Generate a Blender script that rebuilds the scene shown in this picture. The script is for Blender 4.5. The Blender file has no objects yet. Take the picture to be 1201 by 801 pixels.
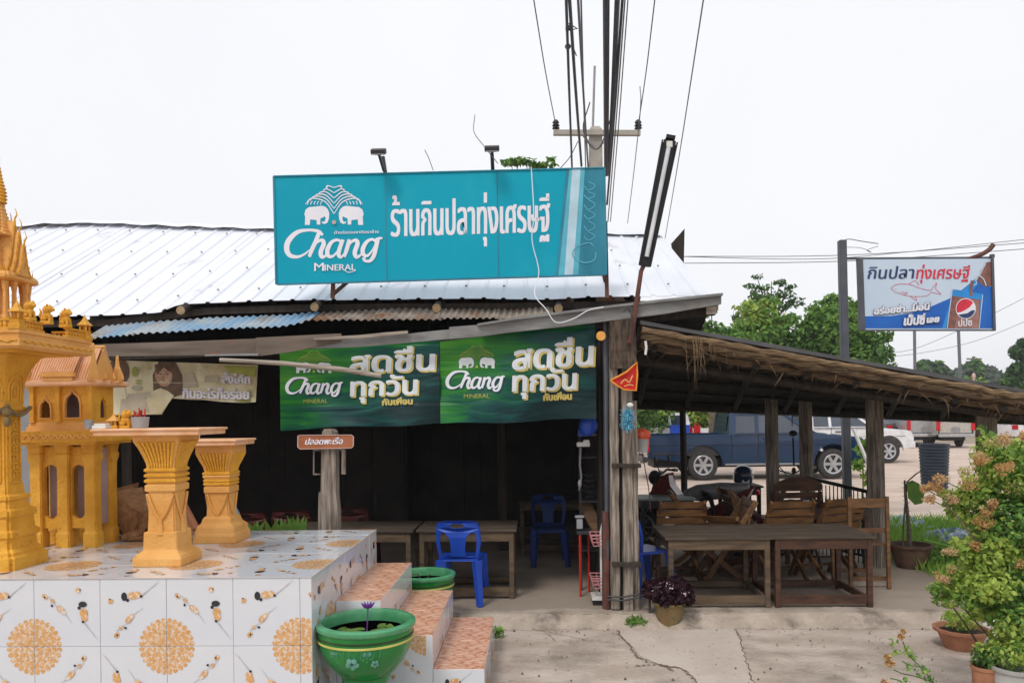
import bpy, math, random
import numpy as np
from mathutils import Vector, Matrix, Euler
from mathutils.geometry import tessellate_polygon
R = math.radians
random.seed(7)
rng = np.random.default_rng(11)
C = bpy.context.scene.collection
SC = bpy.context.scene

# ------------------------------------------------------------------ camera
EYE = 1.9
FPX = 900.0          # focal length in photo pixels (photo 1201 x 801)
YAW = math.atan(24.5 / FPX)
ROLL = R(-0.7)
cam_d = bpy.data.cameras.new('camera')
cam = bpy.data.objects.new('camera', cam_d); C.objects.link(cam)
cam.location = (0, 0, EYE)
RM = Matrix.Rotation(YAW, 3, 'Z') @ Matrix.Rotation(R(90), 3, 'X') @ Matrix.Rotation(ROLL, 3, 'Z')
cam.rotation_euler = RM.to_euler()
cam_d.sensor_width = 36
cam_d.lens = 36 * FPX / 1201
cam_d.shift_y = (487 - 400.5) / 1201
cam_d.clip_end = 3000; cam_d.clip_start = 0.05
SC.camera = cam

# ------------------------------------------------------------------ sky and sun (overcast daylight)
w = bpy.data.worlds.new('World'); SC.world = w; w.use_nodes = True
nt = w.node_tree; nt.nodes.clear()
out = nt.nodes.new('ShaderNodeOutputWorld'); bg = nt.nodes.new('ShaderNodeBackground')
sky = nt.nodes.new('ShaderNodeTexSky'); sky.sky_type = 'NISHITA'; sky.sun_disc = False
sky.sun_elevation = R(52); sky.sun_rotation = R(200)
sky.air_density = 1.5; sky.dust_density = 4
sm = nt.nodes.new('ShaderNodeVectorMath'); sm.operation = 'SCALE'; sm.inputs['Scale'].default_value = 0.12
mx = nt.nodes.new('ShaderNodeMix'); mx.data_type = 'RGBA'; mx.inputs[0].default_value = 0.93
tc = nt.nodes.new('ShaderNodeTexCoord'); cl = nt.nodes.new('ShaderNodeTexNoise')
cl.inputs['Scale'].default_value = 1.6; cl.inputs['Detail'].default_value = 5
cr = nt.nodes.new('ShaderNodeValToRGB')
cr.color_ramp.elements[0].position = .3; cr.color_ramp.elements[0].color = (.79, .80, .835, 1)
cr.color_ramp.elements[1].position = .7; cr.color_ramp.elements[1].color = (.865, .865, .885, 1)
nt.links.new(tc.outputs['Generated'], cl.inputs['Vector']); nt.links.new(cl.outputs['Fac'], cr.inputs[0])
nt.links.new(sky.outputs[0], sm.inputs[0]); nt.links.new(sm.outputs[0], mx.inputs[6])
nt.links.new(cr.outputs[0], mx.inputs[7]); nt.links.new(mx.outputs[2], bg.inputs[0])
bg.inputs[1].default_value = 1.0
nt.links.new(bg.outputs[0], out.inputs[0])
sl = bpy.data.lights.new('sun', 'SUN'); sl.energy = 1.2; sl.angle = R(14); sl.color = (1, .96, .9)
so = bpy.data.objects.new('sun', sl); C.objects.link(so)
sd = Vector((-.35, -.75, 1.05)).normalized()      # towards the sun
so.rotation_euler = sd.to_track_quat('Z', 'Y').to_euler(); so.location = sd * 40
SC.view_settings.view_transform = 'Standard'; SC.view_settings.look = 'None'
SC.view_settings.exposure = 0.26; SC.view_settings.gamma = 1
SC.cycles.max_bounces = 6

# ------------------------------------------------------------------ placing: photo pixel + distance -> point
def P(px, py, D):
    d = RM @ Vector(((px - 600.5) / FPX, (487 - py) / FPX, -1))
    return Vector((0, 0, EYE)) + d * (D / d.y)
def G(px, py, z=0.0):
    d = RM @ Vector(((px - 600.5) / FPX, (487 - py) / FPX, -1))
    t = (z - EYE) / d.z
    return Vector((0, 0, EYE)) + d * t
def XZ(px, py, D):
    p = P(px, py, D); return p.x, p.z

# ------------------------------------------------------------------ materials
def newmat(name):
    m = bpy.data.materials.new(name); m.use_nodes = True
    return m, m.node_tree, m.node_tree.nodes['Principled BSDF']
MATS = {}
def mat(name, c1, c2=None, scale=6.0, rough=.7, bump=.0, stretch=(1, 1, 1), metal=0, spec=.4, c3=None, s3=1.5, t3=.58,
        detail=6, bscale=None, trans=0, coat=0, lo=.35, hi=.65, w3=.12):
    m, t, b = newmat(name); N = t.nodes; L = t.links
    b.inputs['Roughness'].default_value = rough; b.inputs['Metallic'].default_value = metal
    b.inputs['Specular IOR Level'].default_value = spec
    if coat: b.inputs['Coat Weight'].default_value = coat; b.inputs['Coat Roughness'].default_value = .08
    if c2 is None: c2 = tuple(x * .82 for x in c1)
    tcn = N.new('ShaderNodeTexCoord'); mp = N.new('ShaderNodeMapping'); mp.inputs['Scale'].default_value = stretch
    L.new(tcn.outputs['Object'], mp.inputs[0])
    n = N.new('ShaderNodeTexNoise'); n.inputs['Scale'].default_value = scale; n.inputs['Detail'].default_value = detail
    L.new(mp.outputs[0], n.inputs['Vector'])
    r = N.new('ShaderNodeValToRGB'); r.color_ramp.elements[0].position = lo; r.color_ramp.elements[1].position = hi
    r.color_ramp.elements[0].color = (*c2, 1); r.color_ramp.elements[1].color = (*c1, 1)
    L.new(n.outputs['Fac'], r.inputs[0]); col = r.outputs[0]
    if c3 is not None:
        n3 = N.new('ShaderNodeTexNoise'); n3.inputs['Scale'].default_value = s3; n3.inputs['Detail'].default_value = 8
        n3.inputs['Roughness'].default_value = .65
        L.new(tcn.outputs['Object'], n3.inputs['Vector'])
        r3 = N.new('ShaderNodeValToRGB'); r3.color_ramp.elements[0].position = t3 ; r3.color_ramp.elements[1].position = t3 + w3
        r3.color_ramp.elements[0].color = (0, 0, 0, 1); r3.color_ramp.elements[1].color = (1, 1, 1, 1)
        L.new(n3.outputs['Fac'], r3.inputs[0])
        x = N.new('ShaderNodeMix'); x.data_type = 'RGBA'; L.new(r3.outputs[0], x.inputs[0]); L.new(col, x.inputs[6])
        x.inputs[7].default_value = (*c3, 1); col = x.outputs[2]
    L.new(col, b.inputs['Base Color'])
    if bump:
        bn = N.new('ShaderNodeBump'); bn.inputs['Strength'].default_value = bump; bn.inputs['Distance'].default_value = .02
        if bscale:
            nb = N.new('ShaderNodeTexNoise'); nb.inputs['Scale'].default_value = bscale; nb.inputs['Detail'].default_value = 4
            L.new(mp.outputs[0], nb.inputs['Vector']); L.new(nb.outputs['Fac'], bn.inputs['Height'])
        else: L.new(n.outputs['Fac'], bn.inputs['Height'])
        L.new(bn.outputs[0], b.inputs['Normal'])
    if trans: b.inputs['Transmission Weight'].default_value = trans
    MATS[name] = m
    return m
def leafmat(name, c, c2):
    m, t, b = newmat(name); N = t.nodes; L = t.links
    b.inputs['Roughness'].default_value = .55; b.inputs['Specular IOR Level'].default_value = .25
    tcn = N.new('ShaderNodeTexCoord'); n = N.new('ShaderNodeTexNoise'); n.inputs['Scale'].default_value = 9; n.inputs['Detail'].default_value = 3
    L.new(tcn.outputs['Object'], n.inputs['Vector'])
    r = N.new('ShaderNodeValToRGB'); r.color_ramp.elements[0].position = .35; r.color_ramp.elements[1].position = .65
    r.color_ramp.elements[0].color = (*c2, 1); r.color_ramp.elements[1].color = (*c, 1)
    L.new(n.outputs['Fac'], r.inputs[0]); L.new(r.outputs[0], b.inputs['Base Color'])
    tr = N.new('ShaderNodeBsdfTranslucent'); L.new(r.outputs[0], tr.inputs[0])
    ms = N.new('ShaderNodeMixShader'); ms.inputs[0].default_value = .35
    L.new(b.outputs[0], ms.inputs[1]); L.new(tr.outputs[0], ms.inputs[2])
    L.new(ms.outputs[0], N['Material Output'].inputs[0])
    return m
M = {}
M['ground'] = mat('dirt', (.36, .29, .22), (.27, .21, .15), 1.2, .95, .4, bscale=30, c3=(.22, .19, .13), s3=.5)
M['lot'] = mat('lot_gravel', (.62, .50, .42), (.50, .39, .32), 2.0, .95, .5, bscale=40, c3=(.30, .25, .2), s3=.6, stretch=(.4, 1.5, 1))
M['concrete'] = mat('worn_concrete', (.60, .505, .435), (.42, .34, .28), 2.2, .9, .9, bscale=38, c3=(.27, .22, .18), s3=1.3, t3=.48, detail=13, w3=.2, stretch=(.7, 1.4, 1))
M['slab'] = mat('slab_concrete', (.40, .33, .27), (.28, .225, .18), 1.8, .85, .35, bscale=50, c3=(.21, .17, .135), s3=.9, t3=.5, detail=10, w3=.3)
M['patch'] = mat('patch_concrete', (.58, .50, .43), (.50, .42, .36), 2.5, .9, .5, bscale=50, c3=(.45, .37, .31), s3=2.2, t3=.55, w3=.2)
M['crack'] = mat('crack_dirt', (.20, .155, .12), rough=1)
M['lip'] = mat('lip_concrete', (.48, .40, .335), (.34, .28, .225), 4, .9, .8, bscale=30, c3=(.19, .155, .125), s3=2.5, t3=.52)
M['tin'] = mat('zinc_roof', (.80, .82, .87), (.73, .75, .81), 1.4, .5, .05, metal=.0, spec=.5, c3=(.50, .50, .53), s3=1.3, t3=.60, stretch=(2, .5, 1))
M['tinblue'] = mat('old_blue_tin', (.17, .33, .50), (.38, .42, .44), 3.5, .6, .1, c3=(.30, .22, .15), s3=2.4, t3=.55)
M['tinrust'] = mat('old_rusty_tin', (.30, .26, .22), (.16, .12, .09), 6, .8, .2, c3=(.2, .09, .04), s3=4, t3=.5)
M['fascia'] = mat('grey_fascia_sheet', (.25, .255, .25), (.15, .15, .15), 3, .65, .1, c3=(.2, .17, .14), s3=3, t3=.6, stretch=(1, 1, 4))
M['fasciabr'] = mat('brown_fascia_sheet', (.19, .15, .12), (.11, .085, .065), 3, .75, .15, c3=(.3, .10, .05), s3=7, t3=.6, stretch=(.5, 1, 4))
M['woodgrey'] = mat('weathered_grey_timber', (.37, .315, .265), (.11, .085, .065), 7, .9, 1, stretch=(6, 6, .45), c3=(.10, .078, .06), s3=3.5, t3=.57, detail=12, w3=.2)
M['woodshade'] = mat('shaded_gnarled_timber', (.12, .085, .06), (.04, .03, .022), 9, .9, 1, stretch=(5, 5, .8), detail=10)
M['woodgreyh'] = mat('weathered_rail_timber', (.42, .37, .31), (.22, .18, .15), 7, .9, .5, stretch=(.35, 5, 5))
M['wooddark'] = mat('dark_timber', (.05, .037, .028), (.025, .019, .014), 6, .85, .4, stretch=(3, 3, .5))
M['woodtab'] = mat('table_timber', (.15, .10, .06), (.065, .044, .026), 6, .75, .35, stretch=(.6, 4, 4), c3=(.11, .08, .06), s3=3)
M['thatchshade'] = mat('shaded_thatch', (.030, .022, .015), (.014, .011, .008), 16, 1, .8, stretch=(1, 1, 7), detail=8)  # shade under the lean-to put into the colour of thatch and rafters
M['woodtop'] = mat('table_top_timber', (.10, .075, .052), (.052, .038, .027), 6, .7, .3, stretch=(.6, 6, 4))
M['woodred'] = mat('red_stained_timber', (.10, .045, .024), (.045, .021, .013), 6, .6, .3, stretch=(.8, 3, 3))
M['woodora'] = mat('varnished_orange_wood', (.20, .095, .034), (.10, .046, .017), 7, .5, .3, stretch=(.8, 3, 3))
M['log'] = mat('log_end', (.55, .42, .26), (.36, .24, .12), 30, .9, .3)
M['thatch'] = mat('dry_thatch', (.18, .115, .06), (.045, .029, .018), 9, 1, 1, stretch=(.6, 4, 7), detail=8, c3=(.09, .06, .04), s3=2.5, t3=.55)
M['straw'] = mat('straw', (.28, .19, .105), (.085, .054, .032), 9, 1, .8, stretch=(.6, 4, 7))
M['tarp'] = mat('dark_roof_sheet', (.10, .10, .105), (.06, .06, .065), 3, .6, .1)
M['black'] = mat('black', (.015, .015, .016), rough=.6)
M['intwall'] = mat('shaded_wall', (.035, .028, .024), (.018, .015, .013), 2.5, .9, .2)  # darkness of the hall interior put into the wall colour
M['white'] = mat('tile_white', (.70, .71, .74), (.64, .67, .73), 2.5, .16, 0, spec=.5, coat=.3, c3=(.56, .52, .46), s3=3.2, t3=.63, w3=.16)
M['grout'] = mat('grout', (.56, .52, .48), (.42, .37, .32), 8, .9)
M['pko'] = mat('print_orange', (.72, .40, .16), (.60, .31, .11), 30, .22, spec=.5, c3=(.74, .60, .48), s3=42, t3=.53, w3=.04)
M['pkl'] = mat('print_peach', (.76, .52, .32), (.70, .43, .22), 40, .22, spec=.5, c3=(.74, .66, .58), s3=38, t3=.5, w3=.04)
M['pkb'] = mat('print_black', (.03, .03, .035), rough=.22, spec=.5)
M['pkg'] = mat('print_grey_line', (.55, .54, .56), rough=.22, spec=.5)
M['gold'] = mat('gold_paint', (.78, .41, .05), (.62, .29, .025), 5, .5, .5, spec=.25, c3=(.40, .19, .03), s3=26, t3=.62, bscale=45, w3=.06)
M['gold2'] = mat('terracotta_gold_paint', (.78, .42, .13), (.66, .32, .08), 4, .55, .4, spec=.25, c3=(.46, .26, .10), s3=22, t3=.64, bscale=50, w3=.05)
M['pinkroof'] = mat('pink_roof_paint', (.82, .50, .30), (.72, .36, .16), 8, .5, .15)
M['mauve'] = mat('mauve_paint', (.40, .29, .29), (.33, .23, .23), 5, .6)
M['green'] = mat('green_glaze', (.008, .22, .035), (.005, .16, .026), 4, .22, 0, spec=.4, coat=.35)
M['greenlt'] = mat('pale_green_glaze', (.10, .36, .17), (.06, .27, .12), 9, .25, coat=.3)
M['yellow'] = mat('yellow_glaze', (.60, .58, .14), rough=.3)
M['flowerpaint'] = mat('pale_flower_paint', (.14, .33, .27), (.06, .24, .16), 20, .4)
M['water'] = mat('dark_pond_water', (.05, .05, .03), (.03, .035, .02), 5, .04, spec=.7)
M['blue'] = mat('blue_plastic', (.012, .075, .50), (.010, .06, .42), 3, .35, spec=.5)
M['blueshade'] = mat('shaded_blue_plastic', (.012, .04, .19), rough=.6)  # same blue plastic, hall shade put into the back chair's colour
M['red'] = mat('red_paint', (.55, .03, .02), rough=.4)
M['redcloth'] = mat('red_cloth', (.70, .03, .02), (.5, .02, .02), 14, .8)
M['orangecloth'] = mat('orange_trim', (.85, .33, .04), rough=.8)
M['pinkwire'] = mat('pink_wire', (.62, .26, .28), rough=.5)
M['whitep'] = mat('white_paint', (.76, .75, .72), (.66, .65, .62), 6, .45)
M['greyp'] = mat('grey_metal', (.30, .30, .31), rough=.5, metal=.3)
M['dgrey'] = mat('dark_grey_metal', (.05, .05, .055), (.035, .035, .04), 5, .5, metal=.2)
M['polegrey'] = mat('slate_pole_paint', (.09, .10, .12), (.07, .075, .09), 4, .5)
M['rust'] = mat('rusty_steel', (.15, .055, .04), (.09, .035, .03), 10, .75, .2)
M['concpole'] = mat('pole_concrete', (.42, .39, .34), (.34, .31, .27), 4, .9, .2)
M['cable'] = mat('cable', (.05, .055, .07), rough=.6)
M['cablelt'] = mat('old_cable', (.16, .16, .18), rough=.6)
M['teal'] = mat('teal_vinyl', (.002, .36, .50), (.002, .32, .455), .8, .45, .0, spec=.15, stretch=(.7, 1, .7), c3=(.03, .40, .50), s3=1.1, t3=.52, w3=.3)
M['teal2'] = mat('light_teal_print', (.10, .46, .60), rough=.4)
M['teal3'] = mat('pale_teal_print', (.50, .70, .82), rough=.4)
M['teal4'] = mat('deep_teal_print', (.01, .18, .27), (.03, .25, .36), 6, .4, stretch=(1, 1, .3))
M['signw'] = mat('sign_white', (.80, .80, .86), (.74, .75, .83), 5, .5)
M['signw2'] = mat('banner_white', (.72, .76, .80), rough=.6)
M['signgold'] = mat('banner_gold', (.62, .50, .14), rough=.6)
M['signgold2'] = mat('banner_dull_gold', (.42, .42, .08), rough=.6)
M['navy'] = mat('print_navy', (.025, .05, .16), rough=.4)
M['sred'] = mat('print_red', (.72, .03, .06), rough=.4)
M['sblue'] = mat('print_blue', (.005, .10, .46), (.01, .15, .55), 2, .35)
M['sblue2'] = mat('print_light_blue', (.02, .28, .72), rough=.35)
M['spale'] = mat('print_pale_blue', (.58, .68, .80), (.52, .63, .77), 1.5, .35)
M['scola'] = mat('print_cola_brown', (.17, .07, .055), (.28, .12, .09), 12, .35)
M['scola2'] = mat('print_pinkish_brown', (.40, .20, .17), (.30, .14, .12), 12, .35)
M['glassw'] = mat('print_glass_white', (.60, .70, .80), rough=.3)
M['rose'] = mat('faded_rose_print', (.60, .42, .36), rough=.5)
M['woodsign'] = mat('brown_sign_paint', (.40, .14, .06), (.34, .11, .045), 8, .5)
M['truck'] = mat('pickup_blue_paint', (.006, .030, .085), (.005, .024, .07), .8, .2, 0, spec=.4, coat=.6, metal=.1)
M['silver'] = mat('silver_paint', (.42, .42, .43), rough=.3, metal=.4, coat=.5)
M['beige'] = mat('champagne_paint', (.52, .49, .44), rough=.3, metal=.3, coat=.5)
M['graphite'] = mat('graphite_paint', (.13, .14, .16), rough=.3, metal=.3, coat=.5)
M['carwhite'] = mat('white_car_paint', (.78, .78, .80), rough=.25, coat=.6)
M['carblue'] = mat('bright_blue_car_paint', (.02, .12, .5), rough=.25, coat=.6)
M['glass'] = mat('tinted_window', (.05, .065, .10), (.03, .04, .06), 1.2, .08, spec=1)
M['lamp_red'] = mat('tail_lamp_red', (.55, .01, .02), rough=.2)
M['rubber'] = mat('tyre_rubber', (.03, .03, .032), (.05, .048, .045), 20, .85)
M['rim'] = mat('alloy', (.52, .53, .55), rough=.3, metal=.6)
M['chrome'] = mat('chrome', (.6, .6, .62), rough=.18, metal=.9)
M['maroon'] = mat('maroon_paint', (.16, .02, .02), rough=.3, coat=.4)
M['clay'] = mat('terracotta', (.42, .19, .10), (.30, .13, .075), 9, .85, .3, c3=(.20, .12, .08), s3=5, t3=.55)
M['claydk'] = mat('old_brown_clay', (.16, .085, .055), (.09, .05, .035), 9, .85, .3)
M['claymoss'] = mat('mossy_clay', (.27, .18, .075), (.15, .10, .045), 8, .9, .3, c3=(.10, .10, .04), s3=8, t3=.5)
M['potgrey'] = mat('grey_cement_pot', (.46, .46, .44), rough=.9, c2=(.32, .32, .30))
M['soil'] = mat('soil', (.06, .045, .03), (.03, .022, .016), 30, 1, .5)
M['dog'] = mat('tan_fur', (.30, .15, .06), (.20, .095, .04), 22, .95, .4, c3=(.42, .27, .15), s3=4, t3=.6)
M['barrel'] = mat('blue_black_plastic', (.02, .032, .05), (.014, .022, .036), 5, .45)
M['tarpbw'] = mat('blue_white_sheet', (.62, .66, .72), (.12, .22, .42), 9, .5, .2, detail=3)
M['bark'] = mat('bark', (.16, .13, .10), (.09, .07, .05), 12, .95, .5)
M['gravel'] = mat('gravel_bits', (.4, .33, .28), rough=1)
M['leafA'] = leafmat('leaf_yellow_green', (.46, .56, .12), (.28, .42, .07))
M['leafB'] = leafmat('leaf_fresh_green', (.20, .36, .07), (.12, .26, .045))
M['leafC'] = leafmat('leaf_mid_green', (.12, .235, .055), (.075, .165, .035))
M['leafD'] = leafmat('leaf_dark_green', (.065, .14, .04), (.038, .09, .028))
M['leafF'] = leafmat('leaf_haze_green', (.14, .19, .13), (.09, .14, .10))  # paleness of distant haze put into the leaf colour
M['leafP'] = leafmat('leaf_dark_purple', (.045, .012, .022), (.022, .007, .013))
M['grassA'] = leafmat('grass_green', (.32, .52, .09), (.20, .38, .06))
M['flowO'] = leafmat('flower_dusty_orange', (.66, .43, .19), (.50, .29, .11))
M['flowO2'] = leafmat('flower_faded_pink_tan', (.72, .52, .33), (.58, .38, .2))
M['flowW'] = leafmat('flower_pale_pink', (.80, .66, .72), (.7, .5, .6))
M['purple'] = leafmat('lotus_purple', (.30, .09, .50), (.2, .05, .36))
M['lilypad'] = leafmat('lily_pad', (.22, .36, .08), (.14, .26, .05))
M['skyblue'] = mat('light_blue_fibre', (.16, .46, .62), (.09, .34, .50), 30, .8)
M['bag'] = mat('orange_plastic_bag', (.72, .12, .05), (.55, .08, .035), 12, .4)
M['fpr'] = mat('ceramic_grey', (.34, .35, .37), rough=.35)
M['tube'] = mat('frosted_lamp_tube', (.72, .75, .80), rough=.3)
M['cream'] = mat('banner_cream', (.86, .78, .55), (.60, .50, .28), 3.5, .5, stretch=(1, 1, 1), c3=(.30, .31, .10), s3=2.6, t3=.55)
M['skin'] = mat('print_skin', (.66, .42, .28), (.48, .27, .17), 14, .5)
M['hair'] = mat('print_hair', (.10, .055, .035), (.2, .11, .06), 9, .5)
M['shirt'] = mat('print_shirt', (.55, .47, .34), rough=.5)

# orange diamond tread tiles
def tread_mat():
    m, t, b = newmat('tread_tile_orange'); N = t.nodes; L = t.links
    tcn = N.new('ShaderNodeTexCoord'); mp = N.new('ShaderNodeMapping'); mp.inputs['Scale'].default_value = (9, 6, 1)
    L.new(tcn.outputs['Object'], mp.inputs[0])
    ns = N.new('ShaderNodeTexNoise'); ns.inputs['Scale'].default_value = 2; L.new(mp.outputs[0], ns.inputs['Vector'])
    v = N.new('ShaderNodeTexVoronoi'); v.feature = 'DISTANCE_TO_EDGE'; v.inputs['Scale'].default_value = 2.6; v.inputs['Randomness'].default_value = .85
    mp.inputs['Rotation'].default_value = (0, 0, R(33)); mp.inputs['Scale'].default_value = (4.5, 12, 1); L.new(mp.outputs[0], v.inputs['Vector'])
    r = N.new('ShaderNodeValToRGB'); r.color_ramp.elements[0].position = .0; r.color_ramp.elements[0].color = (.42, .17, .09, 1)
    r.color_ramp.elements[1].position = .09; r.color_ramp.elements[1].color = (.72, .38, .24, 1)
    e = r.color_ramp.elements.new(.2); e.color = (.78, .50, .36, 1)
    L.new(v.outputs['Distance'], r.inputs[0]); L.new(r.outputs[0], b.inputs['Base Color'])
    b.inputs['Roughness'].default_value = .3
    bn = N.new('ShaderNodeBump'); bn.inputs['Strength'].default_value = .3; bn.inputs['Distance'].default_value = .01
    L.new(v.outputs['Distance'], bn.inputs['Height']); L.new(bn.outputs[0], b.inputs['Normal'])
    return m
M['tread'] = tread_mat()
# green printed banner: light green sweeping into dark teal
def banner_mat():
    m, t, b = newmat('green_banner_print'); N = t.nodes; L = t.links
    tcn = N.new('ShaderNodeTexCoord'); mp = N.new('ShaderNodeMapping')
    mp.inputs['Rotation'].default_value = (0, R(24), 0); mp.inputs['Scale'].default_value = (.9, 1, 6)
    L.new(tcn.outputs['Generated'], mp.inputs[0])
    n = N.new('ShaderNodeTexNoise'); n.inputs['Scale'].default_value = 2.1; n.inputs['Detail'].default_value = 6; n.inputs['Distortion'].default_value = .4
    L.new(mp.outputs[0], n.inputs['Vector'])
    sx = N.new('ShaderNodeSeparateXYZ'); L.new(tcn.outputs['Generated'], sx.inputs[0])
    a = N.new('ShaderNodeMath'); a.operation = 'MULTIPLY_ADD'; a.inputs[1].default_value = -.62; L.new(sx.outputs[0], a.inputs[0]); a.inputs[2].default_value = .10
    a2 = N.new('ShaderNodeMath'); a2.operation = 'MULTIPLY_ADD'; a2.inputs[1].default_value = .42; L.new(sx.outputs[2], a2.inputs[0]); L.new(a.outputs[0], a2.inputs[2])
    a3 = N.new('ShaderNodeMath'); a3.operation = 'MULTIPLY_ADD'; a3.inputs[1].default_value = .95; L.new(n.outputs['Fac'], a3.inputs[0]); L.new(a2.outputs[0], a3.inputs[2])
    r = N.new('ShaderNodeValToRGB'); cs = [(.18, (.001, .022, .026)), (.34, (.001, .055, .055)), (.48, (.001, .085, .045)), (.66, (.010, .16, .022)), (.9, (.05, .24, .02))]
    r.color_ramp.elements[0].position = cs[0][0]; r.color_ramp.elements[0].color = (*cs[0][1], 1)
    r.color_ramp.elements[1].position = cs[-1][0]; r.color_ramp.elements[1].color = (*cs[-1][1], 1)
    for p, c in cs[1:-1]:
        e = r.color_ramp.elements.new(p); e.color = (*c, 1)
    L.new(a3.outputs[0], r.inputs[0]); L.new(r.outputs[0], b.inputs['Base Color']); b.inputs['Roughness'].default_value = .4; b.inputs['Specular IOR Level'].default_value = .3
    bn = N.new('ShaderNodeBump'); bn.inputs['Strength'].default_value = .45; bn.inputs['Distance'].default_value = .06; nb = N.new('ShaderNodeTexNoise'); nb.inputs['Scale'].default_value = .9; nb.inputs['Detail'].default_value = 2; nb.inputs['Distortion'].default_value = 1.2
    L.new(mp.outputs[0], nb.inputs['Vector']); L.new(nb.outputs['Fac'], bn.inputs['Height']); L.new(bn.outputs[0], b.inputs['Normal'])
    return m
M['banner'] = banner_mat()

# ------------------------------------------------------------------ objects and hierarchy
ORG = {}
def thing(name, label, cat, loc=(0, 0, 0), group=None):
    o = bpy.data.objects.new(name, None); C.objects.link(o); o.location = loc; o.empty_display_size = .1
    o['label'] = label; o['category'] = cat
    if group: o['group'] = group
    ORG[o.name] = Vector(loc); return o
def tag(o, label, cat, group=None, kind=None):
    o['label'] = label; o['category'] = cat
    if group: o['group'] = group
    if kind: o['kind'] = kind
    return o
def copy_tree(o, parent=None):
    c = o.copy(); C.objects.link(c); c.parent = parent
    for ch in list(o.children): copy_tree(ch, c)
    return c
def again(o, label, loc, rz=0, group=None, scale=None):
    c = copy_tree(o); c['label'] = label; c.location = loc; c.rotation_euler = (0, 0, rz)
    if group: c['group'] = group
    if scale: c.scale = scale
    return c
def link_mesh(me, name, parent=None, loc=(0, 0, 0), rot=(0, 0, 0), scale=(1, 1, 1)):
    o = bpy.data.objects.new(name, me); C.objects.link(o); o.parent = parent
    o.location = loc; o.rotation_euler = rot; o.scale = scale
    return o
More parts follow.
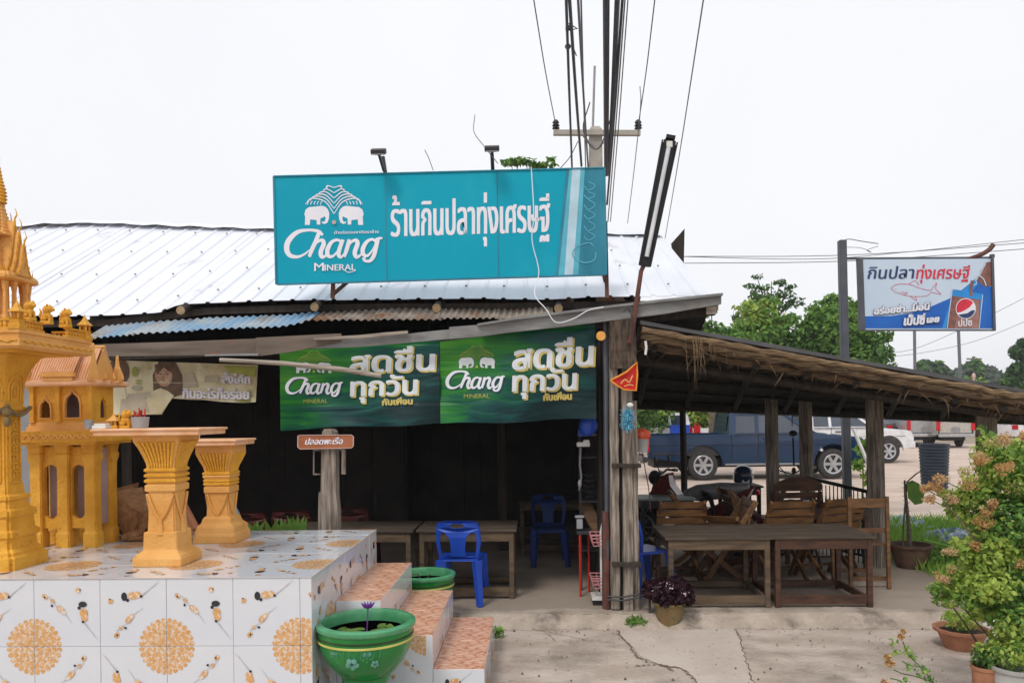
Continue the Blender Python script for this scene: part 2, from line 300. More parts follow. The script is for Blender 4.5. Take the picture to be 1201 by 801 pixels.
class MB:
    def __init__(s): s.v = []; s.f = []; s.m = []; s.cur = 0; s.T = None
    def add(s, vs, fs):
        b = len(s.v)
        if s.T is not None: vs = [s.T @ Vector(v) for v in vs]
        s.v += [tuple(v) for v in vs]; s.f += [tuple(i + b for i in f) for f in fs]; s.m += [s.cur] * len(fs)
        return s
    def box(s, c, d, rot=None):
        x, y, z = d[0] / 2, d[1] / 2, d[2] / 2
        vs = [Vector(p) for p in ((-x, -y, -z), (x, -y, -z), (x, y, -z), (-x, y, -z), (-x, -y, z), (x, -y, z), (x, y, z), (-x, y, z))]
        if rot is not None:
            m = Euler(rot).to_matrix(); vs = [m @ v for v in vs]
        vs = [v + Vector(c) for v in vs]
        return s.add(vs, [(0, 3, 2, 1), (4, 5, 6, 7), (0, 1, 5, 4), (1, 2, 6, 5), (2, 3, 7, 6), (3, 0, 4, 7)])
    def bb(s, x0, x1, y0, y1, z0, z1):
        return s.box(((x0 + x1) / 2, (y0 + y1) / 2, (z0 + z1) / 2), (abs(x1 - x0), abs(y1 - y0), abs(z1 - z0)))
    def bar(s, a, b, w, h=None, up=(0, 0, 1)):
        a = Vector(a); b = Vector(b); h = h or w; d = (b - a).normalized(); u = Vector(up)
        if abs(d.dot(u)) > .95: u = Vector((0, 1, 0))
        r = d.cross(u).normalized(); u = r.cross(d).normalized()
        vs = [p + r * i * w / 2 + u * j * h / 2 for p in (a, b) for i, j in ((-1, -1), (1, -1), (1, 1), (-1, 1))]
        return s.add(vs, [(0, 1, 2, 3), (7, 6, 5, 4), (0, 4, 5, 1), (1, 5, 6, 2), (2, 6, 7, 3), (3, 7, 4, 0)])
    def tube(s, pts, r, n=8, cap=True, closed=False):
        pts = [Vector(p) for p in pts]; k = len(pts)
        rs = r if isinstance(r, (list, tuple)) else [r] * k
        vs = []; fs = []; pu = None
        for i, p in enumerate(pts):
            if closed: d = pts[(i + 1) % k] - pts[i - 1]
            else: d = pts[min(i + 1, k - 1)] - pts[max(i - 1, 0)]
            d.normalize()
            if pu is None: pu = Vector((0, 0, 1)) if abs(d.z) < .9 else Vector((1, 0, 0))
            a = d.cross(pu).normalized(); u = a.cross(d).normalized(); pu = u
            for j in range(n):
                t = 2 * math.pi * j / n; vs.append(p + (a * math.cos(t) + u * math.sin(t)) * rs[i])
        for i in range(k if closed else k - 1):
            q = (i + 1) % k
            for j in range(n):
                fs.append((i * n + j, i * n + (j + 1) % n, q * n + (j + 1) % n, q * n + j))
        if cap and not closed:
            fs.append(tuple(range(n))[::-1]); fs.append(tuple((k - 1) * n + j for j in range(n)))
        return s.add(vs, fs)
    def lathe(s, prof, c=(0, 0, 0), n=24, sx=1, sy=1, cap=True):
        vs = []; fs = []; c = Vector(c)
        for r, z in prof:
            for j in range(n):
                t = 2 * math.pi * j / n; vs.append(c + Vector((r * math.cos(t) * sx, r * math.sin(t) * sy, z)))
        for i in range(len(prof) - 1):
            for j in range(n):
                fs.append((i * n + j, i * n + (j + 1) % n, (i + 1) * n + (j + 1) % n, (i + 1) * n + j))
        if cap and prof[0][0] > 1e-4: fs.append(tuple(range(n))[::-1])
        if cap and prof[-1][0] > 1e-4: fs.append(tuple((len(prof) - 1) * n + j for j in range(n)))
        return s.add(vs, fs)
    def mold(s, prof, c=(0, 0, 0), red=0, rect=(1, 1)):
        """stack of square rings; red = depth of the stepped corner as a share of the half width"""
        vs = []; fs = []; c = Vector(c)
        if red: base = [(1, -1 + red), (1, 1 - red), (1 - red, 1 - red), (1 - red, 1), (-1 + red, 1), (-1 + red, 1 - red), (-1, 1 - red), (-1, -1 + red), (-1 + red, -1 + red), (-1 + red, -1), (1 - red, -1), (1 - red, -1 + red)]
        else: base = [(1, -1), (1, 1), (-1, 1), (-1, -1)]
        n = len(base)
        for r, z in prof:
            for x, y in base: vs.append(c + Vector((x * r * rect[0], y * r * rect[1], z)))
        for i in range(len(prof) - 1):
            for j in range(n): fs.append((i * n + j, i * n + (j + 1) % n, (i + 1) * n + (j + 1) % n, (i + 1) * n + j))
        fs.append(tuple(range(n))[::-1]); fs.append(tuple((len(prof) - 1) * n + j for j in range(n)))
        return s.add(vs, fs)
    def sph(s, c, r, n=12, m=8, sc=(1, 1, 1), rot=None):
        vs = []; fs = []; c = Vector(c); rm = Euler(rot).to_matrix() if rot else Matrix.Identity(3)
        for i in range(m + 1):
            p = math.pi * i / m
            for j in range(n):
                t = 2 * math.pi * j / n
                vs.append(c + rm @ Vector((r * math.sin(p) * math.cos(t) * sc[0], r * math.sin(p) * math.sin(t) * sc[1], r * math.cos(p) * sc[2])))
        for i in range(m):
            for j in range(n): fs.append((i * n + j, (i + 1) * n + j, (i + 1) * n + (j + 1) % n, i * n + (j + 1) % n))
        return s.add(vs, fs)
    def plate(s, outer, holes, fn, th):
        """flat plate with holes: fn(u, v, t) -> point; th thickness"""
        polys = [[Vector((x, y, 0)) for x, y in outer]] + [[Vector((x, y, 0)) for x, y in h] for h in holes]
        tris = tessellate_polygon(polys); flat = [p for q in polys for p in q]; k = len(flat)
        vs = [fn(p.x, p.y, 0) for p in flat] + [fn(p.x, p.y, th) for p in flat]
        fs = [tuple(t) for t in tris] + [tuple(i + k for i in reversed(t)) for t in tris]
        b = 0
        for q in polys:
            n = len(q)
            for i in range(n): fs.append((b + i, b + (i + 1) % n, b + k + (i + 1) % n, b + k + i))
            b += n
        return s.add(vs, fs)
    def prism(s, poly, y0, y1, half=None):
        """side outline (x,z) pushed from y0 to y1"""
        return s.plate(poly, [], lambda u, v, t: Vector((u, y0 if t == 0 else y1, v)), 1)
    def build(s, name, mats, parent=None, bevel=0, smooth=False, label=None, org=None):
        if not isinstance(mats, (list, tuple)): mats = [mats]
        if org is None: org = ORG.get(parent.name, Vector((0, 0, 0))) if parent is not None else Vector((0, 0, 0))
        me = bpy.data.meshes.new(name); me.from_pydata([tuple(Vector(v) - org) for v in s.v], [], s.f)
        for m in mats: me.materials.append(m)
        if len(mats) > 1: me.polygons.foreach_set('material_index', s.m)
        if smooth: me.polygons.foreach_set('use_smooth', [True] * len(me.polygons))
        me.update()
        o = bpy.data.objects.new(name, me); C.objects.link(o); o.parent = parent; ORG[o.name] = org
        if smooth:
            try: me.set_sharp_from_angle(angle=R(38))
            except Exception: pass
        if bevel:
            bv = o.modifiers.new('edge', 'BEVEL'); bv.width = bevel; bv.segments = 1; bv.limit_method = 'ANGLE'
        if label: o['label'] = label
        return o
    def solo(s, name, mats, label, cat, group=None, kind=None, **k):
        """a thing of one mesh; origin moved to its base"""
        v = np.array(s.v); o = Vector(((v[:, 0].min() + v[:, 0].max()) / 2, (v[:, 1].min() + v[:, 1].max()) / 2, v[:, 2].min()))
        ob = s.build(name, mats, None, org=o, **k); ob.location = o
        if kind == 'structure': ob['kind'] = kind; return ob
        return tag(ob, label, cat, group, kind)
def struct(o): o['kind'] = 'structure'; return o

def spline(pts, n=8):
    """Catmull-Rom through points of any dimension"""
    p = [np.array(q, float) for q in pts]; p = [2 * p[0] - p[1]] + p + [2 * p[-1] - p[-2]]; out = []
    for i in range(1, len(p) - 2):
        for k in range(n):
            t = k / n
            out.append(.5 * ((2 * p[i]) + (-p[i - 1] + p[i + 1]) * t + (2 * p[i - 1] - 5 * p[i] + 4 * p[i + 1] - p[i + 2]) * t * t + (-p[i - 1] + 3 * p[i] - 3 * p[i + 1] + p[i + 2]) * t ** 3))
    out.append(p[-2]); return out

# ------------------------------------------------------------------ flat print: all in photo pixels, carried onto a surface by fn(px, py, lift)
class Print:
    def __init__(s, fn): s.fn = fn; s.mb = MB(); s.k = 0
    def layer(s): s.k += 1; return .0006 * s.k
    def poly(s, pts, mi=0, lift=None):
        l = s.layer() if lift is None else lift; s.mb.cur = mi
        tr = tessellate_polygon([[Vector((x, y, 0)) for x, y in pts]])
        vs = [s.fn(x, y, l) for x, y in pts]
        s.mb.add(vs, [tuple(t) for t in tr]); return s
    def stroke(s, pts, ws, mi=0, n=8, lift=None):
        l = s.layer() if lift is None else lift; s.mb.cur = mi
        if not isinstance(ws, (list, tuple)): ws = [ws] * len(pts)
        q = spline([(*p, w_) for p, w_ in zip(pts, ws)], n); vs = []
        for i, a in enumerate(q):
            d = q[min(i + 1, len(q) - 1)][:2] - q[max(i - 1, 0)][:2]; d = d / (np.linalg.norm(d) + 1e-9)
            nx, ny = -d[1], d[0]; h = max(a[2], .05) / 2
            vs += [s.fn(a[0] + nx * h, a[1] + ny * h, l), s.fn(a[0] - nx * h, a[1] - ny * h, l)]
        s.mb.add(vs, [(2 * i, 2 * i + 1, 2 * i + 3, 2 * i + 2) for i in range(len(q) - 1)]); return s
    def ell(s, cx, cy, rx, ry, mi=0, a=0, n=18, a0=0, a1=360, lift=None):
        pts = []
        for i in range(n if a1 - a0 >= 360 else n + 1):
            t = R(a0 + (a1 - a0) * i / n); x, y = rx * math.cos(t), ry * math.sin(t)
            pts.append((cx + x * math.cos(R(a)) - y * math.sin(R(a)), cy + x * math.sin(R(a)) + y * math.cos(R(a))))
        return s.poly(pts, mi, lift)
    def text(s, body, x0, y0, x1, y1, h, mi=0, slant=0, xh=.56, fat=(0,), off=0, dy=(0,)):
        vs, fs, lo, hi = glyphs(body, off)
        for d in fat:
            for e in dy:
                l = s.layer(); s.mb.cur = mi; pts = []
                for x, y in vs:
                    u = (x - lo) / (hi - lo); v = y / xh
                    pts.append(s.fn(x0 + u * (x1 - x0) + slant * v * h + d, y0 + u * (y1 - y0) - v * h + e, l))
                s.mb.add(pts, fs)
        return s
    def build(s, name, mats, parent, label=None): return s.mb.build(name, mats, parent, label=label)
GC = {}
def glyphs(body, off=0):
    if (body, off) in GC: return GC[(body, off)]
    c = bpy.data.curves.new('lettering_source', 'FONT'); c.body = body; c.resolution_u = 3; c.offset = off
    o = bpy.data.objects.new('lettering_source', c); C.objects.link(o); bpy.context.view_layer.update()
    me = o.to_mesh(); vs = [(v.co.x, v.co.y) for v in me.vertices]; fs = [tuple(p.vertices) for p in me.polygons]
    o.to_mesh_clear(); bpy.data.objects.remove(o); bpy.data.curves.remove(c)
    xs = [v[0] for v in vs] or [0, 1]
    GC[(body, off)] = (vs, fs, min(xs), max(xs)); return GC[(body, off)]
def chang(pr, x0, y0, x1, y1, mi=0, wk=1.0, shadow=None):
    """the flowing 'Chang' word, drawn stroke by stroke; box = x0..x1, top y0, bottom y1"""
    S = [([(335, 462), (305, 436), (240, 428), (165, 442), (108, 495), (92, 550), (112, 596), (165, 608), (215, 588), (245, 562)], [18, 22, 18, 28, 36, 36, 30, 20, 14, 8]),
         ([(312, 440), (290, 500), (262, 560), (245, 608)], [26, 28, 28, 20]),
         ([(268, 560), (296, 512), (330, 496), (342, 520), (322, 575), (330, 608), (352, 602), (368, 580)], [8, 16, 24, 30, 30, 26, 16, 8]),
         ([(462, 512), (435, 494), (395, 510), (368, 560), (372, 600), (402, 604), (435, 570), (458, 525)], [16, 18, 24, 30, 26, 18, 10, 8]),
         ([(472, 492), (452, 545), (442, 590), (458, 610), (482, 585)], [24, 28, 28, 20, 8]),
         ([(515, 490), (500, 550), (480, 608)], [24, 28, 22]),
         ([(498, 560), (525, 512), (558, 496), (570, 520), (552, 575), (562, 608), (585, 600), (600, 580)], [8, 16, 24, 30, 30, 26, 16, 8]),
         ([(695, 506), (668, 490), (632, 508), (606, 555), (612, 594), (640, 598), (672, 560), (692, 515)], [16, 18, 24, 30, 26, 18, 10, 8]),
         ([(708, 484), (694, 545), (680, 600), (655, 634), (620, 634), (612, 612)], [28, 30, 28, 22, 18, 26]),
         ([(690, 492), (715, 484), (738, 482)], [14, 18, 12])]
    sx = (x1 - x0) / (738 - 88); sy = (y1 - y0) / (640 - 428)
    for dx, dy, m_ in ([(shadow[0], shadow[1], shadow[2])] if shadow else []) + [(0, 0, mi)]:
        for pts, ws in S:
            pr.stroke([(x0 + (x - 88) * sx + dx, y0 + (y - 428) * sy + dy) for x, y in pts], [q * sx * wk for q in ws], m_, n=6)
ELE = [(215, 395), (218, 340), (212, 320), (220, 290), (243, 272), (290, 268), (330, 263), (352, 270), (370, 288), (379, 315), (377, 350), (368, 378), (350, 389), (332, 384), (328, 371), (340, 374), (352, 366), (355, 345), (348, 336), (335, 345), (320, 350), (318, 393), (296, 393), (294, 362), (252, 357), (248, 395)]
def elephants(pr, x0, y0, x1, y1, mi=0, mg=0, mk=None, tw=1.0):
    """two facing elephants (box x0..x1, y0..y1) under a palm-like fountain"""
    sx = (x1 - x0) / (610 - 212); sy = (y1 - y0) / (395 - 263)
    f = lambda x, y: (x0 + (x - 212) * sx, y0 + (y - 263) * sy)
    pr.poly([f(x, y) for x, y in ELE], mi); pr.poly([f(822 - x, y) for x, y in ELE], mi)
    for i in range(6):
        for sg in (1, -1):
            a = (411, 318 - 36 * i); b = (411 - sg * (60 - 3 * i), 235 - 22 * i); c = (411 - sg * (150 - 20 * i), 212 - 14 * i); d = (411 - sg * (192 - 30 * i), 255 - 25 * i)
            pr.stroke([f(*a), f(*b), f(*c), f(*d)], [5 * sx * tw, 7 * sx * tw, 8 * sx * tw, 4 * sx * tw], mg, n=4)
    for k in range(5):
        for sg in (1, -1):
            x = 411 - sg * (80 + 22 * k); pr.stroke([f(x, 232), f(x - sg * 8, 242), f(x - sg * 10, 256)], 5 * sx, mg, n=2)
    if mk is not None: pr.ell(*f(411, 376), 14 * sx, 14 * sx, mk)

# leaves: many small folded diamonds
def leafmesh(name, mats, parent, blobs, n, size, seed=0, shell=.45, up=.3, org=None, aspect=.55, label=None):
    g = np.random.default_rng(seed); blobs = np.array(blobs, float)
    vol = blobs[:, 3] * blobs[:, 4] * blobs[:, 5]; vol = vol ** .8
    idx = g.choice(len(blobs), n, p=vol / vol.sum()); B = blobs[idx]
    d = g.normal(size=(n, 3)); d /= np.linalg.norm(d, axis=1)[:, None]
    r = g.random(n) ** shell
    c = B[:, :3] + d * r[:, None] * B[:, 3:6]
    nn = d * .6 + g.normal(size=(n, 3)) * .55 + np.array([0, 0, up]); nn /= np.linalg.norm(nn, axis=1)[:, None]
    t = np.cross(nn, g.normal(size=(n, 3))); t /= np.linalg.norm(t, axis=1)[:, None]; b = np.cross(nn, t)
    s = size * (.6 + .8 * g.random(n))[:, None]
    v = np.empty((n, 4, 3)); v[:, 0] = c - t * s * .5; v[:, 1] = c + b * s * aspect * .5 + nn * s * .08; v[:, 2] = c + t * s * .5; v[:, 3] = c - b * s * aspect * .5 + nn * s * .08
    if org is None: org = ORG.get(parent.name, Vector((0, 0, 0))) if parent is not None else Vector((0, 0, 0))
    v = v.reshape(-1, 3) - np.array(org)
    me = bpy.data.meshes.new(name); me.vertices.add(4 * n); me.loops.add(4 * n); me.polygons.add(n)
    me.vertices.foreach_set('co', v.ravel()); me.loops.foreach_set('vertex_index', np.arange(4 * n, dtype=np.int32))
    me.polygons.foreach_set('loop_start', np.arange(0, 4 * n, 4, dtype=np.int32))
    try: me.polygons.foreach_set('loop_total', np.full(n, 4, dtype=np.int32))
    except Exception: pass
    for m in mats: me.materials.append(m)
    # clumps lean to one leaf tint, single leaves differ
    ph = np.sin(c[:, 0] * 3.1 / (size * 8)) + np.sin(c[:, 1] * 2.7 / (size * 8) + 1) + np.sin(c[:, 2] * 3.7 / (size * 8) + 2) + g.normal(size=n) * .9
    q = np.clip(((ph + 3) / 6 * len(mats)).astype(int), 0, len(mats) - 1)
    me.polygons.foreach_set('material_index', q.astype(np.int32)); me.update(calc_edges=True)
    o = bpy.data.objects.new(name, me); C.objects.link(o); o.parent = parent; ORG[o.name] = org
    if label: o['label'] = label
    return o

# ================================================================== THE SETTING
def sheet(name, pts, m, kind='structure'):
    b = MB(); tr = tessellate_polygon([[Vector((p[0], p[1], 0)) for p in pts]])
    b.add([Vector(p) for p in pts], [tuple(t) if (Vector(pts[t[1]]) - Vector(pts[t[0]])).cross(Vector(pts[t[2]]) - Vector(pts[t[0]])).z > 0 else tuple(t)[::-1] for t in tr])
    o = b.build(name, m); o['kind'] = kind; return o
# ground: one sheet to the horizon, rising a little behind the restaurant
b = MB()
prof = [(-60, -.004), (9.0, -.004), (12.5, .14), (17, .32), (34, .42), (90, .5), (700, .5)]
for i in range(len(prof) - 1):
    (y0, z0), (y1, z1) = prof[i], prof[i + 1]
    b.cur = 1 if i in (2, 3) else 0
    b.add([(-500, y0, z0), (500, y0, z0), (500, y1, z1), (-500, y1, z1)], [(0, 1, 2, 3)])
o = b.build('ground', [M['ground'], M['lot']]); o['kind'] = 'structure'
def gz(y):
    for i in range(len(prof) - 1):
        if prof[i][0] <= y <= prof[i + 1][0]:
            t = (y - prof[i][0]) / (prof[i + 1][0] - prof[i][0]); return prof[i][1] + t * (prof[i + 1][1] - prof[i][1])
    return .5
sheet('pavement', [(-7, -4, .004), (6.4, -4, .004), (6.0, 5.2, .004), (4.6, 6.2, .004), (3.95, 6.7, .004), (3.7, 7.02, .004), (-7, 7.02, .004)], M['concrete'])
pp = [(726, 728), (760, 729), (820, 731), (862, 738), (870, 752), (876, 772), (882, 790), (890, 830), (830, 830), (812, 795), (800, 783), (775, 779), (752, 770), (742, 758), (728, 745)]
sheet('pavement_patch', [tuple(G(x, y, .0085)) for x, y in pp], M['patch'])
b = MB()
for line, w_ in (([(724, 728), (728, 745), (740, 757), (746, 768), (770, 778), (798, 783), (812, 794), (828, 815)], .014),
             ([(862, 738), (868, 750), (874, 770), (880, 785), (884, 815)], .012), ([(748, 780), (775, 779), (790, 786)], .02),
             ([(625, 737), (650, 742), (690, 750), (716, 752)], .006), ([(878, 772), (905, 765), (960, 768), (1040, 758)], .005), ([(632, 735), (644, 745), (652, 752)], .005)):
    q = spline([tuple(G(x, y, .012)) for x, y in line], 10)
    for i in range(len(q)):
        q[i] = q[i] + np.array([random.gauss(0, .008), random.gauss(0, .01), 0])
    vs = []
    for i, a in enumerate(q):
        ww = w_ * random.uniform(.35, 1.2) / 2; vs += [a + np.array([ww, ww * .6, 0]), a - np.array([ww, ww * .6, 0])]
    b.add(vs, [(2 * i, 2 * i + 1, 2 * i + 3, 2 * i + 2) for i in range(len(q) - 1)])
o = b.build('pavement_crack', M['crack']); o['kind'] = 'structure'
# raised floor slab of the restaurant with a worn lip, daylight put into its pale band
def slabpoly(): 
    pts = [(-7.2, 6.95), (-2, 6.95), (-.3, 6.97), (.9, 6.93), (2.2, 6.96), (3.2, 6.93), (3.72, 6.96), (3.95, 7.3), (4.25, 8.0), (4.62, 8.9), (4.75, 10.6), (4.2, 12.2), (-7.2, 12.4)]
    return pts
b = MB(); b.plate(slabpoly(), [], lambda u, v, t: Vector((u, v, -.05 if t == 0 else .1)), 1)
o = b.build('floor_slab', M['slab'], bevel=.012); o['kind'] = 'structure'
b = MB()
q = [(-1.0, 6.94), (-.5, 6.93), (.2, 6.95), (.95, 6.915), (1.6, 6.94), (2.4, 6.93), (3.1, 6.91), (3.69, 6.93)]
for i in range(len(q) - 1):
    (x0, y0), (x1, y1) = q[i], q[i + 1]
    pass
xx = np.linspace(-1.0, 3.69, 120); vs = []
for k, x in enumerate(xx):
    y_ = np.interp(x, [p_[0] for p_ in q], [p_[1] for p_ in q]); j_ = random.uniform(-.012, .012)
    vs += [(x, y_ - .17 + 2 * j_, .006), (x, y_ - .09 + j_, .05 + random.uniform(-.01, .01)), (x, y_ - .02 + j_, .085 + random.uniform(-.012, .006)), (x, y_ + .02 + j_, .103), (x, y_ + .16 + .05 * math.sin(x * 5) + random.uniform(-.03, .03), .1045)]
b.add(vs, [(5 * i + j, 5 * i + 5 + j, 5 * i + 6 + j, 5 * i + 1 + j) for i in range(119) for j in range(4)])
o = b.build('slab_edge', M['lip']); o['kind'] = 'structure'

# ================================================================== RESTAURANT
rest = thing('restaurant', 'open-fronted tin-roofed restaurant hall with dark interior behind the shrine platform', 'restaurant', (-2.4, 8, .1))
def lerp(tab, x):
    if x <= tab[0][0]: return tab[0][1]
    for (a, u), (c, v) in zip(tab, tab[1:]):
        if x <= c: return u + (v - u) * (x - a) / (c - a)
    return tab[-1][1]
# sheets: ridge and eave lines as they run in the photo
EAV = [(-60, 373), (50, 372), (140, 370), (188, 367), (202, 360), (215, 357), (240, 356), (320, 353), (400, 351.5), (560, 350), (640, 351), (700, 348), (822, 347)]
RID = [(0, 269), (18, 268), (60, 264), (120, 263), (200, 266), (300, 269), (700, 275), (790, 277)]
DE, DR = 7.6, 10.5
def xpx(X, D): return 625 + X * 900 / D
def eave(X): return P(xpx(X, DE), lerp(EAV, xpx(X, DE)), DE)
def ridge(X): return P(xpx(X, DR), lerp(RID, xpx(X, DR)), DR)
def roof_sheet(a, c, fa, fb, m, name, parent, ribs=4, amp=.015, kind='trap', nl=3, lift=0, jitter=.006, sag=0):
    """corrugated sheet from x=a..c; fa(x) low edge point, fb(x) high edge point"""
    if kind == 'trap': pr = [(0, 0), (.38, 0), (.44, 1), (.56, 1), (.62, 0)]
    else: pr = [(k / 6, math.sin(2 * math.pi * k / 6) * .5 + .5) for k in range(6)]
    us = []
    for k in range(ribs):
        for u, h in pr: us.append(((k + u) / ribs, h))
    us.append((1, pr[0][1])); vs = []; jz = random.uniform(-jitter, jitter)
    n = (fb((a + c) / 2) - fa((a + c) / 2)).cross(Vector((-1, 0, 0))).normalized()
    if n.z < 0: n = -n
    for j in range(nl + 1):
        t = j / nl
        for u, h in us:
            x = a + (c - a) * u; p = fa(x).lerp(fb(x), t)
            vs.append(p + n * (h * amp + lift + jz * (1 - t) - sag * math.sin(math.pi * t)))
    w_ = len(us); fs = [(j * w_ + i, j * w_ + i + 1, (j + 1) * w_ + i + 1, (j + 1) * w_ + i) for j in range(nl) for i in range(w_ - 1)]
    k = len(vs); vs2 = [v - n * .003 for v in vs]; fs2 = [tuple(i + k for i in reversed(f)) for f in fs]
    b = MB(); b.add(vs + vs2, fs + fs2)
    b.add([], [])
    return b.build(name, m, parent)
xs = np.arange(-7.12, 1.7, .84)
for i, x in enumerate(xs):
    x1 = min(x + .862, 1.76)
    roof_sheet(x, x1, eave, ridge, M['tin'], 'roof_sheet', rest, ribs=4 if x1 - x > .6 else 2, lift=.004 * (i % 2) )
# back slope
roof_sheet(-7.12, 1.66, lambda x: ridge(x) + Vector((0, 2.9, -1.35)), lambda x: ridge(x) + Vector((0, .004, -.004)), M['tinrust'], 'back_roof', rest, ribs=30)
# ridge capping with gaps beneath
b = MB(); vs = []
X = np.linspace(-7.2, 1.75, 60)
for k, x in enumerate(X):
    p = ridge(x) + Vector((0, 0, .028 + .012 * math.sin(k * 1.9) * (1 if k % 3 else .3)))
    vs += [p + Vector((0, -.17, -.055)), p + Vector((0, -.03, .015)), p + Vector((0, .03, .015)), p + Vector((0, .17, -.06))]
b.add(vs, [(4 * i + j, 4 * i + 4 + j, 4 * i + 5 + j, 4 * i + 1 + j) for i in range(len(X) - 1) for j in range(3)])
b.build('ridge_cap', M['tin'], rest)
b = MB()
for x in np.arange(-7.0, 1.6, .42):
    for t in (.1, .36, .62, .88):
        xx = x + random.uniform(-.02, .02); p = eave(xx).lerp(ridge(xx), t) + Vector((0, -.01, .032)); b.lathe([(.014, 0), (.012, .012), (.004, .018)], p, 6)
b.build('roof_screw', M['greyp'], rest)['kind'] = 'stuff'
# purlins and log rafters under the eave
for t in (.03, .25, .5, .75, .97):
    b = MB(); a = eave(-7.1).lerp(ridge(-7.1), t) + Vector((0, 0, -.11))
    prev = a
    for x in np.linspace(-6.2, 1.62, 9):
        c = eave(x).lerp(ridge(x), t) + Vector((0, 0, -.11)); b.bar(prev, c, .05, .07); prev = c
    b.build('purlin', M['wooddark'], rest)
for px in (212, 369, 512, 655, 745):
    Xr = P(px, 400, DE).x; zz = {212: 364, 369: 360, 512: 361.5}.get(px, 362)
    p0 = P(px, zz, DE - .12); p1 = ridge(Xr) + Vector((0, 0, -.42))
    b = MB(); b.tube([p0, p0.lerp(p1, .5) + Vector((.02, 0, -.02)), p1], [.042, .05, .05], 10); lg = b.build('rafter_log', M['wooddark'], rest, smooth=True)
    b = MB(); d = (p1 - p0).normalized(); b.tube([p0 - d * .012, p0 + d * .002], [.041, .042], 12); b.build('sawn_end', M['log'], lg)
# gable and back walls, partition towards the seating lean-to, ceiling lining: timber with the hall shade painted in
def planks(name, p0, p1, z0, ztop, n, m, th=.03, parent=rest):
    p0 = Vector(p0); p1 = Vector(p1)
    for i in range(n):
        a = p0.lerp(p1, (i + .01) / n); c = p0.lerp(p1, (i + .99) / n); z1 = (ztop(.5 * (a.x + c.x), .5 * (a.y + c.y)))
        b = MB(); mid = (a + c) / 2; L_ = (c - a).length; ang = math.atan2(c.y - a.y, c.x - a.x)
        b.box((mid.x, mid.y, (z0 + z1) / 2), (L_, th, z1 - z0), (random.uniform(-.002, .002), 0, ang)); b.build(name, m, parent)
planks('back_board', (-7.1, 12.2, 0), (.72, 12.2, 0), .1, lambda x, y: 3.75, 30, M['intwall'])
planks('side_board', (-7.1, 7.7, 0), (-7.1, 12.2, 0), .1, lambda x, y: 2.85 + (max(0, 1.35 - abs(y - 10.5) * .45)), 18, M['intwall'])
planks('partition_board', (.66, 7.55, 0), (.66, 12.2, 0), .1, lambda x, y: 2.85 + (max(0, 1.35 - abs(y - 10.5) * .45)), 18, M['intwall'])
b = MB(); b.bb(-7.15, .72, 12.23, 12.26, .1, 3.6); b.build('back_light_stop', M['intwall'], rest)  # added backing that blocks light through the back board gaps
b = MB(); b.bb(.685, .70, 7.56, 12.2, .1, 2.85); b.build('partition_light_stop', M['intwall'], rest)  # added backing, stops light leaking between the partition boards
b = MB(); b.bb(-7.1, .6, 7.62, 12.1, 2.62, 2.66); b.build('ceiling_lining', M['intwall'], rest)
# lower awning of old corrugated sheets, its wavy edge showing under the roof
def aw_lo(x):
    px = xpx(x, 7.25); return P(px, lerp([(100, 398), (125, 395), (165, 392), (250, 388), (330, 385), (352, 381), (366, 376), (400, 375), (470, 376), (600, 376), (640, 373), (700, 366)], px), 7.25)
def aw_hi(x):
    px = xpx(x, 7.62); return P(px, lerp([(100, 386), (160, 380), (250, 374), (340, 371), (366, 368), (470, 363), (600, 365), (700, 358)], px), 7.62)
px2x = lambda px, D: P(px, 400, D).x
cuts = [105, 160, 228, 296, 363]
for i in range(4):
    roof_sheet(px2x(cuts[i], 7.25), px2x(cuts[i + 1] + 3, 7.25), aw_lo, aw_hi, M['tinblue'], 'awning_sheet', rest, ribs=8, amp=.02, kind='sine', jitter=.02, label=None) if False else roof_sheet(px2x(cuts[i], 7.25), px2x(cuts[i + 1] + 3, 7.25), aw_lo, aw_hi, M['tinblue'], 'awning_sheet', rest, ribs=8, amp=.02, kind='sine', jitter=.012, lift=.002 * i)
cuts = [366, 440, 515, 580, 645]
for i in range(4):
    roof_sheet(px2x(cuts[i], 7.25), px2x(cuts[i + 1] + 3, 7.25), aw_lo, aw_hi, M['tinrust'], 'awning_sheet', rest, ribs=9, amp=.02, kind='sine', jitter=.012, lift=.002 * i)['label'] = 'rusty brown corrugated sheet'
# sheet fascia pieces
def ribbon_board(pts_top, pts_bot, D, th, m, name, parent, label=None):
    b = MB(); n = len(pts_top); vs = []
    for (xt, yt), (xb, yb) in zip(pts_top, pts_bot):
        a = P(xt, yt, D); c = P(xb, yb, D); vs += [a, c, c + Vector((0, th, 0)), a + Vector((0, th, 0))]
    fs = []
    for i in range(n - 1):
        for j in range(4): fs.append((4 * i + j, 4 * i + (j + 1) % 4, 4 * i + 4 + (j + 1) % 4, 4 * i + 4 + j))
    fs += [(3, 2, 1, 0), (4 * n - 4, 4 * n - 3, 4 * n - 2, 4 * n - 1)]
    b.add(vs, fs); return b.build(name, m, parent, label=label)
ribbon_board([(104, 404), (200, 401), (303, 397)], [(104, 418), (200, 417), (303, 416)], 7.06, .03, M['fasciabr'], 'fascia_board', rest, 'brown grey fascia sheet')
ribbon_board([(300, 396), (340, 394), (400, 391)], [(300, 418), (340, 413), (400, 401)], 7.02, .02, M['fasciabr'], 'fascia_board', rest, 'rust-blotched fascia sheet')
ribbon_board([(240, 415.5), (303, 414.5)], [(240, 417.5), (303, 417)], 7.0, .02, M['greyp'], 'fascia_trim', rest)
ribbon_board([(368, 396), (420, 393), (478, 387.5)], [(368, 398.5), (420, 397), (478, 391)], 6.97, .03, M['woodgreyh'], 'batten', rest)
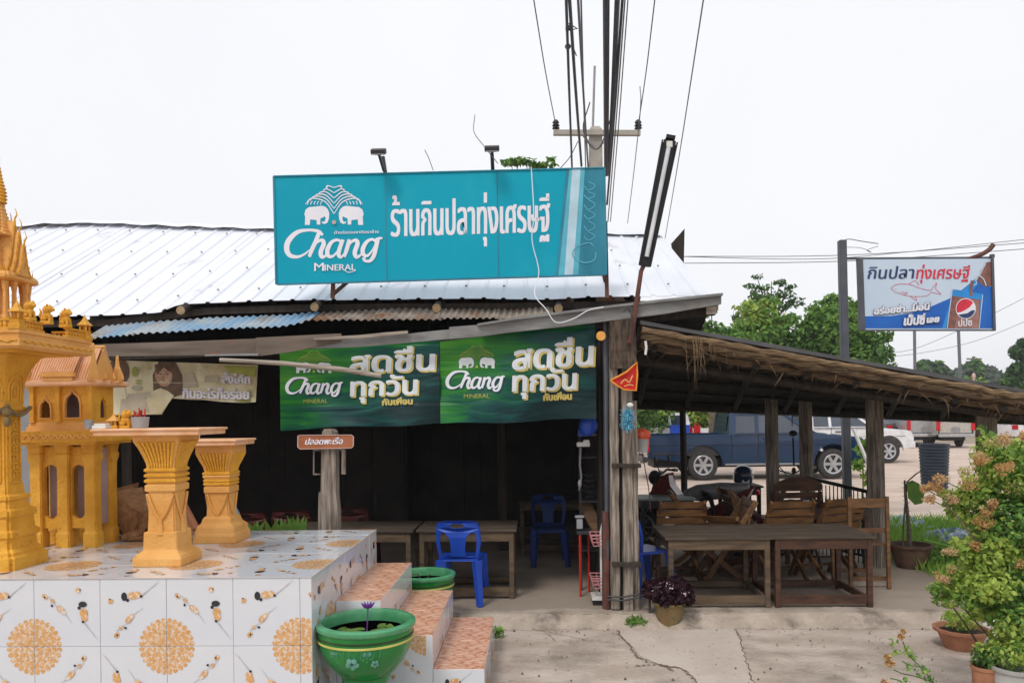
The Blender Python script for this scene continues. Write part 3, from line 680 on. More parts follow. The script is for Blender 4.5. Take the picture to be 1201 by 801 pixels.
ribbon_board([(365, 402), (420, 397), (475, 392), (500, 389), (530, 386)], [(365, 409), (420, 407), (475, 402), (500, 400), (530, 397)], 7.03, .03, M['fascia'], 'fascia_board', rest)
ribbon_board([(527, 383.5), (560, 381), (600, 374.5), (660, 367), (720, 359.5), (780, 352.5), (846, 344.5)], [(527, 397.5), (560, 395), (600, 389.5), (660, 383), (720, 375.5), (780, 368), (846, 356.5)], 6.99, .05, M['fascia'], 'fascia_board', rest)
ribbon_board([(560, 379.5), (600, 373), (660, 365), (720, 357.5), (780, 350.5), (848, 343.5)], [(560, 382), (600, 375.6), (660, 368.1), (720, 360.5), (780, 353.5), (848, 346.5)], 6.95, .3, M['fascia'], 'fascia_cap', rest)
b = MB(); b.bar(P(836, 360, 7.1), P(836, 360, 8.6), .1, .07); b.bar(P(834, 362, 7.03), P(834, 362, 7.1), .085, .1); b.build('beam', M['woodgreyh'], rest)
b = MB(); b.bar(P(700, 380, 7.2), P(838, 364, 7.2), .07, .09); b.build('beam', M['wooddark'], rest)
# dark gable infill right of the main post, under the roof end
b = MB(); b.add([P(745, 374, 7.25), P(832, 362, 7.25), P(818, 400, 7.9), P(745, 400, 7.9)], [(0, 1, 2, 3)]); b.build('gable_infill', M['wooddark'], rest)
# front lintel beam behind the banners
b = MB(); b.bar(P(60, 418, 7.3), P(740, 392, 7.3), .08, .12); b.build('lintel_beam', M['wooddark'], rest)
# brown pole crossing in front of the banner
b = MB(); b.tube([P(258, 422, 6.9), P(330, 426, 6.88), P(400, 433, 6.86), P(447, 441, 6.84)], [.018, .022, .024, .02], 8)
b.solo('bamboo_pole', M['woodgreyh'], 'thin brown pole slung across the left green banner', 'pole', smooth=True)
b = MB(); b.plate([(803, 268), (796, 276), (787, 286), (789, 300), (802, 313)], [], lambda u, v, t: P(u, v, 10.6 + (.04 if t else 0)), 1); b.build('gable_board', M['wooddark'], rest)
# ---- main corner post: three timbers strapped together
post = thing('corner_post', 'big cracked weathered timber post strapped together at the restaurant corner', 'post', P(732, 715, 7.05))
def plank_px(px0, px1, pt, pb, D, th, m, name, parent, seed=0, topx=None, n=9):
    """a slightly irregular vertical timber between photo columns px0..px1, rows pt (top) .. pb (bottom)"""
    g = random.Random(seed); b = MB(); vs = []
    for i in range(n + 1):
        t = i / n; y = pb + (pt - pb) * t; sh = (topx or 0) * t
        j0, j1 = g.uniform(-.5, .5), g.uniform(-.5, .5)
        a = P(px0 + sh + j0, y, D); c = P(px1 + sh + j1, y, D); yy = g.uniform(-.006, .006); mid = (a + c) / 2
        vs += [a + Vector((.006, yy, 0)), mid + Vector((0, yy - .008, 0)), c + Vector((-.006, yy, 0)), c + Vector((0, th, 0)), a + Vector((0, th, 0))]
    fs = []
    for i in range(n):
        for j in range(5): fs.append((5 * i + j, 5 * i + (j + 1) % 5, 5 * i + 5 + (j + 1) % 5, 5 * i + 5 + j))
    fs += [(4, 3, 2, 1, 0), tuple(5 * n + k for k in range(5))]
    b.add(vs, fs); return b.build(name, m, parent)
plank_px(716.5, 728, 376, 714, 7.05, .16, M['woodgrey'], 'timber', post, 3, -3, n=22)
plank_px(731, 744, 372, 716, 7.04, .17, M['woodgrey'], 'timber', post, 4, -3, n=22)
plank_px(743, 751, 470, 715, 7.07, .13, M['woodgrey'], 'timber', post, 5, -3)
plank_px(713, 746, 372, 715, 7.13, .08, M['wooddark'], 'core_timber', post, 9, -3)
plank_px(716, 748, 371, 432, 7.0, .05, M['woodshade'], 'shade_block', post, 10, -2, n=14)  # added dark lumpy block: roof shade on the post top put into colour
plank_px(709.5, 715.5, 374, 716, 7.09, .06, M['polegrey'], 'steel_strip', post, 6, -2)
plank_px(707.5, 715.5, 600, 717, 7.085, .07, M['rust'], 'steel_strip', post, 7, -1)
for y, h in ((546, 5), (662, 5)):
    b = MB(); b.box((P(735, y, 7.0).x, 7.1, P(735, y, 7.0).z), (.26, .24, .036), (0, R(1), 0)); b.build('strap', M['wooddark'], post, bevel=.004)
b = MB()
for y in (699, 703):
    q = [P(712, y, 7.02), P(730, y + 1, 7.0), P(750, y - 3, 7.0), P(762, y - 6, 7.05)]
    b.tube(q, .008, 6)
b.bar(P(762, 690, 7.02), P(762, 731, 6.93), .02); b.build('wire_tie', M['dgrey'], post)
# hall posts seen dimly inside
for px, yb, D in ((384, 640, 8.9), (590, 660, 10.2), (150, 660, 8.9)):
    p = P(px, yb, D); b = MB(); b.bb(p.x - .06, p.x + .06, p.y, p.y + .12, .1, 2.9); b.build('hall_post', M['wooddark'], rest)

# ================================================================== THATCHED LEAN-TO
lean = thing('thatched_lean_to', 'low thatched lean-to roof over the seating right of the corner post', 'lean-to', (3, 8.5, .1))
NL, NR = P(752, 381, 7.06), P(1245, 468, 7.5)      # near edge, left high and right low
FL, FR = P(735, 461, 11.2), P(1250, 480, 10.2)
def surf(u, v, dz=0): 
    p = NL.lerp(NR, u).lerp(FL.lerp(FR, u), v); return p + Vector((0, 0, dz + .06 * math.sin(math.pi * v)))
g = random.Random(5)
def slabgrid(nu, nv, z0, z1, amp, u0=0, u1=1, v0=0, v1=1):
    vs = []
    for s_ in (z1, z0):
        for j in range(nv + 1):
            for i in range(nu + 1):
                vs.append(surf(u0 + (u1 - u0) * i / nu, v0 + (v1 - v0) * j / nv, s_ + g.uniform(-amp, amp)))
    w_ = nu + 1; k = w_ * (nv + 1)
    fs = [(j * w_ + i, j * w_ + i + 1, (j + 1) * w_ + i + 1, (j + 1) * w_ + i) for j in range(nv) for i in range(nu)]
    fs += [tuple(q + k for q in reversed(f)) for f in fs]
    rim = [i for i in range(w_)] + [j * w_ + nu for j in range(1, nv + 1)] + [nv * w_ + i for i in range(nu - 1, -1, -1)] + [j * w_ for j in range(nv - 1, 0, -1)]
    fs += [(rim[q], rim[(q + 1) % len(rim)], rim[(q + 1) % len(rim)] + k, rim[q] + k) for q in range(len(rim))]
    return vs, fs
b = MB(); b.add(*slabgrid(60, 18, -.08, -.012, .012)); b.build('thatch_layer', M['thatch'], lean)
b = MB(); b.add(*slabgrid(60, 18, -.135, -.07, .012, .002, .998, .05, .99)); b.build('thatch_lining', M['thatchshade'], lean)
b = MB(); b.add(*slabgrid(10, 4, -.006, .03, .002, -.003, 1, -.012, 1.02)); b.build('roof_sheet', M['tarp'], lean)
# rolled straw courses along the near rake
for k, (dz, dy, r_) in enumerate(((-.045, -.02, .032), (-.10, .02, .045), (-.155, .12, .05))):
    pts = []; rs = []
    for i in range(41):
        u = i / 40; pts.append(surf(u, 0, dz) + Vector((0, dy + g.uniform(-.008, .008), g.uniform(-.01, .01)))); rs.append(r_ * g.uniform(.75, 1.2))
    b = MB(); b.tube(pts, rs, 9); b.build('thatch_roll', M['thatch'] if k else M['straw'], lean)
# rafters and battens beneath
for i in range(9):
    u = .03 + i * .118; b = MB(); b.tube([surf(u, .01, -.19), surf(u, .5, -.19), surf(u, .99, -.19)], .035, 8); b.build('rafter_log', M['thatchshade'], lean, smooth=True)
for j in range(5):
    v = .08 + j * .22; b = MB(); b.tube([surf(0, v, -.155), surf(.5, v, -.155), surf(1, v, -.155)], .018, 6); b.build('batten', M['thatchshade'], lean, smooth=True)
b = MB(); b.tube([FL + Vector((0, -.2, -.17)), FR + Vector((0, -.2, -.17))], .06, 8); b.build('edge_beam', M['wooddark'], lean, smooth=True)
b = MB(); b.tube([surf(0, .12, -.25), surf(1, .12, -.25)], .05, 8); b.build('edge_beam', M['wooddark'], lean, smooth=True)
# loose straw along both edges
def strands(n, f, m, name, ln, wd=.005):
    vs = []; fs = []
    for i in range(n):
        p, d = f(); l = ln * g.uniform(.3, 1.2); q = p + d * l * .5 + Vector((g.uniform(-.03, .03), g.uniform(-.03, .03), 0)) * l * 4; r_ = q + d * l * .5 + Vector((g.uniform(-.05, .05), g.uniform(-.05, .05), -.1)) * l * 2
        w_ = wd * g.uniform(.5, 1.3); o_ = Vector((w_, w_ * .3, 0)); k = len(vs)
        vs += [p - o_, p + o_, q + o_, q - o_, r_]; fs += [(k, k + 1, k + 2, k + 3), (k + 3, k + 2, k + 4)]
    b = MB(); b.add(vs, fs); o = b.build(name, m, lean); o['kind'] = 'stuff'; return o
strands(110, lambda: (surf(g.random(), g.uniform(-.015, .03), g.uniform(-.14, -.01)), Vector((g.uniform(-1, 1), g.uniform(-.5, .2), g.uniform(-.35, .12))).normalized()), M['straw'], 'loose_straw', .15, .004)
strands(160, lambda: (surf(g.random(), g.uniform(-.01, .06), g.uniform(-.2, -.08)), Vector((g.uniform(-1, 1), g.uniform(-.3, .2), g.uniform(-.5, .0))).normalized()), M['thatch'], 'loose_thatch', .16, .007)
def hang():
    u = g.uniform(.11, .19); return surf(u, -.01, -.03), Vector((g.uniform(-.12, .25), -.1, -1)).normalized()
strands(16, hang, M['straw'], 'hanging_straw', .2, .003)
strands(12, lambda: (surf(g.gauss(.125, .008), -.02, -.05), Vector((g.uniform(-.03, .03), 0, -1))), M['straw'], 'hanging_straw', .42, .003)
def far():
    u = g.uniform(0, 1); return surf(u, g.uniform(.97, 1.0), -.1), Vector((g.uniform(-.2, .2), g.uniform(-.1, .1), -1)).normalized()
strands(3200, far, M['thatchshade'], 'thatch_fringe', .11, .009)
strands(110, far, M['thatch'], 'straw_fringe', .10, .006)
# posts
def roofz(x, y):
    best = None
    for u in np.linspace(0, 1, 40):
        for v in np.linspace(0, 1, 25):
            p = surf(u, v); d = (p.x - x) ** 2 + (p.y - y) ** 2
            if best is None or d < best[0]: best = (d, p.z)
    return best[1]
for px, D, w_, mm in ((802, 11.0, .07, 'wooddark'), (906, 10.0, .125, 'woodgrey'), (946, 10.1, .13, 'woodgrey'), (1027, 9.0, .15, 'woodgrey'), (1158, 8.4, .17, 'woodgrey')):
    p = P(px, 540, D); z1 = roofz(p.x, p.y) - .1; b = MB()
    b.tube([(p.x + .01, p.y, -.02), (p.x, p.y, 1), (p.x - .01, p.y, z1)], [w_ * .74, w_ * .72, w_ * .7], 4); b.build('post', M[mm], lean, bevel=.008)

# ================================================================== ROOF SIGN (teal)
D0 = 7.28
sg = thing('roof_sign', 'long teal shop sign with white elephants standing on poles above the tin roof', 'sign', P(516, 345, D0))
TS = [(321, 207), (709, 197), (711, 322), (324, 333.5)]
def quadmap(Q, D, lift0=0, wave=None):
    (x0, y0), (x1, y1), (x2, y2), (x3, y3) = Q
    def fn(px, py, l):
        d = D - l - lift0
        if wave: d -= wave(px, py)
        return P(px, py, d)
    return fn
b = MB(); c4 = [P(x, y, D0) for x, y in TS]; bk = [p + Vector((0, .07, 0)) for p in c4]
b.add(c4 + bk, [(3, 2, 1, 0), (4, 5, 6, 7), (0, 1, 5, 4), (1, 2, 6, 5), (2, 3, 7, 6), (3, 0, 4, 7)]); b.build('sign_face', M['teal'], sg)
b = MB()
for i in range(4): b.bar(P(*TS[i], D0 - .003), P(*TS[(i + 1) % 4], D0 - .003), .018, .012)
b.build('frame', M['teal4'], sg)
for xa, ya, xb, yb in ((452, 203.5, 454, 329.5), (583, 200.3, 585, 325.8)):
    b = MB(); b.bar(P(xa, ya, D0 - .001), P(xb, yb, D0 - .001), .012, .002); b.build('seam', M['teal4'], sg)
fn = quadmap(TS, D0, .002)
pr = Print(fn)
pr.poly([(664, 198.6), (709, 197.4), (711, 321.6), (652, 323.2)], 3)
pr.poly([(668, 198.5), (686, 198), (678, 322.5), (655, 323)], 1); pr.poly([(671, 198.4), (681, 198.1), (672, 322.7), (662, 322.9)], 2)
pr.poly([(674, 198.3), (678, 198.2), (669.5, 322.7), (665.5, 322.8)], 0)
for y, r_ in ((218, 5), (229, 4), (240, 6), (252, 5), (265, 6), (277, 5)): pr.stroke([(690, y - r_), (698, y), (690, y + r_), (685, y)], 1, 1, n=4)
pr.stroke([(696, 288), (690, 285), (676, 290), (672, 300), (684, 308), (697, 305), (699, 296)], 1.2, 1, n=5)
pr.build('bottle_print', [M['teal3'], M['teal2'], M['teal3'], M['teal4']], sg)
pr = Print(fn); elephants(pr, 357, 241.5, 426.5, 264, 0, 0, 1); pr.build('elephant_emblem', [M['signw'], M['rose']], sg)
pr = Print(fn); chang(pr, 335.5, 270, 448.5, 307); pr.text('น้ำแร่ธรรมชาติตราช้าง', 392, 274.5, 444, 273.5, 2.6, fat=(0, .25)); 
pr.text('M', 368.5, 318, 379.5, 317.7, 10, xh=.72, fat=(0, .4)); pr.text('INERAL', 380.5, 317.6, 417, 316.8, 7.5, xh=.72, fat=(0, .4))
pr.stroke([(404, 317), (409, 319.5), (417, 317.5)], .8, 0); pr.build('wordmark', M['signw'], sg)
pr = Print(fn); pr.text('ร้านกินปลาทุ่งเศรษฐี', 459, 277.5, 644.5, 272, 32, off=.0, fat=(-.9, -.3, .3, .9)); pr.build('lettering', M['signw'], sg)
for xa, ya, xb, yb in ((391, 328, 390, 350), (710, 260, 712, 350), (452, 204, 449, 184), (578, 200, 577, 180)):
    b = MB(); b.bar(P(xa, ya, D0 + .09), P(xb, yb, D0 + .09), .035); b.build('pole', M['rust'] if ya > 250 else M['dgrey'], sg)
b = MB(); b.tube([P(391, 345, D0 + .1), P(500, 250, D0 + 1.1)], .02, 6); b.build('brace', M['rust'], sg)
b = MB(); b.tube([P(710, 330, D0 + .1), P(690, 250, D0 + 1.1)], .02, 6); b.build('brace', M['rust'], sg)
for px, py, lab in ((444, 178, 'black floodlight on the left end of the teal roof sign'), (577, 174.5, 'black floodlight above the middle seam of the teal roof sign')):
    p = P(px, py, D0 - .2); t = thing('floodlight', lab, 'floodlight', p, 'floodlights on the roof sign')
    b = MB(); b.box(p, (.135, .09, .05), (R(25), 0, 0)); b.box(p + Vector((0, .05, .01)), (.09, .05, .045), (R(25), 0, 0)); b.build('housing', M['dgrey'], t, bevel=.006)
    b = MB(); b.box(p + Vector((0, -.035, -.035)), (.12, .05, .006), (R(25), 0, 0)); b.build('lens', M['fpr'], t)
    b = MB(); b.bar(p + Vector((0, .02, -.02)), P(px + (6 if px < 500 else 1), 200, D0 + .05), .022); b.build('arm', M['dgrey'], t)
# white loose cable over the sign
b = MB(); b.tube([tuple(q) for q in spline([tuple(P(x, y, d)) for x, y, d in ((557, 135, 7.3), (556, 155, 7.2), (568, 172, 7.15), (584, 192, 7.1))], 6)], .004, 5)
b.solo('loose_cable', M['cablelt'], 'thin grey wire curling in the air above the roof sign', 'wire')
b = MB(); b.tube([tuple(q) for q in spline([tuple(P(x, y, d)) for x, y, d in ((623, 196, 7.2), (626, 250, 7.18), (624, 282, 7.18), (632, 318, 7.18), (627, 345, 7.1), (640, 362, 6.94), (652, 378, 6.92), (672, 374, 6.92), (690, 364, 6.92), (708, 360, 6.92))], 6)], .0045, 5)
b.solo('hanging_cable', M['signw'], 'thin white cable hanging down over the teal roof sign', 'cable')
b = MB(); b.tube([tuple(q) for q in spline([tuple(P(x, y, 7.4)) for x, y in ((498, 176), (503, 186), (508, 200))], 5)], .004, 5)
b.solo('wire_stub', M['cablelt'], 'short wire stub rising behind the roof sign between its floodlights', 'wire')

# ================================================================== GREEN BANNERS
def banner(name, Q, D, label, logo, els, lines, seed, nx=36, ny=14):
    t = thing(name, label, 'banner', P(*Q[3], D), 'green banners under the fascia')
    (x0, y0), (x1, y1), (x2, y2), (x3, y3) = Q
    def wave(px, py):
        u = (px - x0) / (x1 - x0); v = (py - y0) / (y3 - y0)
        return .04 * math.sin(5 * u + 3.2 * v + seed) * (.3 + v) + .022 * math.sin(13 * u - 5 * v + seed * 2) * v + .012 * math.sin(23 * u + 9 * v)*.5
    fn = quadmap(Q, D, 0, wave); vs = []
    for k in (0, 1):
        for j in range(ny + 1):
            for i in range(nx + 1):
                u, v = i / nx, j / ny
                px = (x0 + (x1 - x0) * u) * (1 - v) + (x3 + (x2 - x3) * u) * v; py = (y0 + (y1 - y0) * u) * (1 - v) + (y3 + (y2 - y3) * u) * v + 1.2 * math.sin(9 * u + seed) * v
                vs.append(fn(px, py, 0) + Vector((0, .002 * k, 0)))
    w_ = nx + 1; k = w_ * (ny + 1); fs = [(j * w_ + i, (j + 1) * w_ + i, (j + 1) * w_ + i + 1, j * w_ + i + 1) for j in range(ny) for i in range(nx)]
    b = MB(); b.add(vs, fs + [tuple(q + k for q in reversed(f)) for f in fs]); b.build('vinyl_sheet', M['banner'], t, smooth=True)
    fn2 = quadmap(Q, D, .004, wave)
    pr = Print(fn2); elephants(pr, *els, 0, 1, 1, .5); pr.build('elephant_emblem', [M['signw2'], M['signgold2']], t)
    pr = Print(fn2); chang(pr, *logo, 1, 1.1, (.9, 1.1, 0)); lx0, ly0, lx1, ly1 = logo
    pr.text('MINERAL', lx0 + 20, ly1 + 8.5, lx1 - 18, ly1 + 8, 5, 2, xh=.72); pr.build('wordmark', [M['navy'], M['signw2'], M['signgold2']], t)
    pr = Print(fn2)
    for body, a, c, d, e, h, f in lines:
        s_ = h / 25
        pr.text(body, a + 2.2 * s_, c + 1.6 * s_, d + 2.2 * s_, e + 1.6 * s_, h, 0, f, fat=(-.9 * s_, 0, .9 * s_, 1.4 * s_), dy=(0, .8 * s_), off=.015)
        pr.text(body, a, c, d, e, h, 1 if h > 10 else 0, f, fat=(-.9 * s_, -.3 * s_, .3 * s_, .9 * s_), off=.015)
    pr.build('lettering', [M['signgold'], M['signw2']], t)
    return t
banner('green_banner', [(328, 409), (515.5, 397), (516, 497), (329, 504)], 7.2, 'left green elephant banner hung under the grey fascia', (336, 443, 402, 464.5), (347, 425, 389, 437.5),
       [('สดชื่น', 410, 437, 509, 434, 19, .05), ('ทุกวัน', 411, 464.5, 489, 462, 17, .03), ('กับเพื่อน', 448, 475, 483.5, 473.5, 5.5, 0)], 1.3)
banner('green_banner', [(516, 401), (698, 378), (699.5, 491), (516.5, 497.5)], 7.16, 'right green elephant banner beside the corner post', (524, 435.5, 592, 458.5), (538, 419, 580.5, 432),
       [('สดชื่น', 601, 433.5, 695, 427.5, 22, .05), ('ทุกวัน', 601, 459, 675.5, 456, 18.5, .03), ('กับเพื่อน', 637, 469.5, 670, 468, 6, 0)], 3.9)
# ================================================================== CREAM BANNER inside, left
cb = thing('cream_banner', 'torn cream photo banner with two women hanging in the dark left bay', 'banner', P(215, 487, 7.6))
out_ = [(122, 422), (180, 424), (240, 426), (302.5, 428), (300, 471.5), (285, 472.5), (258, 471), (240, 469), (222, 468.5), (200, 467), (196, 476), (190, 486), (150, 487), (122, 487)]
def wv(px, py): return .02 * math.sin(px * .06) + .01 * math.sin(px * .17 + py * .1)
fn = quadmap(None or TS, 7.6, 0, wv)
b = MB(); 
b.plate(out_, [], lambda u, v, t: P(u, v, 7.6 + (.004 if t == 0 else 0) - .018), 1); b.build('vinyl_sheet', M['cream'], cb)
fn = quadmap(TS, 7.6, .022)
pr = Print(fn)
# 0 hair 1 skin 2 shirt 3 white 4 light 5 grey
pr.ell(139, 436, 13, 17, 0); pr.ell(138, 442, 7.5, 10, 1); pr.poly([(127, 452), (146, 452), (152, 486), (124, 486)], 3)
pr.stroke([(134, 446.5), (138, 448), (142, 446.5)], .8, 3, n=3); pr.ell(135.3, 440, 1, .7, 0); pr.ell(141, 440, 1, .7, 0)
pr.poly([(186, 424.3), (206, 425), (213, 440), (215, 462), (203, 466), (180, 462), (179, 440)], 0)
pr.ell(192, 440, 10, 13.5, 1, a=-8); pr.poly([(181, 428), (192, 425), (203, 430), (202, 438), (192, 431), (184, 440)], 0)
for x in (188, 196.5): pr.ell(x, 438.5, 1.7, .8, 0); pr.stroke([(x - 2.2, 436), (x, 435.2), (x + 2.2, 436)], .5, 0, n=2)
pr.stroke([(188, 447), (192, 449), (197, 446.5)], 1.5, 3, n=4); pr.stroke([(192, 440), (191, 443.5), (193, 444)], .5, 0, n=3)
pr.poly([(176, 460), (188, 455), (196, 458), (204, 464), (197, 474), (189, 485.5), (165, 486), (170, 470)], 3)
pr.poly([(142, 468), (170, 466), (176, 484), (140, 485)], 5); pr.poly([(150, 462), (176, 460), (178, 466), (150, 468)], 2); pr.ell(160, 455, 6, 3, 2); pr.ell(166, 474, 6, 4, 2)
pr.ell(158, 436, 3.5, 6, 4); pr.ell(162, 448, 3, 3, 4); pr.poly([(216, 437), (226, 437), (232, 454), (214, 454)], 2); pr.poly([(240, 440), (256, 440), (256, 448), (240, 448)], 5)
pr.poly([(122, 447), (300, 450.5), (300, 451), (122, 447.6)], 3); pr.poly([(262, 429), (300, 430), (299, 442), (270, 437)], 4)
pr.build('photo_print', [M['hair'], M['skin'], M['shirt'], M['cream'], M['signgold2'], M['shirt']], cb)
pr = Print(quadmap(TS, 7.6, .03))
for body, a, c, d, e, h in (('สั่งโค้ก', 260, 449, 293, 450, 8), ('กินอะไรก็อร่อย', 214, 466.5, 291.5, 468, 8.5)):
    pr.text(body, a + .8, c + .6, d + .8, e + .6, h, 1, fat=(-.8, -.3, .3, .8)); pr.text(body, a, c, d, e, h, 0, fat=(-.4, 0, .4), off=.015)
pr.build('lettering', [M['signw'], M['rose']], cb)

# ================================================================== BILLBOARD right, on its pole
DB = 11.3
bs = thing('hanging_sign', 'blue and white shop sign with fish drawing and cola glass, hung from a slate pole', 'sign', G(993, 640, .1) if False else Vector((P(990, 500, DB).x, DB, .1)))
QB = [(1010.5, 304.5), (1164, 303.5), (1166, 386.5), (1013, 386.5)]
x0, _, = XZ(990, 300, DB)
b = MB(); top = P(987.5, 282, DB); bot = Vector((P(994, 560, DB).x, DB, .05)); b.bar(bot, top, .105, .105); b.build('pole', M['polegrey'], bs, bevel=.01)
b = MB(); q = [P(x, y, DB - .05) for x, y in QB]; k = [p + Vector((0, .1, 0)) for p in q]; b.add(q + k, [(3, 2, 1, 0), (4, 5, 6, 7), (0, 1, 5, 4), (1, 2, 6, 5), (2, 3, 7, 6), (3, 0, 4, 7)]); b.build('sign_face', M['spale'], bs)
b = MB(); b.bar(P(990, 303.5, DB), P(1163, 302.5, DB), .03); b.bar(P(1163.5, 301, DB - .06), P(1166, 388, DB - .06), .035); b.bar(P(1013, 387.5, DB - .06), P(1166, 387.5, DB - .06), .02); b.bar(P(1008, 304, DB - .02), P(1011, 387, DB - .02), .06, .1); b.build('frame', M['polegrey'], bs)
b = MB(); b.tube([tuple(v) for v in spline([tuple(P(x, y, DB)) for x, y in ((1136, 304), (1150, 299), (1160, 293), (1165, 287))], 4)], .035, 6); b.build('bent_strip', M['rust'], bs)
b = MB(); b.tube([tuple(v) for v in spline([tuple(P(x, y, DB)) for x, y in ((986, 284), (993, 281), (999, 281), (1010, 283), (1030, 286))], 4)], .006, 5); b.tube([tuple(v) for v in spline([tuple(P(x, y, DB)) for x, y in ((992, 290), (1010, 291), (1022, 296), (1017, 294), (1023, 291), (1030, 289))], 4)], .004, 5); b.build('loose_wire', M['dgrey'], bs)
b = MB(); b.box(P(1163.5, 300.5, DB - .05), (.05, .05, .05)); b.build('corner_cap', M['polegrey'], bs)
def F(x, y): return (1000 + x / 6.67, 290 + y / 6.67)
fn = quadmap(QB, DB - .05, .003)
pr = Print(fn)
pr.poly([F(93, 540), F(300, 538), F(460, 515), F(600, 470), F(760, 400), F(860, 330), F(960, 250), F(1010, 280), F(1085, 310), F(1100, 634), F(93, 634)], 0)
pr.poly([F(700, 634), F(760, 440), F(860, 335), F(960, 255), F(980, 290), F(880, 400), F(800, 634)], 1)
pr.poly([F(1040, 120), F(1085, 112), F(1090, 300), F(1030, 310), F(975, 260), F(1000, 190)], 2); pr.poly([F(1035, 130), F(1050, 118), F(1000, 215), F(975, 245)], 3)
pr.poly([F(730, 634), F(775, 340), F(800, 330), F(1015, 365), F(990, 634)], 1); pr.poly([F(732, 634), F(775, 380), F(1000, 410), F(988, 634)], 2)
pr.poly([F(800, 634), F(840, 400), F(990, 415), F(985, 634)], 4)
pr.stroke([F(740, 634), F(778, 345), F(790, 330)], .9, 3, n=2); pr.stroke([F(990, 634), F(1018, 372)], .9, 3, n=2); pr.stroke([F(940, 260), F(925, 320), F(930, 380)], 3.5, 2, n=4)
pr.stroke([F(960, 245), F(985, 222), F(1025, 250), F(1045, 300)], 1.2, 3, n=4); pr.stroke([F(958, 250), F(970, 280), F(945, 300)], 1, 3, n=4)
pr.build('drink_print', [M['sblue'], M['sblue2'], M['scola'], M['glassw'], M['scola2']], bs)
pr = Print(quadmap(QB, DB - .05, .012)); cx, cy = F(885, 480); r_ = 12.2
pr.ell(cx, cy, r_ * .97, r_, 0, n=32)
pts = [(cx + 11 * math.cos(t), cy + 11.3 * math.sin(t)) for t in np.linspace(R(155), R(322), 18)] ; pts += [(cx + 5, cy - 2), (cx - 1, cy + 2), (cx - 6, cy + 4.2)]
pr.poly(pts, 1)
pts = [(cx + 11 * math.cos(t), cy + 11.3 * math.sin(t)) for t in np.linspace(R(10), R(142), 16)]; pts += [(cx - 4, cy + 6.4), (cx + 2, cy + 5.4), (cx + 7, cy + 2)]
pr.poly(pts, 2); pr.text('ปปซ', cx - 8.5, cy + 21, cx + 7, cy + 20, 6.5, 0, fat=(-.25, .25)); pr.build('round_emblem', [M['signw'], M['sred'], M['navy']], bs)
pr = Print(fn)
pr.stroke([F(300, 320), F(345, 292), F(440, 290), F(520, 318), F(605, 337), F(640, 300), F(660, 280), F(650, 325), F(690, 368), F(610, 350)], .55, 0, n=5)
pr.stroke([F(300, 322), F(340, 350), F(420, 378), F(500, 385), F(580, 380), F(612, 355)], .5, 0, n=5); pr.stroke([F(440, 288), F(490, 262), F(520, 300)], .5, 0, n=4); pr.stroke([F(450, 384), F(500, 415), F(490, 385)], .5, 0, n=4); pr.stroke([F(320, 318), F(358, 328), F(345, 358), F(325, 345)], .6, 2, n=5); pr.stroke([F(380, 350), F(430, 358), F(400, 372)], .5, 0, n=4)
pr.text('กินปลา', 1017.5, 327, 1071, 326.5, 11, 1, .15, fat=(-.3, .1, .5)); pr.text('ทุ่งเศรษฐี', 1074.5, 327, 1136, 326.5, 11, 0, .15, fat=(-.3, .1, .5))
pr.build('lettering', [M['sred'], M['navy'], M['signw']], bs)
pr = Print(quadmap(QB, DB - .05, .01))
for body, a, c, d, e, h in (('อร่อยซ่า...มื้อนี้', 1025, 369, 1090, 363, 6), ('เป๊ปซี่', 1060, 381.5, 1084, 380, 8), ('เลย', 1087, 378.5, 1101, 377.5, 5.5)):
    pr.text(body, a, c, d, e, h, 0, .1, fat=(-1.1, -.6, 0, .6, 1.1), dy=(-.7, .9)); pr.text(body, a, c, d, e, h, 1, .1, fat=(-.45, 0, .45), dy=(-.2, .2), off=.02)
pr.build('slogan', [M['navy'], M['signw']], bs)

# ================================================================== WOODEN NAME BOARD on its post
ws = thing('sign_post', 'weathered wooden post with a small brown lettered board in front of the dark hall', 'sign', Vector((P(385, 600, 6.62).x, 6.62, .1)))
b = MB(); g2 = random.Random(3); vs = []
DW = 6.6; rows = [(640, 373, 396), (600, 373, 396), (578, 373.5, 394), (576, 376, 394), (540, 376.5, 394), (512, 377, 393), (506, 378, 392), (503, 380, 389)]
for y, xa, xb in rows:
    a = P(xa, y, DW); c = P(xb, y, DW); vs += [a, c, c + Vector((0, .12, 0)), a + Vector((0, .12, 0))]
a = P(373, 640, DW); c = P(396, 640, DW); vs = [Vector((a.x, a.y, .1)), Vector((c.x, c.y, .1)), Vector((c.x, c.y + .12, .1)), Vector((a.x, a.y + .12, .1))] + vs
n = len(vs) // 4; b.add(vs, [(4 * i + j, 4 * i + (j + 1) % 4, 4 * i + 4 + (j + 1) % 4, 4 * i + 4 + j) for i in range(n - 1) for j in range(4)] + [(4 * n - 4, 4 * n - 3, 4 * n - 2, 4 * n - 1)])
b.build('timber', M['woodgrey'], ws)
b = MB(); q = [(349.5, 511), (352, 510.3), (412, 510), (414.5, 512), (414.3, 523), (412, 525.3), (352, 526.5), (349.3, 524)]
b.plate(q, [], lambda u, v, t: P(u, v, DW - .012 - (.02 if t else 0)), 1); b.build('name_board', M['woodsign'], ws)
for i in range(1):
    b = MB(); qq = [P(x, y, DW - .034) for x, y in q]
    for a, c in zip(qq, qq[1:] + qq[:1]): b.bar(a, c, .009, .006)
    b.build('board_edge', M['rose'], ws)
pr = Print(quadmap(QB, DW - .032, .003)); pr.text('ปลอดพะเรือ', 357.5, 521.3, 401, 520.6, 5.6, 0, .25, fat=(-.25, .1, .45)); pr.build('lettering', M['signw'], ws)
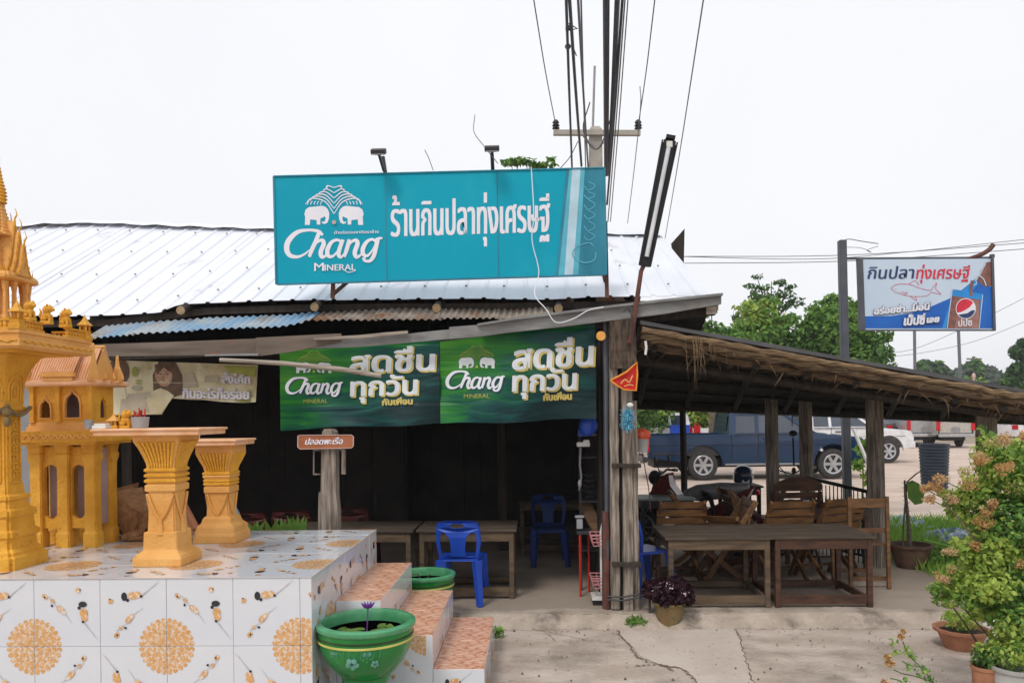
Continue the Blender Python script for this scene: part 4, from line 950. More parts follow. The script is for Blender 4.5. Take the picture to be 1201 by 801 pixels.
b = MB(); q = [(367, 528), (373, 527), (373, 556), (367, 556)]; b.bar(P(368, 528, DW + .02), P(368, 556, DW + .02), .012); b.bar(P(367, 556, DW + .02), P(376, 556, DW + .02), .012); b.bar(P(367, 528, DW + .02), P(376, 528, DW + .02), .012); b.build('bracket', M['woodgrey'], ws); b = MB()
b.bar(P(403, 527, DW + .03), P(403, 556, DW + .03), .035, .02); b.bar(P(394, 527, DW + .05), P(405, 527, DW + .05), .012); b.build('bracket', M['woodgrey'], ws)

# ================================================================== LAMP on rusty pole by the corner post
ls = thing('tube_lamp', 'long dark fluorescent lamp fixture tilted on a rusty pole at the corner post', 'lamp', P(741, 400, 6.95))
a = P(786.5, 161, 6.8); c = P(756, 312, 6.9); ax = (c - a).normalized(); wv_ = ax.cross(Vector((0, -1, 0))).normalized(); nn = wv_.cross(ax).normalized()
if nn.y > 0: nn = -nn
b = MB(); pr_ = [(-.074, 0), (-.066, .03), (-.04, .055), (0, .062), (.04, .055), (.066, .03), (.074, 0)]
vs = []; N_ = 14
for i in range(N_ + 1):
    t = i / N_; k = min(1, math.sin(math.pi * min(t, .5) / .5 * .5) * 0 + min(1, (t * 12) ** .5) if t < .1 else 1); wd_ = (1 - .30 * t) * (k if t < .1 else 1)
    if t == 0: wd_ = .45
    for x, y in pr_: vs.append(a.lerp(c, t) + wv_ * x * wd_ * 1.0 - nn * y)
m_ = len(pr_); fs = [(i * m_ + j, i * m_ + j + 1, (i + 1) * m_ + j + 1, (i + 1) * m_ + j) for i in range(N_) for j in range(m_ - 1)] + [tuple(range(m_)), tuple(N_ * m_ + j for j in range(m_))[::-1]]
b.add(vs, fs); b.build('housing', M['dgrey'], ls, smooth=True)
b = MB(); 
for sd_ in (-1, 1):
    b.bar(a + wv_ * .066 * sd_ + ax * .04 + nn * .012, c + wv_ * .05 * sd_ + nn * .012, .012, .03, up=nn)
b.bar(a + nn * .01 - wv_ * .04, a + nn * .01 + wv_ * .04, .03, .02, up=nn); b.bar(a + ax * .03 + nn * .008 , c + nn * .008, .11, .004, up=nn)
b.build('rim', M['black'], ls)
b = MB(); b.tube([a + ax * .09 + nn * .02, c - ax * .08 + nn * .02], .02, 10); b.build('lamp_tube', M['tube'], ls, smooth=True)
b = MB(); b.box(a + ax * .07 + nn * .022, (.05, .03, .05)); b.build('socket', M['whitep'], ls)
b = MB(); b.tube([c + ax * -.03 - nn * .03, P(752, 318, 6.92), P(748, 345, 6.93), P(742, 385, 6.95), P(738, 402, 6.97)], [.02, .02, .021, .022, .022], 8); b.build('pole', M['rust'], ls)
b = MB(); b.tube([tuple(v) for v in spline([tuple(P(x, y, 6.9)) for x, y in ((738, 395), (741, 372), (736, 362), (731, 366))], 4)], .006, 5); b.build('cord', M['dgrey'], ls)

# ================================================================== small things tied to the corner post
t = thing('pennant', 'small red triangular cloth pennant with orange trim pinned on the corner post', 'pennant', P(733, 458, 6.9))
pq = [(716, 446), (724, 442), (735, 436), (747, 425), (747.5, 440), (746, 458), (732, 457), (722, 451)]
b = MB(); b.plate(pq, [], lambda u, v, t_: P(u, v, 6.93 - .012 * math.sin((u - 716) * .35) + (.004 if t_ else 0)), 1); b.build('cloth', M['redcloth'], t)
b = MB(); b.tube([P(x, y, 6.915 - .012 * math.sin((x - 716) * .35)) for x, y in pq + pq[:1]], .009, 6); b.build('trim', M['orangecloth'], t)
pr = Print(quadmap(QB, 6.9, 0)); pr.stroke([(728, 450), (733, 445), (738, 448), (742, 440)], 1.2, 0, n=4); pr.stroke([(732, 453), (738, 451), (743, 452)], 1, 0, n=3); pr.build('gilt_motif', M['signgold'], t)
p = P(736, 490, 6.92); g3 = random.Random(4); b = MB()
for i in range(230):
    cz = random.choice((.05, -.035)); d = Vector((g3.gauss(0, 1), g3.gauss(0, .7) - .3, g3.gauss(0, 1) - .3)).normalized(); o_ = p + Vector((0, 0, cz)); b.bar(o_, o_ + d * g3.uniform(.045, .085) + Vector((0, 0, -.02)), .006, .003)
b.solo('fibre_tassel', M['skyblue'], 'shaggy light blue fibre tassel tied to the corner post', 'tassel')
b = MB(); b.sph(P(739, 475, 6.92), .024, 8, 6, (1.3, .7, .9)); b.solo('cotton_tuft', M['whitep'], 'small white tuft above the blue tassel on the corner post', 'tuft')
b = MB(); b.lathe([(0, 0), (.04, .0), (.045, .01), (.04, .05), (0, .05)], (0, 0, 0), 14); 
b.T = None; vs = [Vector((v[0], v[2], v[1])) + P(705, 394, 7.0) for v in b.v]; b.v = [tuple(v) for v in vs]; b.solo('round_reflector', mat('amber_disc', (.80, .42, .10), (.7, .3, .05), 30, .4), 'round amber disc hanging left of the corner post top', 'disc')
b = MB(); b.tube([P(757, 400, 6.95), P(758, 408, 6.95), P(757, 416, 6.95)], .012, 6); b.solo('rope_knot', M['whitep'], 'short white rope end hanging under the thatch near the corner post', 'rope')
t = thing('hanging_bucket', 'grey bucket with a bright orange plastic bag on top right of the corner post', 'bucket', P(753, 530, 7.5))
p = P(753, 530, 7.5); b = MB(); b.lathe([(.055, 0), (.068, .13), (.06, .13), (.05, .01), (0, .01)], p, 16); b.build('pail', M['potgrey'], t, smooth=True)
b = MB(); b.sph(p + Vector((0, 0, .16)), .085, 14, 9, (1, .9, .75)); g3 = random.Random(2); b.v = [(v[0] + g3.uniform(-.008, .008), v[1], v[2] + g3.uniform(-.008, .008)) for v in b.v]; b.build('plastic_bag', M['bag'], t)
b = MB(); b.tube([p + Vector((.0, 0, 0)), p + Vector((.06, .0, -.35)), P(763, 600, 7.5)], .005, 5); b.build('cord', M['rust'], t)
b = MB(); b.sph(P(690, 499, 7.4), .1, 14, 9, (.9, .6, 1)); b.solo('blue_plastic_bag', M['blue'], 'blue plastic bag hanging below the right end of the right green banner', 'bag', smooth=True)

# ================================================================== TILED SHRINE PLATFORM WITH STEPS
PXR, PY0, PY1, PZ = -1.32, 4.5, 6.38, .96
plat = thing('shrine_platform', 'white tiled platform with orange and black fish prints and three steps, carrying the golden shrines', 'platform', (-3, 5.4, 0))
PXL = -5.4
b = MB(); b.bb(PXL, PXR - .009, PY0 + .009, PY1 - .009, 0, PZ - .009); b.build('core', M['grout'], plat)
# print motifs of one tile (unit square, circle quarter in the lower right corner), as in the photo
def tile_motif():
    L = []
    def el(cx, cy, rx, ry, a, m_, n=10):
        p = []
        for i in range(n):
            t = 2 * math.pi * i / n; x, y = rx * math.cos(t), ry * math.sin(t); p.append((cx + x * math.cos(a) - y * math.sin(a), cy + x * math.sin(a) + y * math.cos(a)))
        L.append(([(cx + (u_ - cx) * .86, cy + (v_ - cy) * .86) for u_, v_ in p] if rx < .09 and m_ != 1 else p, m_))
    def px(x, y): return ((x - 390) / 290, (655 - y) / 280)
    def line(a, b_, w_, m_):
        (x0, y0), (x1, y1) = px(*a), px(*b_); d = math.hypot(x1 - x0, y1 - y0); nx, ny = -(y1 - y0) / d * w_, (x1 - x0) / d * w_; L.append(([(x0 + nx, y0 + ny), (x0 - nx, y0 - ny), (x1 - nx * .3, y1 - ny * .3), (x1 + nx * .3, y1 + ny * .3)], m_))
    R0 = .405
    L.append(([(1, 0)] + [(1 + R0 * .93 * math.cos(t), R0 * .93 * math.sin(t)) for t in np.linspace(math.pi / 2, math.pi, 9)], 1))
    for ring, n, r_ in ((.94, 7, .055), (.74, 6, .055), (.52, 4, .055), (.30, 3, .05), (.11, 1, .045)):
        for k in range(n):
            t = math.pi / 2 + (k + .5) / n * math.pi / 2; el(1 + R0 * ring * math.cos(t), R0 * ring * math.sin(t), r_ * .92, r_ * .8, t, 0, 8)
    x, y = px(437, 466); el(x, y, .05, .045, 0, 0); el(x - .01, y + .03, .018, .012, 0, 2)
    line((572, 447), (650, 383), .007, 3); line((575, 440), (640, 395), .006, 3)
    x, y = px(535, 443); el(x, y, .085, .07, .1, 0); x, y = px(556, 440); el(x, y, .06, .06, .1, 0); x, y = px(497, 447); el(x, y, .052, .075, 0, 2); x, y = px(512, 462); el(x, y, .03, .03, 0, 2); x, y = px(572, 446); el(x, y, .024, .024, 0, 2)
    line((540, 520), (582, 492), .006, 3)
    a = math.atan2(1, .8)
    x, y = px(463, 607); el(x, y, .055, .04, a, 0); el(x + .01, y + .0, .02, .018, a, 2); x, y = px(482, 575); el(x, y, .045, .035, a, 0); x, y = px(502, 577); el(x, y, .024, .02, 0, 2); x, y = px(518, 541); el(x, y, .085, .05, a, 0); x, y = px(530, 528); el(x, y, .04, .03, a, 1); line((462, 590), (545, 528), .006, 3)
    return L
TM = tile_motif()
def clip(poly, x0, x1, y0, y1):
    def cut(p, f, ins):
        o = []
        for i in range(len(p)):
            a, c = p[i - 1], p[i]; ia, ic = ins(a), ins(c)
            if ia != ic: o.append(f(a, c))
            if ic: o.append(c)
        return o
    def ix(X_): return lambda a, c: (X_, a[1] + (c[1] - a[1]) * (X_ - a[0]) / (c[0] - a[0]))
    def iy(Y_): return lambda a, c: (a[0] + (c[0] - a[0]) * (Y_ - a[1]) / (c[1] - a[1]), Y_)
    for f, ins in ((ix(x0), lambda p: p[0] >= x0), (ix(x1), lambda p: p[0] <= x1), (iy(y0), lambda p: p[1] >= y0), (iy(y1), lambda p: p[1] <= y1)):
        poly = cut(poly, f, ins) if poly else poly
    return poly
CACHE = {}
def motif_mesh(k, u0, u1, v0, v1, T):
    """print for the cell part u0..u1, v0..v1 (cell units), rotated k quarter turns clockwise; z is out of the wall"""
    key = ('m', k, round(u0, 3), round(u1, 3), round(v0, 3), round(v1, 3))
    if key in CACHE: return CACHE[key]
    b = MB()
    for q, (poly, m_) in enumerate(TM):
        pts = []
        for x, y in poly:
            x -= .5; y -= .5
            for _ in range(k): x, y = y, -x
            pts.append((x + .5, y + .5))
        pts = clip(pts, u0 + .006, u1 - .006, v0 + .006, v1 - .006)
        if not pts or len(pts) < 3: continue
        z = .0005 + .00012 * q; b.cur = m_
        tr = tessellate_polygon([[Vector((x, y, 0)) for x, y in pts]])
        b.add([((x - u0) * T, (y - v0) * T, z) for x, y in pts], [tuple(t) for t in tr])
    if not b.v: CACHE[key] = None; return None
    me = bpy.data.meshes.new('fish_print'); me.from_pydata(b.v, [], b.f)
    for m in (M['pko'], M['pkl'], M['pkb'], M['pkg']): me.materials.append(m)
    me.polygons.foreach_set('material_index', b.m); me.update(); CACHE[key] = me; return me
def tile_mesh(w_, h_, m):
    key = ('t', round(w_, 3), round(h_, 3), m.name)
    if key in CACHE: return CACHE[key]
    g_ = .0011; c = .0015; b = MB()
    x0, x1, y0, y1 = g_, w_ - g_, g_, h_ - g_
    b.add([(x0, y0, -.008), (x1, y0, -.008), (x1, y1, -.008), (x0, y1, -.008), (x0, y0, -c), (x1, y0, -c), (x1, y1, -c), (x0, y1, -c), (x0 + c, y0 + c, 0), (x1 - c, y0 + c, 0), (x1 - c, y1 - c, 0), (x0 + c, y1 - c, 0)],
          [(0, 1, 5, 4), (1, 2, 6, 5), (2, 3, 7, 6), (3, 0, 4, 7), (4, 5, 9, 8), (5, 6, 10, 9), (6, 7, 11, 10), (7, 4, 8, 11), (8, 9, 10, 11)])
    me = bpy.data.meshes.new('tile'); me.from_pydata(b.v, [], b.f); me.materials.append(m); me.update(); CACHE[key] = me; return me
KMAP = {(0, 1): 0, (1, 1): 1, (1, 0): 2, (0, 0): 3}     # cell left/right of the circle, above/below it -> quarter turns
def tile_face(orig, U, V, us, vs, cu, cv, T, parent, m=None, prints=True, jit=.0008):
    """tiles on a face: orig point, unit axes U,V; us, vs tile edges (m); circles centred on cu + 2T*i, cv + 2T*j"""
    m = m or M['white']; U = Vector(U); V = Vector(V); Nn = U.cross(V); rot = Matrix((U, V, Nn)).transposed().to_euler()
    for u0, u1 in zip(us, us[1:]):
        for v0, v1 in zip(vs, vs[1:]):
            p = Vector(orig) + U * u0 + V * v0 + Nn * random.uniform(-jit, jit) - ORG[parent.name]
            t = link_mesh(tile_mesh(u1 - u0, v1 - v0, m), 'tile', parent, p, rot)
            if not prints: continue
            cu_ = math.floor(((u0 + u1) / 2 - cu) / T + 1e-6); cv_ = math.floor(((v0 + v1) / 2 - cv) / T + 1e-6)
            k = KMAP[(1 - (cu_ % 2) if True else 0, 1 - (cv_ % 2) if True else 0)] if False else KMAP[((0 if cu_ % 2 else 1), (0 if cv_ % 2 else 1))]
            a0 = (u0 - (cu + cu_ * T)) / T; a1 = (u1 - (cu + cu_ * T)) / T; b0 = (v0 - (cv + cv_ * T)) / T; b1 = (v1 - (cv + cv_ * T)) / T
            me = motif_mesh(k, max(0, a0), min(1, a1), max(0, b0), min(1, b1), T)
            if me: link_mesh(me, 'fish_print', t)
TL = .4
edges = lambda a, c, ph, T=TL: [a] + [e for e in np.arange(ph + math.ceil((a - ph) / T - 1e-6) * T, c - 1e-6, T) if e > a + 1e-3 and e < c - 1e-3] + [c]
# front face: x from PXL to PXR (U=+x, V=+z, out = -y)
fx = edges(PXL, PXR, -1.39); fz = edges(0, PZ, .555)
tile_face((0, PY0, 0), (1, 0, 0), (0, 0, 1), fx, fz, -1.39, .555, TL, plat)
fy = edges(PY0, PY1, PY0)
tile_face((PXR, 0, 0), (0, 1, 0), (0, 0, 1), fy, fz, PY0 + .4, .555, TL, plat)
tile_face((0, 0, PZ), (1, 0, 0), (0, 1, 0), fx, fy, -1.39, PY0 + .4, TL, plat)
# steps going down to the right
SY0, SY1 = 5.04, 6.34; xl = PXR
for zt, x1 in ((.69, -1.02), (.46, -.68), (.235, -.34)):
    b = MB(); b.bb(xl + .002, x1 - .009, SY0 + .009, SY1 - .009, 0, zt - .009); b.build('step_core', M['grout'], plat)
    sy = edges(SY0, SY1, SY0, .325)
    tile_face((xl, 0, zt), (1, 0, 0), (0, 1, 0), [.001, x1 - xl], sy, 0, 0, .34, plat, M['tread'], False)
    tile_face((x1, 0, 0), (0, 1, 0), (0, 0, 1), sy, [max(0, zt - .235 - .12), zt] if zt > .3 else [0, zt], SY0 + .3, zt - .2, .325, plat)
    tile_face((0, SY0, 0), (1, 0, 0), (0, 0, 1), [xl + .001, x1], edges(0, zt, zt % .325 + 0, .325), xl + .3, zt % .325 + .325, .325, plat)
    xl = x1
b = MB(); b.box(((-1.32 - 5.4) / 2, PY0 - .004, PZ - .001), (4.08, .004, .003)); b.bar((PXR + .001, PY0, PZ), (PXR + .001, PY1, PZ), .006, .006)
b.build('edge_trim', M['grout'], plat)

# ================================================================== GREAT GOLDEN SHRINE at the left edge
CX, CY = -3.455, 4.90
sh = thing('spired_shrine', 'tall golden spired shrine on a carved pillar at the left edge of the photo', 'shrine', (CX, CY, PZ))
z0 = PZ
b = MB()
b.mold([(.19, 0), (.19, .08), (.17, .09), (.17, .11), (.145, .13), (.14, .19), (.155, .205), (.155, .235), (.135, .25), (.13, .32), (.143, .335), (.143, .37), (.115, .385), (.105, .43), (.118, .44), (.118, .46), (.092, .475), (.088, .53)], (CX, CY, z0), .12); b.build('pillar_base', M['gold'], sh)
b = MB(); b.mold([(.088, 0), (.082, .03), (.08, .3), (.08, .50)], (CX, CY, z0 + .52), .14)
for sx_ in (-1, 1):
    for sy_ in (-1, 1):
        for ax_ in (0, 1):
            pass
sf = b.build('pillar_shaft', M['gold'], sh)
for nrm, tag_ in (((0, -1), 'front'), ((1, 0), 'side')):
    n_ = Vector((nrm[0], nrm[1], 0)); t_ = Vector((-nrm[1], nrm[0], 0)); o_ = Vector((CX, CY, z0 + .53)) + n_ * .081
    b = MB()
    def pp_(u, v, d=.004): return o_ + t_ * u * .62 + Vector((0, 0, v * .9)) + n_ * d
    fr = [(-.075, .02), (.075, .02), (.075, .50), (-.075, .50)]
    for (a, c), (d, e) in zip(fr, fr[1:] + fr[:1]): b.bar(pp_(a, c), pp_(d, e), .012, .012)
    for k in range(7):
        zc = .07 + k * .06
        b.tube([pp_(.03 * math.sin(t) + 0, zc + .026 * math.cos(t * .8), .006) for t in np.linspace(-2.6, 2.6, 9)], .006, 5)
        b.tube([pp_(-.045, zc - .02, .006), pp_(-.02, zc + .02, .007), pp_(0, zc - .008, .006), pp_(.02, zc + .02, .007), pp_(.045, zc - .02, .006)], .005, 5)
    b.build('carved_panel', M['gold'], sh)
# garland of carved beads, dusty
b = MB()
for k in range(26):
    t = k / 25; a = -.2 + .4 * t; sag = .05 * math.sin(math.pi * t)
    b.sph((CX + a * .6, CY - .115 - .01 * math.sin(k), z0 + 1.03 - sag + .01 * (k % 2)), .017, 6, 5, (1.2, 1, .8))
for k in range(16):
    t = k / 15; b.sph((CX + .115, CY - .11 + .22 * t, z0 + 1.03 - .05 * math.sin(math.pi * t)), .016, 6, 5, (1, 1.2, .8))
b.sph((CX + .12, CY - .12, z0 + 1.0), .028, 8, 6); b.sph((CX + .12, CY - .12, z0 + .94), .022, 8, 6, (1, 1, 1.6))
b.build('garland', M['claymoss'], sh)['kind'] = 'stuff'
b = MB(); cp = [(.088, 0), (.10, .015), (.10, .035), (.088, .045)]
for i in range(11):
    t = i / 10; cp.append((.09 + .075 * (t ** 2.8), .055 + .30 * t))
cp += [(.18, .362), (.18, .372), (.30, .376), (.30, .385)]
b.mold(cp, (CX, CY, z0 + 1.0), .06)
b.build('pillar_capital', M['gold'], sh)
for nrm in ((0, -1), (1, 0)):
    n_ = Vector((nrm[0], nrm[1], 0)); t_ = Vector((-nrm[1], nrm[0], 0)); b = MB()
    def cpp(u, z): 
        t = min(1, max(0, (z - .055) / .30)); return Vector((CX, CY, z0 + 1.0 + z)) + n_ * (.094 + .075 * t ** 2.8) + t_ * u * .9
    for w_, zt_ in ((.075, .25), (.05, .21)):
        b.tube([cpp(-w_, .07), cpp(-w_ * 1.1, .16), cpp(-w_ * .8, zt_ - .02), cpp(0, zt_), cpp(w_ * .8, zt_ - .02), cpp(w_ * 1.1, .16), cpp(w_, .07)], .007, 5)
    b.tube([cpp(.02 * math.sin(a), .13 + .03 * math.cos(a)) for a in np.linspace(0, 5.5, 12)], .006, 5); b.build('carved_arch', M['gold'], sh)
zp = z0 + 1.385
b = MB(); b.mold([(.36, 0), (.385, .012), (.385, .055), (.37, .06), (.37, .085), (.38, .09), (.38, .11)], (CX, CY, zp)); b.build('top_plate', M['gold2'], sh)
b = MB()
for sd in range(4):
    rot = Matrix.Rotation(sd * math.pi / 2, 4, 'Z'); b.T = Matrix.Translation((CX, CY, zp + .035)) @ rot
    b.tube([(x, -.388, .014 * abs(math.sin(x * 40)) - .005) for x in np.linspace(-.37, .37, 60)], .006, 5)
b.T = None; b.build('scalloped_band', M['gold'], sh)
ZT = zp + .11
# low balustrade with corner lanterns
for sd in range(4):
    T_ = Matrix.Translation((CX, CY, ZT)) @ Matrix.Rotation(sd * math.pi / 2, 4, 'Z'); b = MB(); b.T = T_
    for x0_, x1_ in ((-.33, -.12), (.12, .33)):
        b.box(((x0_ + x1_) / 2, -.355, .008), (x1_ - x0_, .03, .016)); b.box(((x0_ + x1_) / 2, -.355, .06), (x1_ - x0_, .028, .012))
        for k in range(7):
            x = x0_ + (k + .5) / 7 * (x1_ - x0_); b.lathe([(.008, .014), (.013, .03), (.008, .045), (.01, .055)], (x, -.355, 0), 6)
    b.build('railing', M['gold'], sh)
for sx_ in (-1, 1):
    for sy_ in (-1, 1):
        b = MB(); c_ = (CX + sx_ * .35, CY + sy_ * .35, ZT)
        b.mold([(.035, 0), (.035, .03), (.028, .035), (.028, .06), (.034, .065)], c_)
        for ax_ in (-1, 1):
            for ay_ in (-1, 1): b.box((c_[0] + ax_ * .02, c_[1] + ay_ * .02, ZT + .085), (.01, .01, .04))
        b.mold([(.036, .105), (.03, .115), (.018, .13), (.012, .145), (.004, .165), (.001, .18)], c_); b.build('corner_lantern', M['gold'], sh)
# temple: floor, twelve posts, cross roof in three tiers, ringed spire
b = MB(); b.mold([(.27, 0), (.27, .02), (.25, .03), (.25, .05), (.235, .06)], (CX, CY, ZT), .1); b.build('temple_floor', M['gold'], sh)
ZF, ZE = ZT + .06, 2.80
def colpost(b, x, y): 
    b.mold([(.03, 0), (.03, .05), (.022, .06), (.019, .2), (.018, ZE - ZF - .07), (.024, ZE - ZF - .05), (.03, ZE - ZF)], (x, y, ZF), .2)
for x, y in [(a, c) for a in (-.2, .2) for c in (-.2, .2)] + [(a, c) for a in (-.235, -.10, .10, .235) for c in (-.235, -.10, .10, .235) if (abs(a) > .2) != (abs(c) > .2)]:
    b = MB(); colpost(b, CX + x, CY + y); b.build('post', M['gold2'], sh)
b = MB(); b.mold([(.10, 0), (.10, .06), (.075, .08), (.07, .3)], (CX, CY, ZF)); b.sph((CX, CY - .09, ZF + .14), .035, 8, 6); b.box((CX, CY - .09, ZF + .08), (.08, .06, .09)); b.build('inner_altar', M['gold2'], sh)
b = MB(); b.mold([(.26, 0), (.285, .012), (.285, .03), (.262, .05), (.25, .055)], (CX, CY, ZE), .08); b.build('eave_cornice', M['gold2'], sh)
for k, (ext, hw, zr, zb) in enumerate(((.29, .11, .25, .04), (.235, .135, .33, .05), (.18, .15, .40, .06))):
    for sd in range(4):
        T_ = Matrix.Translation((CX, CY, ZE)) @ Matrix.Rotation(sd * math.pi / 2, 4, 'Z'); b = MB(); b.T = T_
        N_ = 6; L_ = [(-hw * (1 - t) ** 1.0 * (1 - .35 * math.sin(math.pi * t)), zb + (zr - zb) * t) for t in np.linspace(0, 1, N_)]; out2 = L_ + [(-x, z) for x, z in L_[-2::-1]]
        n2 = len(out2); vs = [(x, -ext, z) for x, z in out2] + [(x, -.02, z) for x, z in out2]
        b.add(vs, [tuple(range(n2)), tuple(range(n2, 2 * n2))[::-1]] + [(i, (i + 1) % n2, n2 + (i + 1) % n2, n2 + i) for i in range(n2)])
        b.build('gable_roof', M['gold2'], sh)
        b = MB(); b.T = T_
        b.tube([(x * 1.04, -ext - .004, z) for x, z in L_] , .009, 5); b.tube([(-x * 1.04, -ext - .004, z) for x, z in L_], .009, 5)
        for x, z in L_[1:-1]:
            for sg in (-1, 1): b.tube([(sg * x * 1.06, -ext - .004, z), (sg * x * 1.2 , -ext - .004, z + .018), (sg * x * 1.18, -ext - .004, z + .035)], [.007, .005, .002], 5)
        b.tube([(0, -ext, zr - .01), (0, -ext - .006, zr + .02), (.0, -ext - .03, zr + .04), (0, -ext - .022, zr + .065), (0, -ext - .005, zr + .085)], [.012, .010, .008, .005, .002], 6)
        for sg in (-1, 1): b.tube([(sg * hw * 1.05, -ext, zb), (sg * (hw + .03), -ext - .003, zb + .012), (sg * (hw + .035), -ext - .003, zb + .04)], [.009, .007, .002], 5)
        b.tube([(0, -ext - .008, zb + .05), (.02, -ext - .008, zb + .075), (0, -ext - .008, zb + .10), (-.02, -ext - .008, zb + .075), (0, -ext - .008, zb + .05)], .006, 5)
        b.build('gable_trim', M['gold'], sh)
sp = []; z = ZE + .30; r_ = .135
for i in range(9):
    sp += [(r_, z), (r_ * 1.06, z + .006), (r_ * 1.06, z + .014), (r_ * .92, z + .02)]; z += .024; r_ *= .86
b = MB(); b.mold(sp, (CX, CY, 0), .22); b.build('stepped_spire_base', M['gold2'], sh)
sp = []; zz = z
for i in range(12):
    t = i / 11; rr = .036 * (1 - t) ** .8 * (1 + .25 * math.sin(math.pi * min(1, t * 1.6))) + .007; sp += [(rr * .86, zz), (rr * 1.1, zz + .009), (rr * .86, zz + .018)]; zz += .022
sp += [(.006, zz), (.009, zz + .03), (.003, zz + .07), (.001, zz + .12)]
b = MB(); b.lathe(sp, (CX, CY, 0), 14); b.build('spire', M['gold'], sh)
for x, y in ((-1, -1), (1, -1), (1, 1), (-1, 1)):
    b = MB(); b.lathe([(.02, 0), (.022, .02), (.01, .04), (.006, .08), (.001, .12)], (CX + x * .13, CY + y * .13, ZE + .30), 8); b.build('corner_finial', M['gold2'], sh)
for o_ in sh.children:
    k_ = {'temple_floor': .56, 'post': .56, 'inner_altar': .5, 'eave_cornice': .56, 'gable_roof': .56, 'gable_trim': .56, 'stepped_spire_base': .62, 'corner_finial': .5}.get(o_.name.split('.')[0])
    if k_:
        for v_ in o_.data.vertices: v_.co.x *= k_; v_.co.y *= k_
# guardian lions on the plate
def lion():
    t = thing('lion_figurine', 'x', 'figurine', (0, 0, 0), 'small golden lions on the spired shrine'); b = MB()
    b.box((0, 0, .01), (.06, .05, .02)); b.sph((0, 0, .055), .026, 9, 7, (1.1, .9, 1.2)); b.sph((.018, 0, .098), .024, 9, 7); b.sph((.04, 0, .092), .012, 7, 5)
    for s_ in (-1, 1): b.tube([(.02, s_ * .012, .06), (.026, s_ * .014, .02)], [.009, .008], 6); b.sph((-.012, s_ * .018, .032), .014, 7, 5, (1.4, .8, 1)); b.sph((.012, s_ * .018, .12), .007, 5, 4)
    b.tube([(-.026, 0, .03), (-.042, 0, .055), (-.034, 0, .08), (-.044, 0, .1)], [.008, .008, .007, .003], 6)
    b.build('body', M['gold'], t, smooth=True)
    b = MB(); b.sph((.0, 0, .09), .03, 9, 6, (.8, 1.05, 1)); b.build('mane', M['gold'], t); return t
li = lion(); li['label'] = 'golden lion figurine at the front right corner of the spired shrine plate'; li.location = (CX + .345, CY - .23, ZT + .066); li.rotation_euler = (0, 0, -.3)
again(li, 'golden lion figurine on the right rail of the spired shrine, nearest the corner lantern', (CX + .35, CY + .13, ZT + .066), -.2)
again(li, 'golden lion figurine on the right rail of the spired shrine, nearest its temple posts', (CX + .345, CY - .06, ZT + .066), .1)

# ================================================================== SPIRIT HOUSE on six legs
HX0, HX1, HY0, HY1 = -3.745, -3.245, 5.60, 5.90
hs = thing('spirit_house', 'golden spirit house on legs with pink ribbed roof and arched windows, behind the spired shrine', 'shrine', ((HX0 + HX1) / 2, 5.75, PZ))
zt_ = 1.725
for x in (HX0 + .045, (HX0 + HX1) / 2, HX1 - .045):
    for y in (HY0 + .04, HY1 - .04):
        b = MB(); b.mold([(.052, 0), (.052, .10), (.044, .12), (.042, .5), (.044, .62), (.055, .66), (.055, .69), (.048, .70), (.06, zt_ - PZ)], (x, y, PZ), .15); b.build('leg', M['gold'], hs)
b = MB()
for k, (xa, xb) in enumerate(((HX0 + .08, (HX0 + HX1) / 2 - .045), ((HX0 + HX1) / 2 + .045, HX1 - .085))):
    w_ = (xb - xa) / 2; cxm = (xa + xb) / 2
    arch = [(cxm - w_ * .85, PZ + .24)] + [(cxm + w_ * .85 * math.sin(t), PZ + .56 + w_ * .85 * math.cos(t)) for t in np.linspace(-math.pi / 2, math.pi / 2, 9)] + [(cxm + w_ * .85, PZ + .24)] + [(cxm + w_ * .6 * math.sin(t), PZ + .24 - w_ * .5 * math.cos(t)) for t in np.linspace(math.pi / 2 - .3, -math.pi / 2 + .3, 5)]
    outer = [(xa, PZ + .14), (xb, PZ + .14), (xb, zt_ - .02), (xa, zt_ - .02)]
    b = MB(); b.plate(outer, [arch], lambda u, v, t: Vector((u, HY0 + .03 + (.03 if t else 0), v)), 1); b.build('arch_panel', M['gold'], hs)
    b = MB(); b.bb(xa, xb, HY0 + .12, HY0 + .135, PZ + .16, zt_ - .03); b.build('back_panel', M['mauve'], hs)
b = MB(); b.bb(HX1 - .05, HX1 - .03, HY0 + .1, HY1 - .08, PZ + .16, zt_ - .03); b.build('back_panel', M['mauve'], hs)
b = MB(); b.bb(HX0 - .1, HX1 + .08, HY0 - .14, HY1 + .06, zt_, zt_ + .02); b.bb(HX0 - .12, HX1 + .1, HY0 - .16, HY1 + .08, zt_ + .02, zt_ + .10); b.build('deck', M['gold'], hs)
b = MB(); b.tube([(x, HY0 - .165, zt_ + .06 + .012 * math.sin(x * 120)) for x in np.linspace(HX0 - .1, HX1 + .08, 120)], .006, 4); b.build('carved_band', M['gold2'], hs)
zb_ = zt_ + .10
b = MB(); cxm = (HX0 + HX1) / 2; rc = (1.0, (HY1 - HY0) / (HX1 - HX0)); b.mold([(.262, 0), (.262, .03), (.25, .035), (.25, .05), (.235, .065)], (cxm, 5.75, zb_), 0, rc); b.build('plinth', M['gold2'], hs)
zw = zb_ + .065; zr0 = 2.155
def ogee(cx, w_, z_, h_): return [(cx - w_, z_), (cx - w_, z_ + h_ * .5), (cx - w_ * .8, z_ + h_ * .72), (cx - w_ * .25, z_ + h_ * .86), (cx, z_ + h_), (cx + w_ * .25, z_ + h_ * .86), (cx + w_ * .8, z_ + h_ * .72), (cx + w_, z_ + h_ * .5), (cx + w_, z_)]
win = [(HX0 + .125, .042), (HX0 + .33, .058)]
